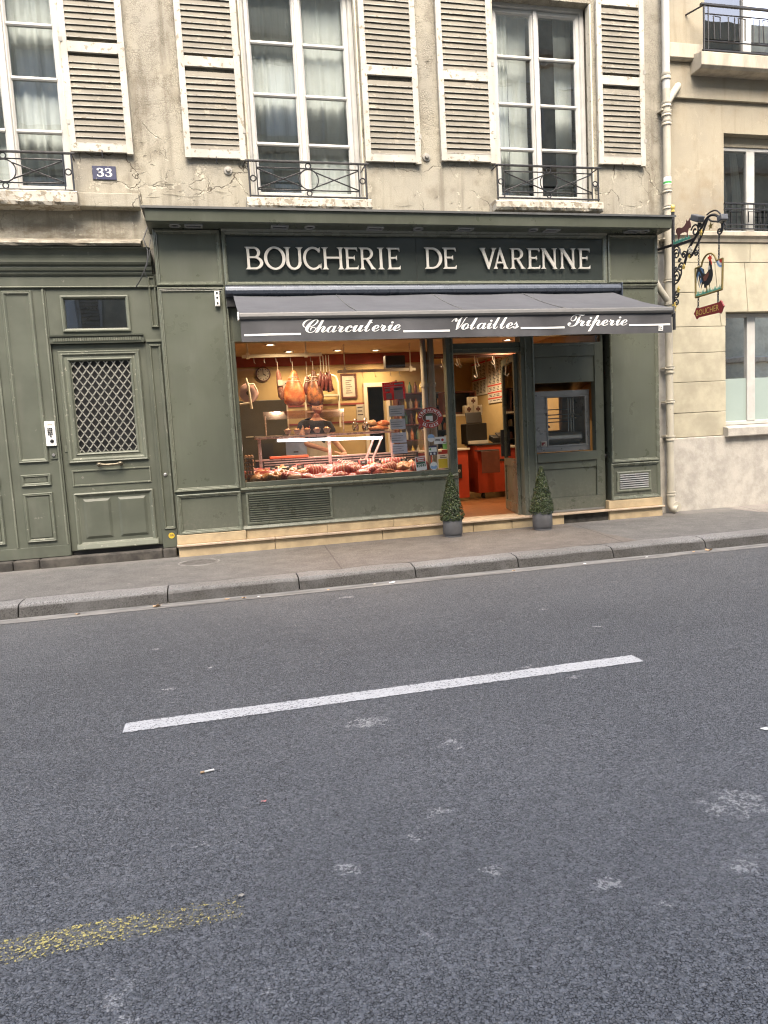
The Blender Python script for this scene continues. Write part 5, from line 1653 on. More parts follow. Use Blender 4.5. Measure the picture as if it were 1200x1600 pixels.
for (wd_, a, b, z0, hh) in (('Charcuterie', 0.985, 2.066, 2.490, 0.140), ('Volailles', 2.665, 3.472, 2.491, 0.138), ('Triperie', 4.085, 4.865, 2.502, 0.140)):
    t = MB(); put_text(t, script(wd_), a, b, z0, vfn, h=hh, spacing=0.84); t.build('lettering', 'white', val)
for (a, b, z0) in ((0.365, 0.962, 2.478), (2.096, 2.640, 2.482), (3.492, 4.047, 2.492), (4.888, 5.44, 2.503)):
    t = MB()
    n = 20
    for i in range(n):
        u0, u1 = a + (b - a) * i / n, a + (b - a) * (i + 1) / n
        t.add([vfn(u0, z0 - 0.010), vfn(u1, z0 - 0.010), vfn(u1, z0 + 0.011), vfn(u0, z0 + 0.011)], [(0, 1, 2, 3)])
    t.build('white_stripe', 'white', val)
tg = MB().add([vfn(5.29, 2.43), vfn(5.35, 2.43), vfn(5.35, 2.495), vfn(5.29, 2.495)], [(0, 1, 2, 3)])
lab = tg.build('maker_label', 'offwhite', val)
t = MB()
for (u, v_) in ((5.305, 2.475), (5.325, 2.47), (5.31, 2.45), (5.332, 2.447)):
    t.add([(p[0], p[1] - 0.002, p[2]) for p in (vfn(u - .006, v_ - .006), vfn(u + .006, v_ - .006), vfn(u + .006, v_ + .006), vfn(u - .006, v_ + .006))], [(0, 1, 2, 3)])
t.build('print', 'ink', lab)
# folding arms under the cloth
for (x0, xe, xf) in ((0.9, 1.75, 1.0), (4.9, 4.0, 4.8)):
    am = MB()
    am.tube([(x0, -0.05, 3.04), (xe, -0.62, 2.86)], 0.024, 8)
    am.tube([(xe, -0.62, 2.86), (xf, -1.27, 2.66)], 0.020, 8)
    am.ball((xe, -0.62, 2.86), 0.04, 10, 8)
    am.build('folding_arm', 'bar', aw, smooth=True)

# ================================================================== DOWNPIPE
dp = thing('downpipe', 'cream painted downpipe between the shop and the neighbouring house', 'pipe', (6.40, 0.1, 0.0))
XP, YP = 6.40, 0.10
MB().tube([(XP, YP, 0.16), (XP, YP, 2.0), (XP + 0.005, YP, 4.0), (XP + 0.008, YP, 5.9)], 0.052, 16).build('pipe_section', 'pipe', dp, smooth=True)
MB().tube([(XP + 0.008, YP, 5.9), (XP + 0.01, YP, 9.2)], 0.052, 16).build('pipe_section', 'winframe', dp, smooth=True)
def collar(z, r=0.066, h=0.06):
    MB().lathe([(0.05, 0), (r, 0.004), (r, h * 0.4), (r - 0.006, h * 0.5), (r, h * 0.6), (r, h - 0.004), (0.05, h)], (XP + 0.004, YP, z), 18).build('collar', 'pipe', dp, smooth=True)
for z, h in ((6.02, 0.09), (5.66, 0.07), (5.54, 0.06), (5.42, 0.07), (4.52, 0.06), (4.30, 0.05), (3.30, 0.05), (2.98, 0.04), (2.83, 0.05), (2.08, 0.05), (2.02, 0.03), (1.60, 0.05), (1.06, 0.07), (0.26, 0.06)):
    collar(z, h=h)
for z in (2.10, 1.62, 1.13, 5.63, 3.9):
    MB().box(XP - 0.075, XP + 0.085, YP - 0.012, YP + 0.10, z - 0.012, z + 0.012).build('bracket', 'pipe', dp, bevel=0.004)
MB().tube([(XP + 0.02, YP, 5.72), (XP + 0.14, YP + 0.02, 5.88), (XP + 0.26, YP + 0.10, 6.0), (XP + 0.33, YP + 0.22, 6.03)], 0.048, 14).build('branch', 'pipe', dp, smooth=True)
MB().tube([(XP, YP, 3.04), (XP - 0.08, YP - 0.01, 3.12), (XP - 0.16, YP - 0.01, 3.23), (XP - 0.20, YP + 0.02, 3.33), (XP - 0.21, YP + 0.10, 3.38)], [0.048, 0.046, 0.044, 0.044, 0.044], 14).build('branch', 'pipe', dp, smooth=True)
sh = MB()
sh.tube([(XP, YP, 0.30), (XP, YP, 0.13), (XP + 0.02, YP - 0.02, 0.07), (XP + 0.06, YP - 0.06, 0.055)], [0.056, 0.058, 0.062, 0.066], 16)
sh.lathe([(0.0, -0.10), (0.075, -0.098), (0.078, -0.08), (0.072, -0.06), (0.06, -0.02)], (XP + 0.055, YP + 0.035, 0.095), 12, 'y')
sh.build('shoe', 'pipe', dp, smooth=True)
t = MB().lathe([(0.0535, 0), (0.0535, 0.10)], (XP + 0.006, YP, 4.63), 18, cap=False).build('white_band', 'white', dp, smooth=True)
t = MB().lathe([(0.0542, 0), (0.0542, 0.028)], (XP + 0.006, YP, 4.64), 18, cap=False).build('green_band', 'leafgreen', dp, smooth=True)

# ================================================================== WROUGHT-IRON HANGING SIGN (plane square to the facade)
XS = 6.30
sg = thing('hanging_sign', 'wrought iron bracket sign with painted rooster and red name board beside the downpipe', 'shop sign', (XS, -0.17, 2.45))
def P(u, z, x=XS): return (x, -u, z)
def shape(pts, mat, name, parent, x, th=0.003, z=0):
    m_ = MB()
    m_.prism(pts, lambda u, v: (x, -u, v), lambda u, v: (x + th, -u, v))
    return m_.build(name, mat, parent)
m_ = MB()
m_.tube([P(0.165, 2.60), P(0.165, 4.19)], 0.022, 8)
pole = m_.build('pole', 'iron', sg, smooth=True)
MB().lathe([(0.0, -0.03), (0.026, -0.02), (0.026, 0.0), (0.016, 0.008), (0.024, 0.022), (0.030, 0.045), (0.020, 0.068), (0, 0.08)], P(0.165, 4.20), 12).build('finial', 'gold', pole, smooth=True)
m_ = MB()
for z in (3.745, 2.80):
    m_.tube([(6.20, YW, z), P(0.165, z)], 0.02, 8)
m_.box(6.18, 6.23, YW - 0.02, YW, 3.55, 3.9)
m_.build('wall_bracket', 'iron', sg)
m_ = MB()
m_.flatbar([(0.165, 3.722), (0.40, 3.705), (0.61, 3.695)], 0.035, lambda u, v, d: (XS - 0.012 + d, -u, v), 0.024)
arm = m_.build('cross_arm', 'iron', sg)
def spiral(c, r, a0, turns, n=26, sgn=1):
    return [(c[0] + r * (1 - 0.85 * k / n) * math.cos(a0 + sgn * turns * 2 * math.pi * k / n), c[1] + r * (1 - 0.85 * k / n) * math.sin(a0 + sgn * turns * 2 * math.pi * k / n)) for k in range(n + 1)]
def scroll(pts, r=0.011):
    MB().tube([P(u, z) for u, z in pts], r, 6).build('scroll', 'iron', sg, smooth=True)
def spline(pts, n=8):
    out = []
    m = len(pts)
    for i in range(m - 1):
        p0, p1, p2, p3 = pts[max(i - 1, 0)], pts[i], pts[i + 1], pts[min(i + 2, m - 1)]
        for k in range(n):
            t_ = k / n
            out.append(tuple(0.5 * ((2 * p1[j]) + (-p0[j] + p2[j]) * t_ + (2 * p0[j] - 5 * p1[j] + 4 * p2[j] - p3[j]) * t_ * t_ + (-p0[j] + 3 * p1[j] - 3 * p2[j] + p3[j]) * t_ ** 3) for j in range(len(p1))))
    out.append(pts[-1])
    return out
d1 = spline([(0.40, 3.42), (0.46, 3.545), (0.51, 3.615), (0.612, 3.70), (0.713, 3.765), (0.813, 3.855), (0.90, 3.90), (0.99, 3.89), (1.06, 3.85), (1.12, 3.785), (1.147, 3.712), (1.127, 3.65)], 6)
MB().tube([P(u, z) for u, z in d1], 0.017, 8).build('curved_arm', 'iron', sg, smooth=True)
d2 = spline([(0.56, 3.50), (0.668, 3.612), (0.755, 3.705), (0.819, 3.80), (0.87, 3.875)], 6)
MB().tube([P(u, z) for u, z in d2], 0.014, 8).build('curved_arm', 'iron', sg, smooth=True)
scroll(spiral((1.095, 3.665), 0.05, math.radians(30), -1.4))
for c, r, a0, tn in (((0.232, 3.60), 0.075, math.pi, -1.5), ((0.232, 3.302), 0.085, math.pi, -1.5), ((0.232, 3.076), 0.060, math.pi, 1.5), ((0.628, 3.800), 0.085, math.pi * 0.9, -1.4),
                     ((0.325, 3.405), 0.060, 0.5, 1.4), ((0.528, 3.510), 0.045, 0.0, 1.4), ((0.640, 3.510), 0.045, math.pi, -1.4), ((0.394, 3.552), 0.048, 0.6, 1.4), ((0.215, 3.41), 0.045, math.pi, 1.3),
                     ((0.30, 3.50), 0.030, 0, 1.0), ((0.225, 2.955), 0.055, math.pi, -1.2), ((0.72, 3.85), 0.035, 2.0, 1.3)):
    scroll(spiral(c, r, a0, tn))
scroll(spline([(0.17, 3.69), (0.24, 3.705), (0.30, 3.66), (0.32, 3.60), (0.36, 3.55)], 5))
scroll(spline([(0.17, 3.21), (0.26, 3.23), (0.33, 3.31), (0.34, 3.38), (0.41, 3.43)], 5))
scroll(spline([(0.88, 3.88), (0.94, 3.83), (1.02, 3.80), (1.10, 3.77)], 5), 0.012)
scroll(spline([(0.86, 3.93), (0.95, 3.945), (1.05, 3.92), (1.13, 3.84)], 5), 0.010)
# gilded leaves, flower and star
for (u, z, s) in ((0.42, 3.39, .03), (0.775, 3.735, .03), (0.30, 3.12, .035), (0.205, 2.905, .05), (0.535, 3.50, .02)):
    MB().prism([(u + s * math.cos(a_) * (1 if k % 2 == 0 else 0.5), z + 1.3 * s * math.sin(a_) * (1 if k % 2 == 0 else 0.5)) for k, a_ in enumerate([2 * math.pi * q / 10 for q in range(10)])], lambda p, q: (XS - 0.03, -p, q), lambda p, q: (XS - 0.016, -p, q)).build('gilded_leaf', 'gold', sg)
m_ = MB()
for k in range(5):
    a_ = 2 * math.pi * k / 5
    m_.ball(P(0.555 + 0.030 * math.cos(a_), 3.575 + 0.030 * math.sin(a_), XS - 0.02), (0.012, 0.02, 0.02), 8, 6)
m_.build('flower', 'paper', sg, smooth=True)
MB().prism([(0.933 + (0.05 if k % 2 == 0 else 0.02) * math.sin(2 * math.pi * k / 10), 3.77 + (0.05 if k % 2 == 0 else 0.02) * math.cos(2 * math.pi * k / 10)) for k in range(10)], lambda p, q: (XS - 0.006, -p, q), lambda p, q: (XS, -p, q)).build('star', 'olive', sg)
# bull silhouette on a strip of grass
BULL = [(0.231, 3.923), (0.255, 3.94), (0.301, 3.936), (0.362, 3.914), (0.41, 3.925), (0.447, 3.955), (0.455, 3.995), (0.468, 3.972), (0.50, 3.968), (0.522, 3.998), (0.528, 3.965), (0.538, 3.935), (0.545, 3.905), (0.549, 3.878), (0.534, 3.864), (0.504, 3.868), (0.490, 3.851), (0.481, 3.81), (0.477, 3.765), (0.463, 3.765), (0.459, 3.821), (0.422, 3.841), (0.361, 3.848), (0.318, 3.842), (0.307, 3.810), (0.297, 3.757), (0.272, 3.757), (0.276, 3.83), (0.253, 3.862), (0.232, 3.89)]
shape(BULL, 'bull', 'bull', sg, XS - 0.004, 0.006)
GR = [(0.172, 3.742)] + [(0.172 + 0.37 * k / 26, 3.768 + (0.035 if k % 2 else 0.0) * (0.6 + 0.4 * math.sin(k * 1.7)) - 0.02 * k / 26) for k in range(27)] + [(0.545, 3.722)]
shape(GR, 'teal', 'grass_strip', sg, XS - 0.010, 0.004)
# hanging frame with the rooster
fr = MB()
fp_ = [(0.628, 3.318), (0.628, 2.945), (1.137, 2.945), (1.15, 3.318)]
for a_, b_ in ((0, 1), (1, 2), (2, 3)):
    fr.tube([P(*fp_[a_]), P(*fp_[b_])], 0.013, 8)
fr.tube([P(0.628, 3.318), P(0.745, 3.318)], 0.012, 8)
fr.tube([P(1.03, 3.318), P(1.15, 3.318)], 0.012, 8)
fr.tube([P(*q) for q in spline([(0.745, 3.318), (0.772, 3.378), (0.825, 3.425), (0.885, 3.44), (0.945, 3.428), (1.0, 3.385), (1.035, 3.318)], 5)], 0.012, 8)
frame = fr.build('frame', 'olive', sg, smooth=True)
X0 = XS - 0.004
shape([(0.887, 3.075), (0.907, 3.006), (0.895, 2.965), (0.93, 2.962), (0.925, 2.975), (0.915, 3.01), (0.905, 3.075)], 'olive', 'rooster_leg', frame, X0)
shape([(0.831, 3.055), (0.845, 3.0), (0.82, 2.965), (0.855, 2.962), (0.862, 3.0), (0.85, 3.055)], 'olive', 'rooster_leg', frame, X0)
for k, (pts, mat) in enumerate((([(0.800, 3.19), (0.738, 3.285), (0.700, 3.325), (0.672, 3.300), (0.652, 3.24), (0.642, 3.13), (0.660, 3.20), (0.690, 3.262), (0.722, 3.258), (0.76, 3.18)], 'iron'),
                                ([(0.806, 3.20), (0.780, 3.28), (0.735, 3.312), (0.695, 3.285), (0.672, 3.22), (0.660, 3.12), (0.690, 3.19), (0.722, 3.235), (0.76, 3.15)], 'blue'),
                                ([(0.815, 3.20), (0.80, 3.27), (0.765, 3.292), (0.725, 3.262), (0.700, 3.19), (0.685, 3.08), (0.72, 3.16), (0.757, 3.195), (0.79, 3.14)], 'iron'),
                                ([(0.80, 3.17), (0.76, 3.20), (0.722, 3.15), (0.700, 3.05), (0.735, 3.11), (0.77, 3.12)], 'blue'),
                                ([(0.81, 3.15), (0.78, 3.165), (0.748, 3.11), (0.735, 3.03), (0.765, 3.08), (0.80, 3.09)], 'iron'))):
    shape(pts, mat, 'tail_feather', frame, X0 - 0.004 + 0.0015 * k, 0.003)
body = [(0.905, 3.27), (0.945, 3.265), (0.972, 3.225), (0.98, 3.16), (0.962, 3.10), (0.925, 3.065), (0.885, 3.045), (0.845, 3.05), (0.835, 3.02), (0.812, 3.03), (0.806, 3.09), (0.78, 3.125), (0.756, 3.165), (0.752, 3.20), (0.79, 3.222), (0.82, 3.206), (0.85, 3.20), (0.885, 3.225)]
shape(body, 'iron', 'rooster_body', frame, X0 - 0.007)
shape([(0.912, 3.36), (0.945, 3.362), (0.958, 3.31), (0.968, 3.235), (0.93, 3.22), (0.888, 3.24), (0.905, 3.29)], 'iron', 'rooster_neck', frame, X0 - 0.0085)
shape([(0.905, 3.285), (0.925, 3.285), (0.935, 3.24), (0.90, 3.235), (0.888, 3.25)], 'paper', 'neck_patch', frame, X0 - 0.010)
shape([(0.912, 3.345), (0.902, 3.38), (0.885, 3.372), (0.89, 3.405), (0.910, 3.398), (0.922, 3.418), (0.938, 3.400), (0.960, 3.408), (0.957, 3.38), (0.972, 3.367), (0.950, 3.352), (0.968, 3.31), (0.962, 3.285), (0.948, 3.30), (0.942, 3.34)], 'red', 'rooster_comb', frame, X0 - 0.011)
shape([(0.800, 3.172), (0.860, 3.196), (0.905, 3.208), (0.898, 3.16), (0.860, 3.115), (0.815, 3.112)], 'brown', 'rooster_wing', frame, X0 - 0.012)
shape([(0.63, 2.955)] + [(0.63 + 0.505 * k / 40, 2.962 + (0.055 if k % 2 else 0.0) * (0.35 + 0.65 * abs(math.sin(k * 0.37)))) for k in range(41)] + [(1.135, 2.955)], 'teal', 'painted_grass', frame, X0 - 0.002)
for k, (r_, mat) in enumerate(((0.105, 'flagblue'), (0.078, 'offwhite'), (0.050, 'red'))):
    cx_, cz_ = 1.145, 3.318
    shape([(cx_, cz_)] + [(cx_ + r_ * math.cos(a_), cz_ + r_ * math.sin(a_)) for a_ in [math.pi + math.pi / 2 * q / 10 for q in range(11)]], mat, 'cockade', frame, X0 - 0.002 - 0.002 * k, 0.0015)
# name board
NBP = [(0.640, 2.795), (0.655, 2.81), (0.675, 2.797), (1.09, 2.797), (1.11, 2.815), (1.13, 2.80), (1.145, 2.77), (1.172, 2.735), (1.145, 2.70), (1.13, 2.67), (1.11, 2.652), (1.09, 2.668), (0.675, 2.678), (0.655, 2.66), (0.64, 2.68), (0.625, 2.71), (0.598, 2.74), (0.625, 2.77)]
nbd = shape(NBP, 'deepred', 'name_board', sg, XS - 0.010, 0.020)
t = MB()
put_text(t, 'BOUCHER', 0.652, 1.088, 2.700, lambda u, v: (XS - 0.0125, -u, v), h=0.072)
t.build('lettering', 'gold', nbd)
# chains: real links
def chain(a_, b_, n_):
    for k in range(n_):
        t0 = (k + 0.5) / n_
        c = Vector(P(a_[0] + (b_[0] - a_[0]) * t0, a_[1] + (b_[1] - a_[1]) * t0))
        L = abs(b_[1] - a_[1]) / n_ * 0.72
        pts = []
        for q in range(10):
            an = 2 * math.pi * q / 10
            d = 0.010 * math.cos(an)
            pts.append(c + Vector((d if k % 2 else 0, 0 if k % 2 else d, L * math.sin(an))))
        MB().tube(pts, 0.0045, 5, True).build('chain_link', 'iron', sg)
chain((0.697, 3.675), (0.692, 3.325), 10)
chain((1.087, 3.625), (1.076, 3.325), 9)
chain((0.681, 2.94), (0.677, 2.80), 4)
chain((1.062, 2.935), (1.058, 2.80), 4)
# two floodlights on the arm
for (u, z, tilt, dx) in ((0.74, 3.925, 0.45, -0.05), (1.185, 3.79, -0.2, -0.03)):
    m_ = MB().obox((XS + dx, -u, z), 0.10, 0.17 if dx < -0.04 else 0.09, 0.075, Matrix.Rotation(tilt, 3, 'X'))
    o = m_.build('floodlight', 'lamp', sg, bevel=0.012)
    MB().obox((XS + dx, -u, z - 0.04), 0.08, 0.13 if dx < -0.04 else 0.06, 0.006, Matrix.Rotation(tilt, 3, 'X')).build('lamp_glass', 'paper', o)
    MB().tube([(XS + dx, -u, z - 0.02), P(u + 0.02, z - 0.09)], 0.012, 6).build('lamp_arm', 'iron', o)

# ================================================================== SHOP INTERIOR
ZFL, ZCL = 0.15, 2.80
def struct(name, mb, mat, label):
    return tag(mb.build(name, mat), label, kind='structure')
struct('shop_floor', MB().box(-0.1, 5.5, 0.06, 6.0, 0.05, ZFL), 'floor', 'brown tiled shop floor')
struct('shop_ceiling', MB().box(-0.1, 5.5, 0.21, 6.0, ZCL, 2.95), 'in_ceil', 'warm cream shop ceiling')
wl_ = MB()
wall_holes(wl_, 0.0, 3.75, ZFL, ZCL, 3.20, 3.35, [(2.62, 2.92, ZFL, 2.22)])
struct('shop_back_wall', wl_, 'in_wall', 'ochre back wall of the shop')
struct('shop_partition', MB().box(3.65, 3.75, 3.2, 5.6, ZFL, ZCL), 'in_wall', 'ochre partition wall')
struct('shop_rear_wall', MB().box(3.75, 5.5, 5.6, 5.7, ZFL, ZCL), 'in_wall', 'ochre rear wall behind the till')
struct('shop_side_wall', MB().box(5.40, 5.5, 0.21, 5.7, ZFL, ZCL), 'in_wall', 'ochre side wall of the shop with price boards')
struct('shop_left_wall', MB().box(-0.1, 0.0, 0.21, 3.4, ZFL, ZCL), 'in_wall', 'ochre left wall of the shop')
struct('back_corridor', MB().box(2.3, 3.3, 4.2, 4.25, ZFL, 2.7), 'dark_room', 'dark corridor behind the shop')
band = MB().box(0.001, 3.65, 3.17, 3.199, 2.62, 2.795)
struct('wall_band', band, 'in_band', 'brick red band under the ceiling')
struct('wall_stripe', MB().box(0.9, 2.55, 3.185, 3.199, 1.93, 1.96), 'in_band', 'thin brick red stripe on the back wall')
struct('wall_stripe', MB().box(0.9, 2.55, 3.185, 3.199, 1.62, 1.65), 'in_band', 'thin brick red stripe on the back wall')
bd = MB().box(2.54, 2.60, 3.15, 3.2, ZFL, 2.28).box(2.94, 3.0, 3.15, 3.2, ZFL, 2.28).box(2.54, 3.0, 3.148, 3.2, 2.22, 2.29)
tag(bd.build('inner_door_frame', 'cream', None, origin=(2.75, 3.2, ZFL)), 'cream door frame around the dark opening in the back wall', 'door frame')
M['lamp_on'] = emit('downlight_glow', (1.0, 0.78, 0.48), 8.0)
M['tube_on'] = emit('counter_tube_glow', (1.0, 0.86, 0.80), 3.2)
# recessed downlights with their lamps
for k, (x, y, e_) in enumerate(((0.88, 1.80, 18), (1.24, 2.67, 18), (2.04, 2.67, 18), (2.70, 2.77, 20), (0.95, 0.42, 38), (2.05, 0.42, 34), (3.55, 1.4, 26), (4.7, 1.9, 32), (4.55, 3.9, 42))):  # two by the glass are added, unseen behind the valance, to light the hams
    root = MB().lathe([(0.085, 0), (0.085, -0.010), (0.062, -0.014), (0.058, 0.0)], (x, y, ZCL), 18, cap=False).build('downlight', 'steel', None, smooth=True, origin=(x, y, ZCL))
    tag(root, ['lit ceiling downlight above the clock end of the shop', 'lit downlight over the hanging hams', 'lit downlight between the two hanging rails', 'lit downlight above the cream inner door', 'added unseen downlight close behind the window glass, lighting the hams', 'added unseen downlight close behind the window glass, above the red poster', 'lit ceiling downlight just inside the door', 'lit ceiling downlight above the red counter', 'lit ceiling downlight over the till'][k], 'ceiling light', 'ceiling downlights')
    MB().lathe([(0.058, -0.004), (0.0, -0.006)], (x, y, ZCL), 18).build('bulb', 'lamp_on', root)
    ld = bpy.data.lights.new('downlight_lamp', 'SPOT')
    ld.energy = e_
    ld.color = (1.0, 0.71, 0.43)
    ld.spot_size = R(150); ld.spot_blend = 0.6
    ld.shadow_soft_size = 0.06
    lo = link('downlight_lamp', ld, None, (x, y, ZCL - 0.03))
    lo.parent = root; lo.location = (0, 0, -0.03)

# ---- meat counter behind the glass
ctr = thing('meat_counter', 'refrigerated meat counter with lit glass top filling the shop window', 'display counter', (1.6, 0.6, ZFL))
MB().prism_x([(0.15, ZFL), (0.15, 0.80), (0.98, 0.885), (0.98, ZFL)], 0.12, 2.86).build('counter_body', 'case_dark', ctr)
MB().prism_x([(0.155, 0.806), (0.155, 0.816), (0.98, 0.901), (0.98, 0.891)], 0.31, 2.84).build('display_tray', 'steel', ctr)
gb_ = MB().box(0.60, 2.84, 1.0, 1.02, 0.885, 1.10)
bk = gb_.build('back_grille', 'case_dark', ctr)
for q in range(5):
    MB().box(0.62, 2.82, 0.985, 0.999, 0.925 + q * 0.034, 0.940 + q * 0.034).build('grille_bar', 'case_m', bk)
MB().box(0.50, 2.86, 1.02, 1.40, ZFL, 1.10).build('work_top', 'case_dark', ctr)
MB().box(0.50, 2.86, 0.99, 1.06, 1.092, 1.116).build('rear_rail', 'case_m', ctr, bevel=0.004)
# uprights, upper frame, glass shelf, lit tube
for (x, z1) in ((0.56, 1.40), (1.52, 1.40), (2.42, 1.42)):
    MB().box(x - 0.022, x + 0.022, 0.80, 0.83, 0.87, z1).build('upright', 'case_m', ctr, bevel=0.004)
MB().box(0.50, 2.42, 0.62, 0.86, 1.395, 1.425).build('upper_frame', 'case_m', ctr, bevel=0.004)
MB().box(0.50, 2.55, 0.61, 1.15, 1.430, 1.442).build('glass_shelf', 'shelfglass', ctr)
tb_ = MB().tube([(0.80, 0.74, 1.368), (2.26, 0.74, 1.330)], 0.018, 10).build('lit_tube', 'tube_on', ctr, smooth=True)
al = bpy.data.lights.new('counter_lamp', 'AREA')
al.shape = 'RECTANGLE'; al.size = 1.7; al.size_y = 0.05; al.energy = 5.5; al.color = (1.0, 0.72, 0.62)
alo = link('counter_lamp', al, None, (1.55, 0.72, 1.32)); alo.parent = ctr; alo.location = Vector((1.55, 0.70, 1.325)) - wl(ctr)
alo.rotation_euler = (R(-20), 0, 0)
# upper sneeze guard
MB().prism_x([(1.05, 1.665), (1.10, 1.775), (1.106, 1.772), (1.056, 1.662)], 0.66, 1.80).build('guard_glass', 'pinkglass', ctr)
for x in (0.68, 1.78):
    MB().tube([(x, 1.06, 1.44), (x, 1.06, 1.72)], 0.010, 8).build('guard_post', 'case_m', ctr)
# slanting struts and end glass
for (xa, xb) in ((2.02, 2.18), (2.12, 2.30)):
    MB().tube([(xa, 0.86, 1.0), (xb, 0.86, 1.36)], 0.018, 6).build('strut', 'case_m', ctr)
pts = spline([(0.70, 1.42), (0.55, 1.36), (0.36, 1.18), (0.22, 0.86)], 6)
MB().flatbar(pts, 0.006, lambda u, v, d: (2.845 + d, u, v), 0.012).build('curved_end_trim', 'steel', ctr)
m_ = MB(); m_.add([(2.85, p[0], p[1]) for p in pts] + [(2.85, 0.98, 0.92), (2.85, 0.98, 1.42)], [tuple(range(len(pts) + 2))])
m_.build('end_glass', 'shopglass', ctr)
MB().box(0.70, 1.24, 0.97, 1.16, 1.117, 1.150).build('red_board', 'orange_pl', None, bevel=0.006, origin=(1.0, 1.0, 1.117))
tag(bpy.data.objects['red_board'], 'long red cutting board lying along the back of the meat counter', 'cutting board')

def tray_z(y): return 0.816 + (y - 0.155) * (0.901 - 0.816) / 0.825

rm = random.Random(11)
def lump(rx, ry, rz, seed, amp=0.18, seg=14, rings=9, flat=True):
    def fn(d):
        return 1 + amp * mnoise.noise((d.x * 1.6 + seed, d.y * 1.6, d.z * 1.6)) + 0.4 * amp * mnoise.noise((d.x * 4 + seed, d.y * 4, d.z * 4))
    m_ = MB().ball((0, 0, 0), (rx, ry, rz), seg, rings, fn)
    if flat: m_.v = [(p[0], p[1], max(p[2], -rz * 0.55) + rz * 0.55) for p in m_.v]
    return m_

MEATLAB = {
    'chop': ('meat_chop', 'pink chop with a pale fat rim and a bone in the window meat counter', 'meat', 'pink chops in the meat counter'),
    'roast': ('rolled_roast', 'tied rolled roast in the window meat counter', 'meat', 'rolled roasts in the meat counter'),
    'red': ('red_meat_cut', 'dark red beef piece in the window meat counter', 'meat', 'red meat cuts in the meat counter'),
    'fowl': ('dressed_chicken', 'plucked yellow chicken in the window meat counter', 'poultry', 'chickens in the meat counter'),
    'saus': ('sausage_coil', 'heap of orange sausages in the window meat counter', 'sausages', 'sausages in the meat counter'),
    'slab': ('veal_joint', 'large pale pink joint with marbled side in the window meat counter', 'meat', 'large pale joints in the meat counter'),
}
MEATS = []
def place(o, kind, x, y, dz=0.0, rz=0.0, rx=0.10):
    nm, lab, cat, grp = MEATLAB[kind]
    o.location = (x, y, tray_z(y) + dz)
    o.rotation_euler = (rx, rm.uniform(-0.15, 0.15), rz)
    tag(o, lab, cat, grp)
    sc = rm.uniform(1.12, 1.32)
    o.scale = (sc, sc, sc * 1.1)
    MEATS.append((o, kind, x, y))

def make_meat(kind, seed):
    nm = MEATLAB[kind][0]
    if kind == 'chop':
        o = lump(0.085, 0.06, 0.026, seed, 0.25).build(nm, 'meat_pink')
        rim = MB().tube([(0.083 * math.cos(a_), 0.058 * math.sin(a_), 0.016) for a_ in [R(-40 + 22 * q) for q in range(12)]], 0.011, 6).build('fat_rim', 'fat', o, smooth=True)
        MB().tube([(0.05, 0.0, 0.018), (0.10, 0.03, 0.02), (0.15, 0.045, 0.03)], [0.010, 0.009, 0.012], 6).build('bone', 'paper', o, smooth=True)
    elif kind == 'roast':
        m_ = MB().lathe([(0.0, -0.10), (0.035, -0.098), (0.055, -0.08), (0.060, -0.03), (0.062, 0.03), (0.055, 0.08), (0.035, 0.098), (0.0, 0.10)], (0, 0, 0.05), 14, 'x')
        o = m_.build(nm, 'meat_pink', None, smooth=True)
        tw = MB()
        for q in range(5):
            tw.tube([(-0.07 + q * 0.035, 0.0625 * math.cos(a_), 0.05 + 0.0625 * math.sin(a_)) for a_ in [2 * math.pi * w_ / 14 for w_ in range(14)]], 0.0035, 5, True)
        tw.build('string', 'paper', o)
        MB().ball((-0.098, 0, 0.05), (0.008, 0.046, 0.046), 12, 6).build('cut_face', 'meat_red', o, smooth=True)
    elif kind == 'red':
        o = lump(0.10, 0.06, 0.04, seed, 0.3).build(nm, 'meat_red')
        lump(0.055, 0.045, 0.014, seed + 3, 0.3).xform(Matrix.Translation((0.01, 0, 0.038))).build('fat_cap', 'fat', o, smooth=True)
    elif kind == 'fowl':
        o = lump(0.085, 0.065, 0.06, seed, 0.10).build(nm, 'poultry')
        for s in (-1, 1):
            MB().tube([(0.02, s * 0.055, 0.05), (0.07, s * 0.06, 0.075), (0.115, s * 0.03, 0.06), (0.15, s * 0.025, 0.065)], [0.022, 0.026, 0.014, 0.010], 8).build('drumstick', 'poultry', o, smooth=True)
            MB().tube([(-0.02, s * 0.06, 0.06), (-0.06, s * 0.075, 0.05), (-0.03, s * 0.085, 0.04)], [0.016, 0.013, 0.010], 7).build('wing', 'poultry', o, smooth=True)
    elif kind == 'saus':
        m_ = MB()
        for q in range(4):
            yy = -0.05 + 0.033 * q
            m_.tube([(-0.10, yy, 0.016), (-0.04, yy + 0.01, 0.02), (0.03, yy - 0.005, 0.018), (0.10, yy + 0.006, 0.016)], [0.012, 0.017, 0.017, 0.012], 8)
        for q in range(3):
            yy = -0.03 + 0.03 * q
            m_.tube([(-0.08, yy, 0.046), (0.0, yy + 0.012, 0.05), (0.09, yy, 0.045)], [0.012, 0.017, 0.012], 8)
        o = m_.build(nm, 'sausage', None, smooth=True)
    else:
        o = lump(0.15, 0.085, 0.06, seed, 0.28, 18, 11).build(nm, 'meat_pink')
        lump(0.11, 0.03, 0.035, seed + 5, 0.3).xform(Matrix.Translation((0.0, -0.065, 0.02))).build('fat_edge', 'fat', o, smooth=True)
        MB().ball((-0.125, -0.02, 0.05), (0.03, 0.045, 0.035), 10, 7).build('cut_face', 'meat_red', o, smooth=True)
    for p in o.data.polygons: p.use_smooth = True
    return o

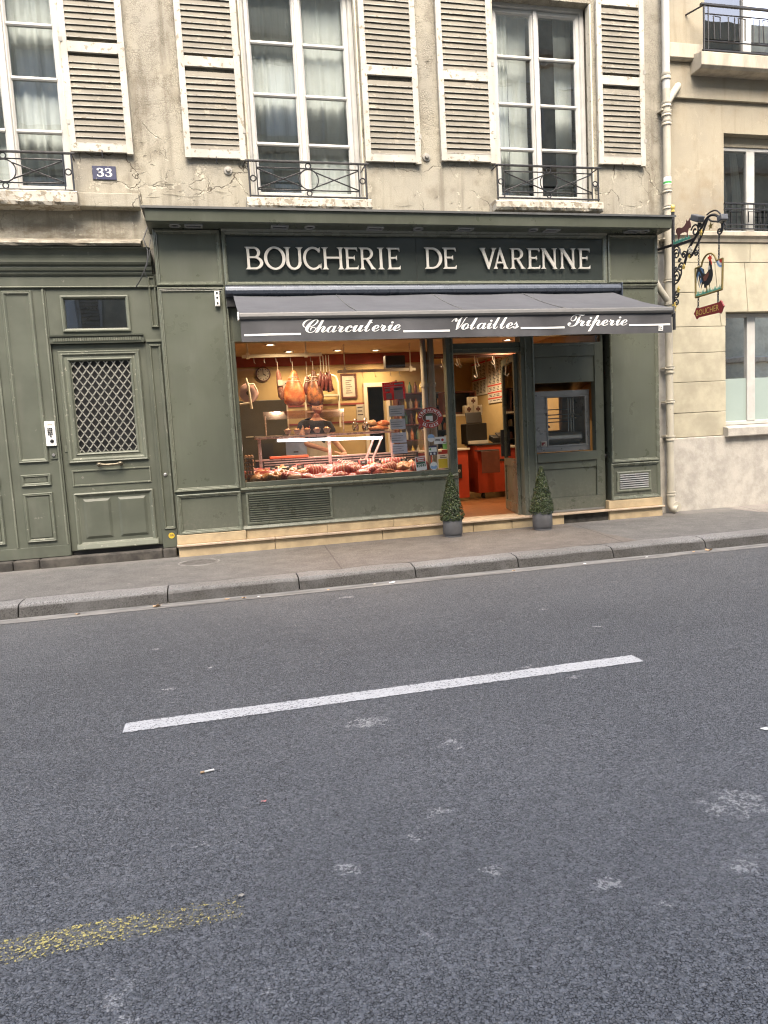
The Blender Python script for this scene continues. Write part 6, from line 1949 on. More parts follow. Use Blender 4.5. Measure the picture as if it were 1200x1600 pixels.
protos = {k: [make_meat(k, s * 3.7) for s in range(3)] for k in MEATLAB}
used = {}
def dup(root):
    c = root.copy(); COL.objects.link(c)
    for ch in root.children:
        d = ch.copy(); COL.objects.link(d); d.parent = c
    return c
def put(kind, x, y, **kw):
    pr = protos[kind][rm.randrange(3)]
    if pr.name not in used:
        used[pr.name] = 1; o = pr
    else:
        o = dup(pr)
    place(o, kind, x, y, **kw)
rowsA = [(0.46, 'slab'), (0.62, 'slab'), (0.80, 'fowl'), (0.95, 'fowl'), (1.10, 'chop'), (1.22, 'chop'), (1.36, 'slab'), (1.54, 'roast'), (1.74, 'slab'), (1.92, 'roast'), (2.08, 'roast'), (2.22, 'chop'), (2.36, 'fowl'), (2.50, 'fowl'), (2.64, 'saus')]
for r_, y in enumerate((0.235, 0.37, 0.51, 0.65, 0.79)):
    for i in range(15):
        x = 0.47 + i * 0.155 + rm.uniform(-0.02, 0.02) + (0.07 if r_ % 2 else 0)
        if x > 2.72: continue
        if x < 0.85: kind = rm.choice(['fowl', 'slab', 'chop', 'fowl'])
        elif x < 1.25: kind = rm.choice(['chop', 'slab', 'fowl', 'red'])
        elif x < 2.1: kind = rm.choice(['slab', 'roast', 'chop', 'red', 'slab'])
        else: kind = rm.choice(['saus', 'fowl', 'saus', 'chop', 'roast'] if r_ > 1 else ['chop', 'fowl', 'fowl', 'roast', 'saus'])
        if r_ == 3 and i % 2: continue
        put(kind, x, y + rm.uniform(-0.02, 0.02), rz=rm.uniform(-0.9, 0.9), dz=rm.uniform(0, 0.012))
for k, pr in protos.items():
    for o in pr:
        if o.name not in used:
            for ch in list(o.children): bpy.data.objects.remove(ch)
            bpy.data.objects.remove(o)
# one label each: counted from the egg trays within its row
ORD = ['first', 'second', 'third', 'fourth', 'fifth', 'sixth', 'seventh', 'eighth', 'ninth', 'tenth', 'eleventh', 'twelfth', 'thirteenth', 'fourteenth', 'fifteenth']
SHORT = {'chop': 'pink rimmed chop', 'roast': 'tied rolled roast', 'red': 'dark red beef piece', 'fowl': 'plucked yellow chicken', 'saus': 'heap of orange sausages', 'slab': 'large pale pink joint'}
rows_ = {}
for (o, kind, x, y) in MEATS:
    r_ = min(range(5), key=lambda q: abs((0.235, 0.37, 0.51, 0.65, 0.79)[q] - y))
    rows_.setdefault((kind, r_), []).append((x, o))
for (kind, r_), lst in rows_.items():
    lst.sort(key=lambda p: p[0])
    for i, (x, o) in enumerate(lst):
        o['label'] = '%s, %s from the egg trays in the %s' % (SHORT[kind], ORD[i], ['front row of the counter', 'second row of the counter', 'middle row of the counter', 'fourth row of the counter', 'back row by the grille'][r_])
# price tags on spikes
for i, (x, y) in enumerate([(0.72, 0.60), (0.92, 0.72), (1.08, 0.62), (1.30, 0.70), (1.48, 0.62), (1.62, 0.74), (1.84, 0.66), (1.98, 0.72), (2.16, 0.62), (2.34, 0.72), (2.55, 0.66), (0.86, 0.45), (1.66, 0.44), (2.28, 0.42)]):
    z = tray_z(y)
    o = MB().prism_x([(y - 0.004, z + 0.10), (y + 0.0, z + 0.10), (y + 0.022, z + 0.155), (y + 0.018, z + 0.157)], x - 0.05, x + 0.05).build('price_tag', 'black', None, origin=(x, y, z))
    tag(o, 'black price tag on a spike, %s from the egg trays, %s' % (ORD[i] if i < 11 else ORD[i - 11], 'rear of the meat' if i < 11 else 'nearer the glass'), 'price tag', 'black price tags in the meat counter')
    MB().tube([(x, y, z + 0.0), (x, y + 0.002, z + 0.105)], 0.003, 5).build('spike', 'steel', o)
    MB().prism_x([(y - 0.0005, z + 0.124), (y + 0.0055, z + 0.137), (y + 0.004, z + 0.1377), (y - 0.002, z + 0.1247)], x - 0.028, x + 0.010).build('print', 'steelgrey', o)
# stack of egg trays at the left end
for k in range(7):
    z = 0.84 + k * 0.052
    root = MB().box(0.325, 0.445, 0.22, 0.36, z, z + 0.014).build('egg_tray', 'tray', None, bevel=0.004, origin=(0.385, 0.29, z))
    tag(root, 'pulp tray of brown eggs, %s from the bottom of the stack' % ORD[k], 'egg tray', 'stacked egg trays')
    for a_ in range(3):
        for b_ in range(3):
            MB().ball((0.348 + a_ * 0.038, 0.245 + b_ * 0.042, z + 0.028), (0.017, 0.017, 0.022), 8, 6).build('egg', 'egg', root, smooth=True)
# white bowls on the glass shelf
for k, x in enumerate((0.97, 1.10, 1.24, 1.38, 1.52)):
    o = MB().lathe([(0.03, 0.0), (0.055, 0.06), (0.058, 0.062), (0.050, 0.058), (0.026, 0.006)], (x, 0.95, 1.4425), 16).build('bowl', 'offwhite', None, smooth=True, origin=(x, 0.95, 1.4425))
    tag(o, 'small white bowl, %s from the left on the glass counter shelf' % ORD[k], 'bowl', 'white bowls on the counter shelf')
    lump(0.042, 0.042, 0.03, k * 2.0, 0.3, flat=False).xform(Matrix.Translation((x, 0.95, 1.495))).build('salad', ['fat', 'poultry', 'sausage', 'fat', 'poultry'][k], o, smooth=True)
# charcuterie and bags on the right of the shelf
for k, (x, z, rx_, mat, nm, lab) in enumerate(((2.28, 1.49, 0.16, 'sausage', 'cured_sausage', 'long orange cured sausage lying on the counter shelf'), (2.34, 1.55, 0.10, 'ham', 'cooked_ham', 'orange cooked ham resting on the long sausage'), (2.18, 1.56, 0.07, 'poultry', 'roast_piece', 'small golden roast beside the cooked ham'))):
    o = lump(rx_, 0.055, 0.05, 3.3 * k, 0.2).xform(Matrix.Translation((x, 0.95, z - 0.048))).build(nm, mat, None, smooth=True, origin=(x, 0.95, z - 0.05))
    tag(o, lab, 'charcuterie')
for k, x in enumerate((1.92, 2.06)):
    m_ = MB().lathe([(0.035, 0), (0.045, 0.03), (0.045, 0.09), (0.02, 0.13), (0.008, 0.135), (0.03, 0.17)], (x, 0.88, 1.4425), 10)
    o = m_.build('cellophane_bag', 'bagglass', None, smooth=True, origin=(x, 0.88, 1.4425))
    tag(o, ['clear tied bag of sweets nearest the sneeze guard', 'clear tied bag of sweets beside the orange sausage'][k], 'bag')
    for q in range(9):
        MB().ball((x + rm.uniform(-.03, .03), 0.88 + rm.uniform(-.03, .03), 1.46 + 0.008 * q), 0.014, 7, 5).build('sweet', ['paper', 'meat_red', 'sausage'][q % 3], o, smooth=True)
# hanging rails with meat
def rail(x0, x1, y, z, hx, hooks, label):
    o = MB().box(x0, x1, y - 0.015, y + 0.015, z - 0.022, z + 0.022).build('hanging_rail', 'cream', None, bevel=0.004, origin=((x0 + x1) / 2, y, z))
    tag(o, label, 'rail')
    for x in hx:
        MB().tube([(x, y, z), (x, y, ZCL)], 0.010, 8).build('drop_rod', 'cream', o)
        MB().box(x - 0.022, x + 0.022, y - 0.024, y + 0.024, z - 0.035, z + 0.045).build('clamp', 'cream', o, bevel=0.004)
    for x in hooks:
        MB().tube([(x, y - 0.02, z + 0.026), (x, y + 0.02, z + 0.026), (x, y + 0.022, z - 0.03), (x, y, z - 0.09), (x + 0.014, y - 0.012, z - 0.10)], 0.004, 5).build('hook', 'steel', o)
rail(0.42, 1.52, 1.0, 2.535, (0.50, 1.30), (0.58, 0.72, 0.88, 1.08, 1.36, 1.50), 'cream ceiling rail carrying the hanging hams')
rail(1.90, 3.16, 2.0, 2.385, (2.02, 3.08), (2.15, 2.3, 2.5, 2.75, 2.9), 'cream ceiling rail further back without meat')
def cord(x, y, z0, z1, o):
    MB().tube([(x, y, z0), (x, y, z1)], 0.004, 5).build('cord', 'paper', o)
def ham(x, y, ztop, zbot, w, mat, label, tilt=0.0):
    Hh = ztop - zbot
    m_ = MB()
    prof = [(0.0, 0.0), (0.30, 0.03), (0.46, 0.12), (0.50, 0.28), (0.45, 0.45), (0.34, 0.62), (0.22, 0.76), (0.14, 0.88), (0.11, 0.96), (0.0, 1.0)]
    m_.lathe([(r_ * w, h_ * Hh) for r_, h_ in prof], (x, y, zbot), 18)
    m_.v = [(p[0] + tilt * (ztop - p[2]) + 0.026 * mnoise.noise((p[0] * 7, p[1] * 9, p[2] * 6)) + 0.010 * mnoise.noise((p[0] * 19, p[1] * 19, p[2] * 17)), y + (p[1] - y) * 0.62 + 0.012 * mnoise.noise((p[2] * 9, p[0] * 9, 3)), p[2]) for p in m_.v]
    o = m_.build('cured_ham', mat, None, smooth=True, origin=(x, y, zbot))
    tag(o, label, 'ham')
    tw = MB()
    for h_ in (0.70, 0.80):
        rr = w * (0.28 if h_ < 0.75 else 0.20)
        tw.tube([(x + tilt * (1 - h_) * Hh + rr * math.cos(a_), y + rr * 0.66 * math.sin(a_), zbot + h_ * Hh) for a_ in [2 * math.pi * q / 14 for q in range(14)]], 0.006, 5, True)
    tw.build('string', 'paper', o)
    cord(x, y, ztop - 0.01, 2.45, o)
ham(1.10, 1.0, 2.33, 1.83, 0.325, 'ham', 'large orange cured ham hanging by a string in the shop window')
ham(1.385, 1.0, 2.33, 1.82, 0.24, 'ham2', 'darker brown cured ham hanging right of the large orange one', 0.02)
ham(1.30, 1.05, 2.25, 1.98, 0.13, 'meat_dark', 'small dark ham hanging between the two large hams')
o = MB().tube([(0.895, 1.0, 2.34), (0.90, 1.0, 2.28), (0.91, 1.0, 2.1), (0.925, 1.0, 1.98), (0.93, 1.0, 1.93)], [0.015, 0.036, 0.042, 0.05, 0.02], 12).build('salami', 'salami', None, smooth=True, origin=(0.9, 1.0, 1.93))
tag(o, 'long thin salami hanging left of the orange ham', 'salami')
cord(0.895, 1.0, 2.33, 2.45, o)
MB().box(0.88, 0.945, 0.945, 0.953, 2.12, 2.2).build('paper_label', 'paper', o)
for k in range(7):
    x = 1.49 + 0.04 * (k % 4) + 0.012 * (k // 4); y = 0.98 + 0.05 * (k // 4)
    o = MB().tube([(x, y, 2.30 - 0.02 * (k % 3)), (x - 0.005, y, 2.24), (x + 0.02 * (k - 3) * 0.5, y, 2.16), (x + 0.026 * (k - 3), y, 2.03 - 0.02 * (k % 2))], [0.008, 0.026, 0.032, 0.014], 8).build('dry_sausage', 'meat_dark', None, smooth=True, origin=(x, y, 2.1))
    tag(o, 'dark dry sausage, %s of the bunch counted from the hams' % ORD[k], 'sausage', 'bunch of dark dry sausages')
    cord(x, y, 2.29, 2.52, o)
# clock, frames, scale
ck = MB().lathe([(0.125, 0), (0.125, -0.03), (0.108, -0.034), (0.105, -0.02)], (0.84, 3.198, 2.50), 26, 'y', cap=False).build('wall_clock', 'darkwood', None, smooth=True, origin=(0.84, 3.2, 2.5))
tag(ck, 'round wall clock with cream face at the left of the shop', 'clock')
MB().lathe([(0.106, -0.018), (0.0, -0.019)], (0.84, 3.198, 2.50), 26, 'y').build('clock_face', 'paper', ck)
m_ = MB()
for q in range(12):
    a_ = q * math.pi / 6
    m_.box(0.84 + 0.085 * math.sin(a_) - 0.006, 0.84 + 0.085 * math.sin(a_) + 0.006, 3.175, 3.178, 2.5 + 0.085 * math.cos(a_) - 0.008, 2.5 + 0.085 * math.cos(a_) + 0.008)
m_.build('hour_marks', 'ink', ck)
MB().flatbar([(0.84, 2.5), (0.84, 2.578)], 0.010, lambda u, v, d: (u, 3.170 + d, v), 0.003).build('minute_hand', 'ink', ck)
MB().flatbar([(0.84, 2.5), (0.885, 2.475)], 0.013, lambda u, v, d: (u, 3.166 + d, v), 0.003).build('hour_hand', 'ink', ck)
pf = MB().ring(2.15, 2.43, 2.04, 2.46, [(0, 3.198), (0, 3.175), (0.025, 3.175), (0.03, 3.19), (0.03, 3.198)], True).build('picture_frame', 'darkwood', None, origin=(2.29, 3.198, 2.04))
tag(pf, 'dark framed certificate on the ochre wall beside the inner door', 'picture')
MB().rect(2.18, 2.40, 2.07, 2.43, 3.192).build('print_sheet', 'paper', pf)
m_ = MB()
for q in range(7): m_.box(2.235, 2.345 - 0.02 * (q % 3), 3.187, 3.190, 2.13 + q * 0.035, 2.138 + q * 0.035)
m_.build('print_lines', 'ink', pf)['kind'] = 'stuff'
hs_ = MB().lathe([(0.125, 0), (0.13, -0.02), (0.12, -0.035), (0, -0.045)], (0.455, 0.62, 2.01), 22, 'y').build('slicer_guard', 'slicerpink', None, smooth=True, origin=(0.455, 0.62, 1.9))
tag(hs_, 'pale pink round blade guard with bent bar near the left window edge', 'slicer')
MB().tube([(0.43, 0.55, 2.20), (0.455, 0.55, 2.10), (0.47, 0.55, 1.90), (0.48, 0.55, 1.80)], 0.016, 8).build('guide_bar', 'cream', hs_, smooth=True)
MB().tube([(0.33, 0.55, 1.865), (0.48, 0.55, 1.88)], 0.014, 8).build('handle_bar', 'cream', hs_, smooth=True)
MB().tube([(0.46, 0.56, 2.12), (0.53, 0.56, 2.12), (0.56, 0.56, 2.05)], 0.012, 8).build('handle_bar', 'cream', hs_, smooth=True)
MB().lathe([(0.03, 0), (0.03, -0.02), (0, -0.02)], (0.455, 0.58, 2.01), 14, 'y').build('hub', 'ink', hs_, smooth=True)
# cream bent-rod rack on the back wall
rk = MB()
rk.tube([(1.50, 3.0, 1.55), (1.50, 3.0, 2.30), (1.53, 3.0, 2.40), (1.62, 3.0, 2.44), (1.95, 3.0, 2.44), (2.04, 3.0, 2.40), (2.07, 3.0, 2.30), (2.07, 3.0, 1.55)], 0.018, 8)
rko = rk.build('wall_rack', 'cream', None, smooth=True, origin=(1.78, 3.0, 1.55))
tag(rko, 'cream bent tube rack with rounded top behind the butcher', 'rack')
for z in (2.08, 1.82):
    MB().box(1.50, 2.07, 2.95, 3.15, z, z + 0.025).build('shelf', 'cream', rko)
# bottle shelves between the inner door and the window post
bsx = MB().box(3.06, 3.09, 2.95, 3.19, 0.9, 2.30).box(3.60, 3.63, 2.95, 3.19, 0.9, 2.30)
bso = bsx.build('bottle_shelves', 'darkwood', None, origin=(3.35, 3.1, 0.9))
tag(bso, 'dark wooden bottle shelves against the ochre wall right of the inner door', 'shelving')
for r_ in range(5):
    z = 1.00 + r_ * 0.27
    MB().box(3.09, 3.60, 2.95, 3.19, z - 0.02, z).build('shelf', 'darkwood', bso)
    for q in range(5):
        x = 3.14 + q * 0.10
        hb = 0.17 + 0.02 * ((q * 3 + r_) % 3)
        o = MB().lathe([(0.030, 0), (0.033, 0.01), (0.033, hb * 0.6), (0.012, hb * 0.8), (0.012, hb), (0.0, hb)], (x, 3.05, z + 0.001), 10).build('bottle', ['leafdark', 'darkwood', 'gold', 'paper', 'sausage'][(q + 2 * r_) % 5], None, smooth=True, origin=(x, 3.05, z + 0.001))
        tag(o, '%s bottle on the %s bottle shelf beside the inner door' % (['dark green', 'dark brown', 'yellow', 'cream', 'orange'][(q + 2 * r_) % 5], ['lowest', 'second', 'middle', 'fourth', 'top'][r_]), 'bottle', 'bottles on the dark shelves')
for k, (x, z, w_, h_) in enumerate(((1.72, 2.22, 0.10, 0.14), (1.28, 2.28, 0.12, 0.10), (2.47, 1.80, 0.07, 0.16))):
    o = MB().box(x - w_, x + w_, 3.186, 3.192, z - h_, z + h_).build('wall_notice', 'paper', None, origin=(x, 3.19, z))
    tag(o, ['cream notice on the ochre wall behind the bunch of sausages', 'pale notice on the ochre wall behind the dark ham', 'narrow cream notice beside the inner door frame'][k], 'notice')
    for q in range(3): MB().box(x - w_ * 0.7, x + w_ * (0.6 - 0.2 * (q % 2)), 3.183, 3.1855, z + h_ * (0.5 - 0.4 * q) - 0.008, z + h_ * (0.5 - 0.4 * q) + 0.008).build('print', 'ink', o)
# dark doorless opening and appliances low at the left back
ap = MB().box(0.30, 1.12, 2.4, 3.1, ZFL, 2.02).build('tall_cabinet', 'cabinet', None, bevel=0.01, origin=(0.75, 2.7, ZFL))
tag(ap, 'tall dark olive cabinet under the wall clock', 'cabinet')
for z in (0.9, 1.45): MB().box(0.45, 1.02, 2.385, 2.399, z, z + 0.012).build('shelf_edge', 'cream', ap)
MB().box(0.70, 0.86, 2.37, 2.399, 1.12, 1.34).build('cabinet_vent', 'case_dark', ap)
ps = MB().box(0.99, 1.30, 1.60, 1.604, 1.14, 1.385).build('notice_sheet', 'bluepaper', None, origin=(1.15, 1.6, 1.14))
tag(ps, 'pale blue notice sheet hanging under the lit counter frame', 'notice')
MB().box(1.10, 1.17, 1.596, 1.599, 1.18, 1.20).build('print_block', 'ink', ps)
MB().tube([(1.05, 1.602, 1.38), (1.05, 1.602, 1.9)], 0.012, 8).build('hanging_rod', 'cream', ps)
# black screen near the ceiling, right
bx = MB().box(2.82, 3.16, 2.6, 2.75, 2.48, 2.68).build('wall_speaker', 'black', None, bevel=0.008, origin=(3.0, 2.7, 2.48))
tag(bx, 'black loudspeaker box under the shop ceiling near the inner door', 'loudspeaker')
# cream risers just inside the glass
for k, x in enumerate((2.80, 2.905)):
    o = MB().tube([(x, 0.34, ZFL), (x, 0.34, 1.4), (x, 0.34, ZCL)], [0.046, 0.046, 0.046] if k else [0.040, 0.040, 0.040], 14).build('riser_pipe', 'pipe', None, smooth=True, origin=(x, 0.34, ZFL))
    tag(o, ['thinner cream riser pipe inside the window, on the left', 'thicker cream riser pipe inside the window beside the door post'][k], 'pipe')
    MB().lathe([(0.046, 0), (0.056, 0.004), (0.056, 0.05), (0.046, 0.054)], (x, 0.34, 1.98), 14).build('collar', 'pipe', o, smooth=True)

# ---- door side: counters, till, shelves, boards
rc = MB().box(3.30, 4.235, 2.70, 3.15, ZFL + 0.06, 1.04).build('red_counter', 'counter_red', None, bevel=0.006, origin=(3.8, 2.9, ZFL))
tag(rc, 'red counter with a dark plaque, left side of the open door', 'counter')
MB().box(3.28, 4.26, 2.66, 3.18, 1.042, 1.075).build('counter_top', 'paper', rc, bevel=0.005)
pq = MB().box(3.80, 4.10, 2.672, 2.699, 0.56, 0.80).build('plaque', 'black', rc)
t = MB(); put_text(t, 'ne', 3.975, 4.075, 0.665, lambda u, v: (u, 2.669, v), h=0.05); t.build('lettering', 'paper', rc)
rc2 = MB().box(4.50, 5.35, 2.95, 3.5, ZFL + 0.10, 1.10).build('till_counter', 'counter_red', None, bevel=0.006, origin=(4.9, 3.2, ZFL))
tag(rc2, 'red till counter on castors inside the door, right side', 'counter')
MB().box(4.47, 5.37, 2.92, 3.53, 1.102, 1.128).build('counter_top', 'steel_dark', rc2, bevel=0.004)
MB().box(4.45, 4.78, 2.60, 2.63, 0.62, 1.0).build('hanging_flap', 'darkwood', rc2, bevel=0.004)
MB().box(4.45, 4.78, 2.63, 2.95, 1.00, 1.02).build('flap_arm', 'steel_dark', rc2)
for x in (4.6, 5.2):
    MB().lathe([(0.05, -0.02), (0.05, 0.02)], (x, 3.0, ZFL + 0.05), 12, 'x').build('castor', 'black', rc2)
MB().box(4.92, 5.12, 2.93, 2.949, 0.80, 0.84).build('handle_strip', 'black', rc2)
rg = MB().box(4.38, 4.78, 3.15, 3.45, 1.13, 1.50).build('cash_register', 'black', None, bevel=0.015, origin=(4.6, 3.3, 1.13))
tag(rg, 'black cash register on the till counter by the door', 'cash register')
MB().obox((4.55, 3.20, 1.60), 0.30, 0.03, 0.20, Matrix.Rotation(-0.3, 3, 'X')).build('screen', 'steel_dark', rg, bevel=0.006)
MB().box(4.40, 4.76, 3.05, 3.149, 1.13, 1.19).build('cash_drawer', 'paper', rg, bevel=0.004)
mc = MB().obox((4.95, 3.15, 1.20), 0.20, 0.24, 0.10, Matrix.Rotation(0.25, 3, 'X')).build('card_reader', 'black', None, bevel=0.012, origin=(4.95, 3.15, 1.13))
tag(mc, 'black card reader right of the cash register', 'card reader')
MB().obox((5.02, 3.12, 1.27), 0.14, 0.18, 0.02, Matrix.Rotation(0.4, 3, 'X')).build('keypad', 'steel_dark', mc)
pr_ = MB().tube([(3.98, 2.70, 1.075), (3.985, 2.70, 1.72)], 0.018, 8).build('counter_post', 'cream', None, smooth=True, origin=(3.98, 2.7, 1.075))
tag(pr_, 'slim cream post standing on the red counter', 'post')
tub = MB().lathe([(0.055, 0), (0.07, 0.13), (0.066, 0.13), (0.05, 0.01)], (3.86, 2.75, 1.076), 14).build('green_tub', 'tubgreen', None, smooth=True, origin=(3.86, 2.75, 1.076))
tag(tub, 'small green tub on the white top of the red counter', 'tub')
bx = MB().box(4.02, 4.62, 3.7, 4.0, 1.70, 2.10)
sh_ = MB().ring(4.15, 4.80, 1.70, 2.12, [(0, 4.0), (0, 3.70), (0.03, 3.70), (0.03, 4.0)], True).build('wall_shelf', 'darkwood', None, origin=(4.5, 3.9, 1.7))
tag(sh_, 'dark red wall shelf box holding three white boxes', 'shelf')
MB().rect(4.15, 4.80, 1.70, 2.12, 3.99).build('shelf_back', 'case_dark', sh_)
MB().box(4.10, 4.85, 3.55, 3.75, 1.655, 1.690).build('shelf_board', 'cream', sh_)
for k, (x, z) in enumerate(((4.60, 1.691), (4.78, 1.691), (4.69, 1.845))):
    o = MB().box(x - 0.085, x + 0.085, 3.56, 3.69, z, z + 0.15).build('white_box', 'paper', None, bevel=0.004, origin=(x, 3.62, z))
    tag(o, ['white box with brown motif, lower left of three on the shelf', 'white box with brown motif, lower right of three on the shelf', 'white box with brown motif on top of the other two'][k], 'box')
    MB().box(x - 0.04, x + 0.04, 3.557, 3.5595, z + 0.055, z + 0.10).build('motif', 'brown', o)
    MB().box(x - 0.015, x + 0.015, 3.5575, 3.5590, z + 0.03, z + 0.125).build('motif', 'brown', o)
bk_ = MB()
bk_.box(3.78, 3.82, 4.0, 4.4, ZFL, 2.10).box(4.36, 4.40, 4.0, 4.4, ZFL, 2.10).box(3.82, 4.36, 4.36, 4.4, ZFL, 2.10).box(3.78, 4.40, 4.0, 4.4, 2.101, 2.14)
bko = bk_.build('display_rack', 'black', None, origin=(4.1, 4.2, ZFL))
tag(bko, 'black display rack of jars behind the red counter', 'shelving')
for r_ in range(5):
    z = 0.95 + r_ * 0.235
    MB().box(3.82, 4.36, 4.0, 4.36, z - 0.015, z).build('shelf', 'steel_dark', bko)
    for q in range(5):
        x = 3.87 + q * 0.105
        o = MB().lathe([(0.035, 0), (0.038, 0.06), (0.035, 0.10), (0.025, 0.115), (0.025, 0.13)], (x, 4.08, z + 0.001), 10).build('jar', ['paper', 'sausage', 'fat', 'poultry', 'darkwood'][(q + r_) % 5], None, smooth=True, origin=(x, 4.08, z + 0.001))
        tag(o, '%s jar on the %s shelf of the black rack' % (['cream', 'orange', 'pale pink', 'golden', 'dark brown'][(q + r_) % 5], ['lowest', 'second', 'middle', 'fourth', 'top'][r_]), 'jar', 'jars in the black rack')
bs_ = MB().tube([(3.80 + 0.14 * math.cos(a_), 4.2 + 0.12 * math.sin(a_), 2.22 + 0.05 * math.sin(2 * a_)) for a_ in [2 * math.pi * q / 16 for q in range(16)]], 0.06, 8, True)
o = bs_.build('dried_wreath', 'wicker', None, smooth=True, origin=(3.8, 4.2, 2.142))
tag(o, 'golden straw wreath lying on top of the black rack', 'wreath')
# price boards on the side wall
for k, (ya, yb_, z0, z1, bands) in enumerate(((4.62, 5.42, 2.10, 2.80, (2.77, 2.42)), (3.70, 4.55, 1.90, 2.79, (2.765, 2.24, 2.10, 1.99)))):
    o = MB().box(5.375, 5.399, ya, yb_, z0, z1 - 0.02).build('price_board', 'paper', None, origin=(5.39, (ya + yb_) / 2, z0))
    tag(o, ['white price board with red bands, the deeper one on the side wall', 'taller white price board with red bands nearest the door'][k], 'price board')
    for zb_ in bands: MB().box(5.371, 5.3745, ya, yb_, zb_ - 0.035 if zb_ > 2.7 else zb_ - 0.012, zb_ + 0.012 if zb_ < 2.7 else min(zb_, z1 - 0.02)).build('red_band', 'red', o)
    m_ = MB()
    ncol = 4
    for c_ in range(ncol):
        y0_ = ya + 0.05 + c_ * (yb_ - ya - 0.06) / ncol
        z = z1 - 0.09
        while z > z0 + 0.04:
            if all(abs(z - b_) > 0.035 for b_ in bands):
                m_.box(5.3715, 5.3742, y0_, y0_ + rm.uniform(0.06, (yb_ - ya) / ncol - 0.06), z - 0.006, z + 0.006)
            z -= 0.028
    m_.build('print_lines', 'ink', o)['kind'] = 'stuff'
# hook track near the ceiling over the door side
tr_ = MB().box(3.5, 5.2, 2.05, 2.09, 2.58, 2.62).box(3.5, 5.2, 2.35, 2.39, 2.58, 2.62).build('hook_track', 'darkwood', None, origin=(4.3, 2.2, 2.6))
tag(tr_, 'dark hook track with meat hooks under the ceiling inside the door', 'hook track')
for q in range(9):
    x = 3.72 + q * 0.155
    y = 2.07 if q % 2 else 2.37
    dz_ = 0.10 if q in (3, 6) else 0.0
    MB().tube([(x, y, 2.60), (x + 0.01, y, 2.50 - dz_), (x + 0.03, y - 0.02, 2.44 - 2 * dz_), (x - 0.005, y - 0.04, 2.42 - 2 * dz_), (x - 0.03, y - 0.03, 2.46 - 2 * dz_)], 0.007, 6).build('meat_hook', 'chrome', tr_, smooth=True)

# ---- rotisserie in the hatch
ro = thing('rotisserie', 'stainless rotisserie cabinet with glass door in the serving hatch', 'rotisserie', (4.75, 0.4, 0.988))
m_ = MB()
m_.box(4.335, 5.165, 0.17, 0.72, 1.0, 1.075); m_.box(4.335, 5.165, 0.17, 0.72, 1.775, 1.85)
m_.box(5.105, 5.165, 0.171, 0.719, 1.076, 1.774)
m_.box(4.335, 4.50, 0.171, 0.719, 1.076, 1.774)
body_ = m_.build('body', 'steel', ro, bevel=0.004)
MB().box(4.312, 4.334, 0.18, 0.70, 1.02, 1.70).build('side_panel', 'deepred', ro)
MB().box(4.96, 5.105, 0.60, 0.70, 1.076, 1.774).build('rear_wall', 'oven_back', ro)
MB().box(4.50, 4.96, 0.60, 0.70, 1.076, 1.30).build('rear_wall', 'oven_back', ro)
MB().rect(4.50, 4.96, 1.30, 1.774, 0.65).build('rear_pane', 'shopglass', ro)
for z in (1.42, 1.60):
    MB().tube([(4.50, 0.55, z), (5.10, 0.55, z)], 0.007, 6).build('grid_bar', 'steel_dark', ro)
MB().tube([(4.63, 0.50, 1.09), (4.63, 0.50, 1.77)], 0.012, 8).build('heater_rod', 'chrome', ro)
hd_ = MB().prism_x([(0.30, 1.99), (0.30, 2.30), (1.0, 2.30), (1.0, 1.86), (0.75, 1.86)], 4.285, 5.30).build('extractor_hood', 'oven_back', None, origin=(4.8, 0.6, 1.86))
tag(hd_, 'dark extractor hood above the rotisserie in the hatch', 'hood')
MB().ring(4.50, 5.106, 1.075, 1.776, [(0, 0.175), (0, 0.160), (0.016, 0.160), (0.02, 0.175)], True).build('door_frame', 'steel', ro)
MB().rect(4.51, 5.096, 1.085, 1.766, 0.172).build('door_pane', 'shopglass', ro)
m_ = MB()
vs, fs = [], []
for k in range(13):
    a_ = math.radians(-80 + 115 * k / 12)
    for x in (4.53, 5.07):
        vs.append((x, 0.42 - 0.20 * math.cos(a_), 1.20 + 0.125 * math.sin(a_)))
for k in range(12): fs.append((2 * k, 2 * k + 1, 2 * k + 3, 2 * k + 2))
m_.add(vs, fs)
m_.build('drip_drum', 'chrome', ro, smooth=True)
for (y, z) in ((0.35, 1.52), (0.42, 1.47)):
    MB().tube([(4.50, y, z), (5.10, y, z)], 0.008, 8).build('skewer', 'chrome', ro)
for x in (4.98, 5.02, 5.06):
    MB().tube([(x, 0.45, 1.10), (x, 0.45, 1.76)], 0.010, 8).build('heater_rod', 'chrome', ro)
lump(0.10, 0.07, 0.03, 4.4, 0.2).xform(Matrix.Translation((4.60, 0.48, 1.34))).build('tray_lip', 'counter_red', ro, smooth=True)
for z in (1.30, 1.62):
    MB().lathe([(0.016, 0), (0.016, -0.012), (0, -0.014)], (4.487, 0.171, z), 12, 'y').build('hinge_stud', 'steel', ro, smooth=True)
bp = MB().box(4.40, 4.49, 0.162, 0.1695, 1.085, 1.155).build('badge', 'paper', ro)
MB().box(4.412, 4.468, 0.159, 0.1618, 1.097, 1.143).build('badge_print', 'deepred', ro)
MB().prism_y([(4.425, 1.10), (4.462, 1.10), (4.462, 1.13)], 0.1565, 0.1588).build('badge_print', 'paper', ro)

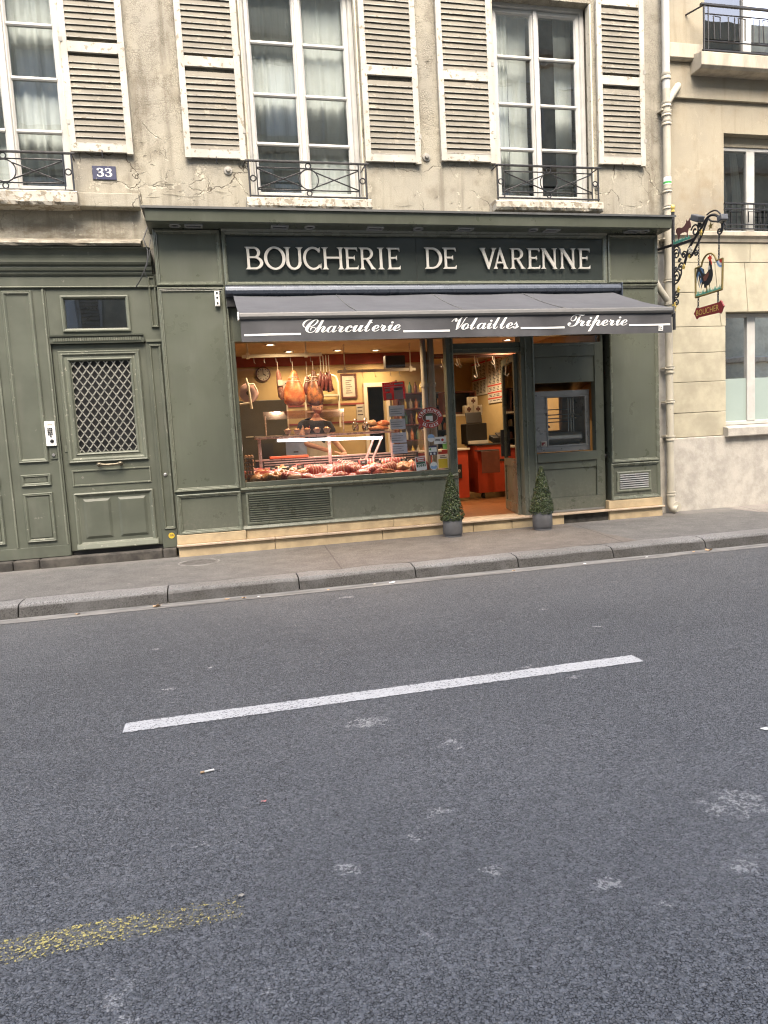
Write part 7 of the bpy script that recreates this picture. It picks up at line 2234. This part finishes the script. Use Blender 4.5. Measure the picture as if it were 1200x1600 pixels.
# ---- notices on the window glass (outside face)
YG = 0.066
def ell(cx, cz, rx, rz, y0, y1, n=40):
    m_ = MB()
    m_.prism([(cx + rx * math.cos(2 * math.pi * q / n), cz + rz * math.sin(2 * math.pi * q / n)) for q in range(n)], lambda u, v: (u, y0, v), lambda u, v: (u, y1, v))
    return m_
bc = (2.775, 1.558)
m_ = ell(bc[0], bc[1], 0.178, 0.138, YG - 0.002, YG)
ov = m_.build('oval_sticker', 'stickred', None, origin=(bc[0], YG, bc[1]))
tag(ov, 'oval red sticker reading COMPAGNONS DU GOUT on the window glass', 'sticker')
MB().prism_y([(bc[0] - 0.15, bc[1] - 0.09), (bc[0] - 0.168, bc[1] - 0.148), (bc[0] - 0.10, bc[1] - 0.105)], YG - 0.0018, YG - 0.0002).build('speech_tail', 'stickred', ov)
ell(bc[0], bc[1] + 0.002, 0.108, 0.070, YG - 0.0035, YG - 0.0021).build('inner_oval', 'paper', ov)
ell(bc[0] + 0.0, bc[1] + 0.002, 0.102, 0.065, YG - 0.0045, YG - 0.0036).build('inner_picture', 'brown', ov)
MB().box(bc[0] - 0.060, bc[0] + 0.035, YG - 0.0055, YG - 0.0046, bc[1] - 0.045, bc[1] + 0.025).build('pictured_shop', 'offwhite', ov)
MB().box(bc[0] - 0.060, bc[0] - 0.01, YG - 0.0062, YG - 0.0056, bc[1] - 0.050, bc[1] - 0.025).build('pictured_blind', 'red', ov)
MB().prism_y([(bc[0] - 0.062, bc[1] + 0.026), (bc[0] + 0.035, bc[1] + 0.026), (bc[0] + 0.02, bc[1] + 0.052), (bc[0] - 0.045, bc[1] + 0.052)], YG - 0.0055, YG - 0.0046).build('pictured_roof', 'leafdark', ov)
def arc_text(s, a0, a1, rx, rz, size, flip=False):
    m_ = MB()
    for k, ch in enumerate(s):
        if ch == ' ': continue
        a_ = math.radians(a0 + (a1 - a0) * k / (len(s) - 1))
        cx, cz = bc[0] + rx * math.cos(a_), bc[1] + rz * math.sin(a_)
        nrm = math.atan2(math.sin(a_) / rz, math.cos(a_) / rx)
        rot = nrm - math.pi / 2 + (math.pi if flip else 0)
        vs, fs, (x0, x1, y0, y1) = text2d(serif(ch))
        s_ = size / 0.69
        pts = []
        for (u, v) in vs:
            uu, vv = (u - (x0 + x1) / 2) * s_, (v - 0.34) * s_
            pts.append((cx + uu * math.cos(rot) - vv * math.sin(rot), YG - 0.0030, cz + uu * math.sin(rot) + vv * math.cos(rot)))
        m_.add(pts, fs)
    return m_
arc_text('COMPAGNONS', 168, 12, 0.143, 0.104, 0.042).build('lettering', 'white', ov)
arc_text('DU GOUT', 232, 312, 0.143, 0.104, 0.042, True).build('lettering', 'white', ov)
def note(name, x0, x1, z0, z1, mat, label, cat='sticker', y=YG, tilt=0.0):
    cx, cz = (x0 + x1) / 2, (z0 + z1) / 2
    pts = []
    for (u, v) in ((x0, z0), (x1, z0), (x1, z1), (x0, z1)):
        du, dv = u - cx, v - cz
        pts.append((cx + du * math.cos(tilt) - dv * math.sin(tilt), cz + du * math.sin(tilt) + dv * math.cos(tilt)))
    m_ = MB().prism(pts, lambda u, v: (u, y - 0.0015, v), lambda u, v: (u, y, v))
    o = m_.build(name, mat, None, origin=(cx, y, cz))
    return tag(o, label, cat)
def nprint(o, x0, x1, z0, z1, mat, y=YG, tilt=0.0, k=1):
    l = wl(o)
    pts = []
    for (u, v) in ((x0, z0), (x1, z0), (x1, z1), (x0, z1)):
        du, dv = u - l.x, v - l.z
        pts.append((l.x + du * math.cos(tilt) - dv * math.sin(tilt), l.z + du * math.sin(tilt) + dv * math.cos(tilt)))
    MB().prism(pts, lambda u, v: (u, y - 0.0016 - 0.0008 * k, v), lambda u, v: (u, y - 0.0016 - 0.0008 * (k - 1), v)).build('print', mat, o)
o = ell(2.775, 1.290, 0.050, 0.052, YG - 0.0015, YG).build('round_sticker', 'offwhite', None, origin=(2.775, YG, 1.29)); tag(o, 'round white and blue sticker right below the red oval one', 'sticker')
m_ = MB().prism_y([(2.775 + 0.047 * math.cos(R(a_)), 1.292 + 0.049 * math.sin(R(a_))) for a_ in range(0, 181, 15)], YG - 0.0024, YG - 0.0016); m_.build('print', 'flagblue', o)
o = note('card_sticker', 2.815, 2.985, 1.205, 1.300, 'offwhite', 'white card sticker with red dot on the window glass')
nprint(o, 2.835, 2.90, 1.262, 1.272, 'ink'); nprint(o, 2.825, 2.90, 1.246, 1.254, 'ink'); nprint(o, 2.94, 2.975, 1.218, 1.226, 'ink')
ell(2.932, 1.258, 0.018, 0.018, YG - 0.0026, YG - 0.0016, 16).build('red_dot', 'red', o)
o = note('payment_sticker', 2.735, 2.845, 1.06, 1.190, 'offwhite', 'small white and navy sticker with green mark')
nprint(o, 2.735, 2.845, 1.06, 1.105, 'enamel'); nprint(o, 2.735, 2.845, 1.165, 1.19, 'enamel')
nprint(o, 2.752, 2.772, 1.068, 1.095, 'offwhite', k=2); nprint(o, 2.80, 2.825, 1.068, 1.095, 'offwhite', k=2)
MB().prism_y([(2.738, 1.14), (2.768, 1.12), (2.768, 1.16)], YG - 0.003, YG - 0.0017).build('print', 'leafgreen', o)
o = note('red_card', 2.915, 2.995, 1.075, 1.125, 'red', 'small red card above the yellow notice')
o = note('yellow_notice', 2.850, 3.005, 0.875, 1.068, 'paper', 'white notice with yellow square at the lower right of the window', 'notice')
nprint(o, 2.862, 2.99, 0.882, 1.005, 'yellow'); nprint(o, 2.885, 2.96, 1.038, 1.050, 'ink'); nprint(o, 2.885, 2.98, 1.018, 1.028, 'ink')
o = ell(2.795, 0.918, 0.052, 0.055, YG - 0.0015, YG).build('round_sticker', 'offwhite', None, origin=(2.795, YG, 0.918)); tag(o, 'round pale sticker with blue hill at the foot of the window', 'sticker')
MB().prism_y([(2.748, 0.905), (2.765, 0.925), (2.785, 0.912), (2.81, 0.912), (2.828, 0.93), (2.842, 0.905), (2.825, 0.878), (2.765, 0.878)], YG - 0.0024, YG - 0.0016).build('print', 'flagblue', o)
o = note('award_card', 2.545, 2.69, 0.868, 1.055, 'offwhite', 'tilted award card reading 2022 at the foot of the window glass', 'notice', tilt=0.09)
nprint(o, 2.555, 2.68, 0.985, 1.045, 'stickred', tilt=0.09); nprint(o, 2.555, 2.68, 0.915, 0.982, 'leafdark', tilt=0.09)
nprint(o, 2.57, 2.665, 1.018, 1.034, 'offwhite', tilt=0.09, k=2); nprint(o, 2.58, 2.66, 0.994, 1.006, 'offwhite', tilt=0.09, k=2)
t = MB(); l = wl(o)
def tf(u, v):
    du, dv = u - l.x, v - l.z
    return (l.x + du * math.cos(.09) - dv * math.sin(.09), YG - 0.0042, l.z + du * math.sin(.09) + dv * math.cos(.09))
put_text(t, '2022', 2.565, 2.672, 0.918, tf, h=0.038); t.build('digits', 'white', o)
# red poster and a column of flat bluish rectangles behind the glass
YI = 0.085
o = note('red_poster', 2.155, 2.455, 1.815, 2.045, 'posterred', 'red poster with pasted slips, upper middle of the shop window', 'poster', y=YI, tilt=0.05)
t = MB(); l2 = wl(o)
def tf2(u, v):
    du, dv = u - l2.x, v - l2.z
    return (l2.x + du * math.cos(.05) - dv * math.sin(.05), YI - 0.003, l2.z + du * math.sin(.05) + dv * math.cos(.05))
put_text(t, "Aujourd'hui", 2.175, 2.30, 2.005, tf2, h=0.028)
t.build('lettering', 'offwhite', o)
nprint(o, 2.315, 2.435, 2.008, 2.030, 'offwhite', YI, 0.05)
nprint(o, 2.18, 2.43, 1.978, 1.986, 'offwhite', YI, 0.05); nprint(o, 2.185, 2.25, 1.93, 1.965, 'paper', YI, 0.05); nprint(o, 2.19, 2.265, 1.83, 1.91, 'paper', YI, 0.09, 2); nprint(o, 2.30, 2.425, 1.82, 1.945, 'paper', YI, 0.03, 2); nprint(o, 2.30, 2.42, 1.94, 1.972, 'ink', YI, 0.03, 3)
for k, (za, zb_) in enumerate(((1.60, 1.74), (1.43, 1.565), (1.25, 1.385), (1.11, 1.235))):
    o = note('bluish_rectangle', 2.225 + 0.008 * k, 2.435 + 0.005 * k, za, zb_, 'bluepaper', ['bluish rectangle right below the red poster', 'bluish rectangle, second below the red poster', 'bluish rectangle, third below the red poster', 'bluish rectangle lowest in the strip below the red poster'][k], 'notice', y=YI + 0.01)
    for q in range(3): nprint(o, 2.245, 2.40 - 0.03 * (q % 2), za + 0.03 + q * 0.03, za + 0.036 + q * 0.03, 'blue', YI + 0.01)

# ================================================================== BUTCHER
def skin_obj(name, nodes, edges, mat, parent, subd=2):
    me = bpy.data.meshes.new(name)
    off = wl(parent) if parent else Vector((0, 0, 0))
    me.from_pydata([tuple(Vector(n_[0]) - off) for n_ in nodes], edges, [])
    me.materials.append(M[mat])
    o = link(name, me, parent)
    md = o.modifiers.new('skin', 'SKIN')
    md.use_smooth_shade = True
    for i, n_ in enumerate(nodes):
        sv = me.skin_vertices[0].data[i]
        sv.radius = n_[1] if isinstance(n_[1], tuple) else (n_[1], n_[1])
        sv.use_root = (i == 0)
    sd = o.modifiers.new('sub', 'SUBSURF'); sd.levels = subd; sd.render_levels = subd
    return o
bx0, by0, zf = 1.46, 1.88, ZFL
person = thing('person', 'butcher in black shirt and cream apron working behind the meat counter', 'person', (bx0, by0, zf))
def B(x, y, z): return (bx0 + x, by0 + y, zf + z)
hip, wai, che, nk = B(0, 0.02, 0.95), B(0, 0.0, 1.15), B(0.02, -0.06, 1.40), B(0.03, -0.12, 1.52)
nodes = [(hip, (0.16, 0.11)), (wai, (0.15, 0.105)), (che, (0.17, 0.115)), (nk, 0.058), (B(0.04, -0.16, 1.60), 0.055),
         (B(-0.19, -0.07, 1.43), 0.065), (B(-0.22, -0.22, 1.17), 0.046), (B(0.10, -0.42, 1.05), 0.036), (B(0.20, -0.48, 1.01), 0.028),
         (B(0.22, -0.08, 1.42), 0.065), (B(0.28, -0.14, 1.18), 0.048), (B(0.36, -0.38, 1.03), 0.038), (B(0.38, -0.49, 0.99), 0.028),
         (B(-0.09, 0.02, 0.86), 0.095), (B(-0.10, 0.0, 0.50), 0.065), (B(-0.10, 0.03, 0.08), 0.042), (B(-0.11, -0.14, 0.04), 0.036),
         (B(0.09, 0.02, 0.86), 0.095), (B(0.10, 0.0, 0.50), 0.065), (B(0.10, 0.03, 0.08), 0.042), (B(0.11, -0.14, 0.04), 0.036)]
edges = [(0, 1), (1, 2), (2, 3), (3, 4), (2, 5), (5, 6), (6, 7), (7, 8), (2, 9), (9, 10), (10, 11), (11, 12), (0, 13), (13, 14), (14, 15), (15, 16), (0, 17), (17, 18), (18, 19), (19, 20)]
skin_obj('body', nodes, edges, 'skin', person)
# head bowed towards the work
hc = Vector(B(0.05, -0.20, 1.69))
hd = MB().ball((0, 0, 0), (0.078, 0.098, 0.115), 20, 14, lambda d: 1 - 0.16 * max(0, -d.z) * (1 - 0.5 * max(0, -d.y)) + (0.02 if d.y < -0.8 else 0))
hr = Matrix.Translation(hc) @ Matrix.Rotation(0.35, 4, 'X') @ Matrix.Rotation(0.25, 4, 'Z')
hd.tube([(0, -0.096, 0.02), (0, -0.118, -0.018), (0, -0.096, -0.03)], [0.010, 0.016, 0.010], 8)
for s in (-1, 1): hd.ball((s * 0.078, 0.0, -0.005), (0.012, 0.022, 0.032), 8, 6)
hd.xform(hr).build('head', 'skin', person, smooth=True)
m_ = MB()
for s in (-1, 1): m_.ball((s * 0.03, -0.088, 0.02), (0.011, 0.008, 0.007), 8, 6)
m_.xform(hr).build('eye', 'ink', person, smooth=True)
MB().ball((0, -0.090, -0.055), (0.024, 0.008, 0.006), 8, 6).xform(hr).build('mouth', 'meat_pink', person, smooth=True)
MB().ball((0, 0.012, 0.028), (0.086, 0.102, 0.105), 18, 12, lambda d: 1.0 if (d.z > 0.05 or d.y > 0.2) else 0.82).xform(hr).build('hair', 'hair', person, smooth=True)
skin_obj('shirt', [(B(0, 0.02, 0.98), (0.175, 0.125)), (wai, (0.18, 0.135)), (che, (0.215, 0.165)), (B(0.03, -0.11, 1.50), 0.105), (B(-0.19, -0.07, 1.43), 0.080), (B(-0.235, -0.13, 1.27), 0.066), (B(0.22, -0.08, 1.42), 0.080), (B(0.27, -0.15, 1.28), 0.066)], [(0, 1), (1, 2), (2, 3), (2, 4), (4, 5), (2, 6), (6, 7)], 'shirt', person)
skin_obj('trousers', [(B(0, 0.02, 0.96), (0.172, 0.12)), (B(-0.09, 0.02, 0.84), 0.105), (B(-0.10, 0.0, 0.50), 0.08), (B(-0.10, 0.03, 0.12), 0.066), (B(0.09, 0.02, 0.84), 0.105), (B(0.10, 0.0, 0.50), 0.08), (B(0.10, 0.03, 0.12), 0.066)], [(0, 1), (1, 2), (2, 3), (0, 4), (4, 5), (5, 6)], 'shirt', person)
ap_ = MB()
vs, fs = [], []
for i in range(25):
    a_ = math.radians(-215 + 250 * i / 24)
    for j in range(8):
        s = j / 7
        r_ = 0.19 + 0.03 * s + 0.008 * math.sin(i * 1.9 + s * 4)
        vs.append((bx0 + r_ * math.cos(a_) * 1.05, by0 - 0.0 + r_ * 0.78 * math.sin(a_), zf + 1.20 - 0.62 * s))
for i in range(24):
    for j in range(7): fs.append((i * 8 + j, i * 8 + j + 1, (i + 1) * 8 + j + 1, (i + 1) * 8 + j))
ap_.add(vs, fs).build('apron', 'apron', person, smooth=True)
MB().tube([B(-0.10, -0.17, 1.20), B(-0.10, -0.19, 1.36), B(-0.06, -0.14, 1.50)], 0.012, 6).build('apron_strap', 'deepred', person, smooth=True)
def hand(wrist, fwd, side, up):
    wrist, fwd, side, up = Vector(wrist), Vector(fwd).normalized(), Vector(side).normalized(), Vector(up).normalized()
    nodes, edges = [(tuple(wrist), 0.022), (tuple(wrist + fwd * 0.05), (0.036, 0.018))], [(0, 1)]
    for k in range(4):
        o_ = side * (0.030 - 0.020 * k)
        L = (0.072, 0.082, 0.076, 0.060)[k]
        b0 = wrist + fwd * 0.085 + o_
        i = len(nodes)
        nodes += [(tuple(b0), 0.0095), (tuple(b0 + fwd * L * 0.5 - up * 0.008), 0.009), (tuple(b0 + fwd * L * 0.75 - up * 0.035), 0.008)]
        edges += [(1, i), (i, i + 1), (i + 1, i + 2)]
    i = len(nodes)
    b0 = wrist + fwd * 0.03 + side * 0.036
    nodes += [(tuple(b0), 0.011), (tuple(b0 + fwd * 0.04 + side * 0.018 - up * 0.01), 0.010), (tuple(b0 + fwd * 0.065 + side * 0.012 - up * 0.028), 0.008)]
    edges += [(0, i), (i, i + 1), (i + 1, i + 2)]
    return nodes, edges
for (w_, f_, s_) in ((B(0.20, -0.48, 1.01), (0.8, -0.5, -0.15), (0.4, 0.8, 0)), (B(0.38, -0.49, 0.99), (-0.3, -0.9, -0.1), (-1, 0.3, 0))):
    nds, eds = hand(w_, f_, s_, (0, 0, 1))
    skin_obj('hand', nds, eds, 'skin', person, 1)
MB().box(1.35, 2.30, 1.10, 1.39, 1.101, 1.112).build('cutting_board', 'cream', None, bevel=0.003, origin=(1.8, 1.3, 1.101))
tag(bpy.data.objects['cutting_board'], 'pale cutting board under the hands of the butcher', 'cutting board')

# ================================================================== TOPIARY
def topiary(x, y, s, seed, label):
    rs = random.Random(seed)
    t = thing('potted_topiary', label, 'potted plant', (x, y, 0), 'potted box cones flanking the shop door')
    rp = 0.128 * s
    MB().lathe([(rp * 0.90, 0.0), (rp * 0.90, 0.035), (rp * 0.97, 0.036), (rp, 0.045), (rp, 0.238), (rp * 0.985, 0.243), (rp * 0.93, 0.243), (rp * 0.92, 0.21), (0, 0.21)], (x, y, 0), 32).build('pot', 'pot', t, smooth=True)
    autosmooth(t.children[0], 35)
    MB().lathe([(rp * 0.92, 0.212), (rp * 0.5, 0.222), (0, 0.224)], (x, y, 0), 20).build('soil', 'soil', t, smooth=True)
    MB().tube([(x, y, 0.20), (x + 0.004, y, 0.45), (x, y, 0.74)], [0.012, 0.010, 0.004], 7).build('trunk', 'bark', t)
    m_ = MB()
    z0, z1, rb = 0.215, 0.835, 0.156 * s
    for k in range(5200):
        tz = rs.random() ** 1.35
        z = z0 + (z1 - z0) * tz
        env = rb * (1 - tz) ** 0.82 * (1 + 0.13 * mnoise.noise((math.cos(tz * 5) * 3, tz * 9, seed))) + 0.012
        if tz < 0.06: env *= 0.8 + tz * 3
        a_ = rs.uniform(0, 2 * math.pi)
        env *= 1 + 0.14 * mnoise.noise((math.cos(a_) * 2.5, math.sin(a_) * 2.5, z * 14 + seed))
        r_ = env * (1 - 0.55 * rs.random() ** 2.2)
        p = Vector((x + r_ * math.cos(a_), y + r_ * math.sin(a_), z))
        n_ = Vector((math.cos(a_), math.sin(a_), 0.6)).normalized() + Vector((rs.gauss(0, .5), rs.gauss(0, .5), rs.gauss(0, .5)))
        n_.normalize()
        u = n_.orthogonal().normalized()
        u = Matrix.Rotation(rs.uniform(0, 6.28), 3, n_) @ u
        v = n_.cross(u)
        L = rs.uniform(0.009, 0.0155)
        Wd = L * 0.52
        m_.add([p - u * L, p + v * Wd - n_ * 0.001, p + u * L, p - v * Wd - n_ * 0.001], [(0, 1, 2), (0, 2, 3)])
    me = bpy.data.meshes.new('foliage')
    off = wl(t)
    me.from_pydata([tuple(Vector(p) - off) for p in m_.v], [], m_.f)
    me.materials.append(M['leaf'])
    o = link('foliage', me, t); o['kind'] = 'stuff'
    tw = MB()
    for k in range(26):
        tz = rs.uniform(0.08, 0.93)
        z = z0 + (z1 - z0) * tz
        a_ = rs.uniform(0, 6.28)
        r0 = rb * (1 - tz) ** 0.82 * 0.9
        d_ = Vector((math.cos(a_), math.sin(a_), rs.uniform(0.4, 1.3))).normalized()
        p0 = Vector((x + r0 * math.cos(a_), y + r0 * math.sin(a_), z))
        L = rs.uniform(0.025, 0.055)
        tw.tube([p0, p0 + d_ * L], [0.0016, 0.0008], 4)
        for q in range(5):
            c_ = p0 + d_ * L * (0.35 + 0.16 * q)
            s_ = d_.orthogonal().normalized()
            s_ = Matrix.Rotation(q * 2.4, 3, d_) @ s_
            m2 = (s_ + d_ * 0.6).normalized()
            w2 = m2.cross(d_).normalized() * 0.005
            b_ = len(m_.v)
            m_.add([c_, c_ + m2 * 0.010 + w2, c_ + m2 * 0.020, c_ + m2 * 0.010 - w2], [(0, 1, 2), (0, 2, 3)])
    me.clear_geometry()
    me.from_pydata([tuple(Vector(p) - off) for p in m_.v], [], m_.f)
    tw.build('twigs', 'bark', t)['kind'] = 'stuff'
    return t
topiary(2.905, -0.285, 1.0, 3, 'small clipped box cone in a grey pot left of the shop door')
topiary(4.135, -0.365, 1.02, 9, 'small clipped box cone in a grey pot right of the door under the hatch')

# ================================================================== MANHOLE, LITTER
mhx, mhy = -0.31, -0.58
mh = MB().lathe([(0.0, 0.004), (0.205, 0.004), (0.212, 0.001)], (mhx, mhy, 0.0), 36, cap=False).build('manhole_cover', 'cover', None, origin=(mhx, mhy, 0))
tag(mh, 'round dark cover set in the pavement in front of the left pilaster', 'manhole cover')
MB().lathe([(0.216, 0.000), (0.222, 0.005), (0.238, 0.005), (0.245, 0.0)], (mhx, mhy, 0.0), 36, cap=False).build('rim', 'gutter', mh)
for q in range(-4, 5):
    L = math.sqrt(max(0, 0.19 ** 2 - (q * 0.042) ** 2))
    MB().box(mhx - L, mhx + L, mhy + q * 0.042 - 0.008, mhy + q * 0.042 + 0.008, 0.004, 0.0065).build('tread_bar', 'cover', mh)
def litter(name, x, y, z, s, mat, label, cat, flat=0.5, seed=1):
    rs = random.Random(seed)
    n_ = 9
    m_ = MB()
    ring_ = []
    for q in range(n_):
        a_ = 2 * math.pi * q / n_
        r_ = s * rs.uniform(0.55, 1.1)
        ring_.append((x + r_ * math.cos(a_) * 1.3, y + r_ * math.sin(a_) * 0.8, z + 0.002 + s * flat * rs.random()))
    b = [(p[0] * 0.4 + x * 0.6, p[1] * 0.4 + y * 0.6, z + 0.004 + s * 0.15 * rs.random()) for p in ring_]
    vs = ring_ + b
    fs = [(q, (q + 1) % n_, n_ + (q + 1) % n_, n_ + q) for q in range(n_)] + [tuple(range(n_, 2 * n_))]
    m_.add(vs, fs)
    return tag(m_.build(name, mat, None, origin=(x, y, z)), label, cat)
litter('dry_leaf', -0.655, -2.245, ZR + 0.006, 0.035, 'deadleaf', 'crumpled tan leaf in the gutter near the left kerb joint', 'leaf', 0.9, 2)
litter('dry_leaf', -0.02, -2.22, ZR + 0.006, 0.030, 'deadleaf', 'flat pinkish leaf lying in the gutter below the left pilaster', 'leaf', 0.4, 3)
litter('dry_leaf', 5.25, -2.22, ZR + 0.006, 0.035, 'deadleaf', 'brown leaf in the gutter toward the downpipe', 'leaf', 0.8, 4)
litter('paper_scrap', 1.60, -2.24, ZR + 0.006, 0.026, 'offwhite', 'white paper scrap in the gutter below the shop window', 'litter', 0.6, 5)
litter('paper_scrap', 0.28, -2.25, ZR + 0.006, 0.018, 'offwhite', 'tiny white paper scrap in the gutter further left', 'litter', 0.4, 6)
litter('pebble', -0.035, -6.83, ZR + 0.004, 0.014, 'gravelstone', 'pale pebble at the end of the yellow line', 'pebble', 0.8, 7)
litter('pink_scrap', 0.076, -6.23, ZR + 0.001, 0.012, 'pinkscrap', 'small pink scrap on the asphalt under the dash', 'litter', 0.6, 8)
litter('paper_scrap', 2.39, -6.32, ZR + 0.001, 0.020, 'offwhite', 'white scrap at the right edge of the road', 'litter', 0.3, 9)
for k, (x, s_, m_, lab) in enumerate(((-1.35, 0.022, 'deadleaf', 'small brown leaf in the gutter at the far left'), (0.14, 0.024, 'deadleaf', 'curled leaf in the gutter right of the flat pinkish one'), (0.95, 0.016, 'deadleaf', 'leaf crumb in the gutter below the vent'), (1.42, 0.018, 'paper', 'cream paper crumb beside the white gutter scrap'), (2.9, 0.018, 'deadleaf', 'leaf crumb in the gutter below the left potted cone'), (3.7, 0.014, 'offwhite', 'white crumb in the gutter below the right potted cone'), (5.05, 0.02, 'deadleaf', 'small leaf left of the brown gutter leaf'), (4.45, 0.016, 'offwhite', 'white crumb in the gutter under the serving hatch'))):
    litter('gutter_crumb', x, -2.225 - 0.02 * (k % 3), ZR + 0.006, s_, m_, lab, 'litter', 0.6, 30 + k)
cg = MB().tube([(-0.185, -5.878, ZR + 0.006), (-0.125, -5.868, ZR + 0.006)], 0.005, 8).build('cigarette_end', 'offwhite', None, origin=(-0.155, -5.87, ZR))
tag(cg, 'cigarette end on the asphalt left of the dash', 'cigarette end')
MB().tube([(-0.185, -5.878, ZR + 0.006), (-0.167, -5.875, ZR + 0.006)], 0.0053, 8).build('filter', 'deadleaf', cg)
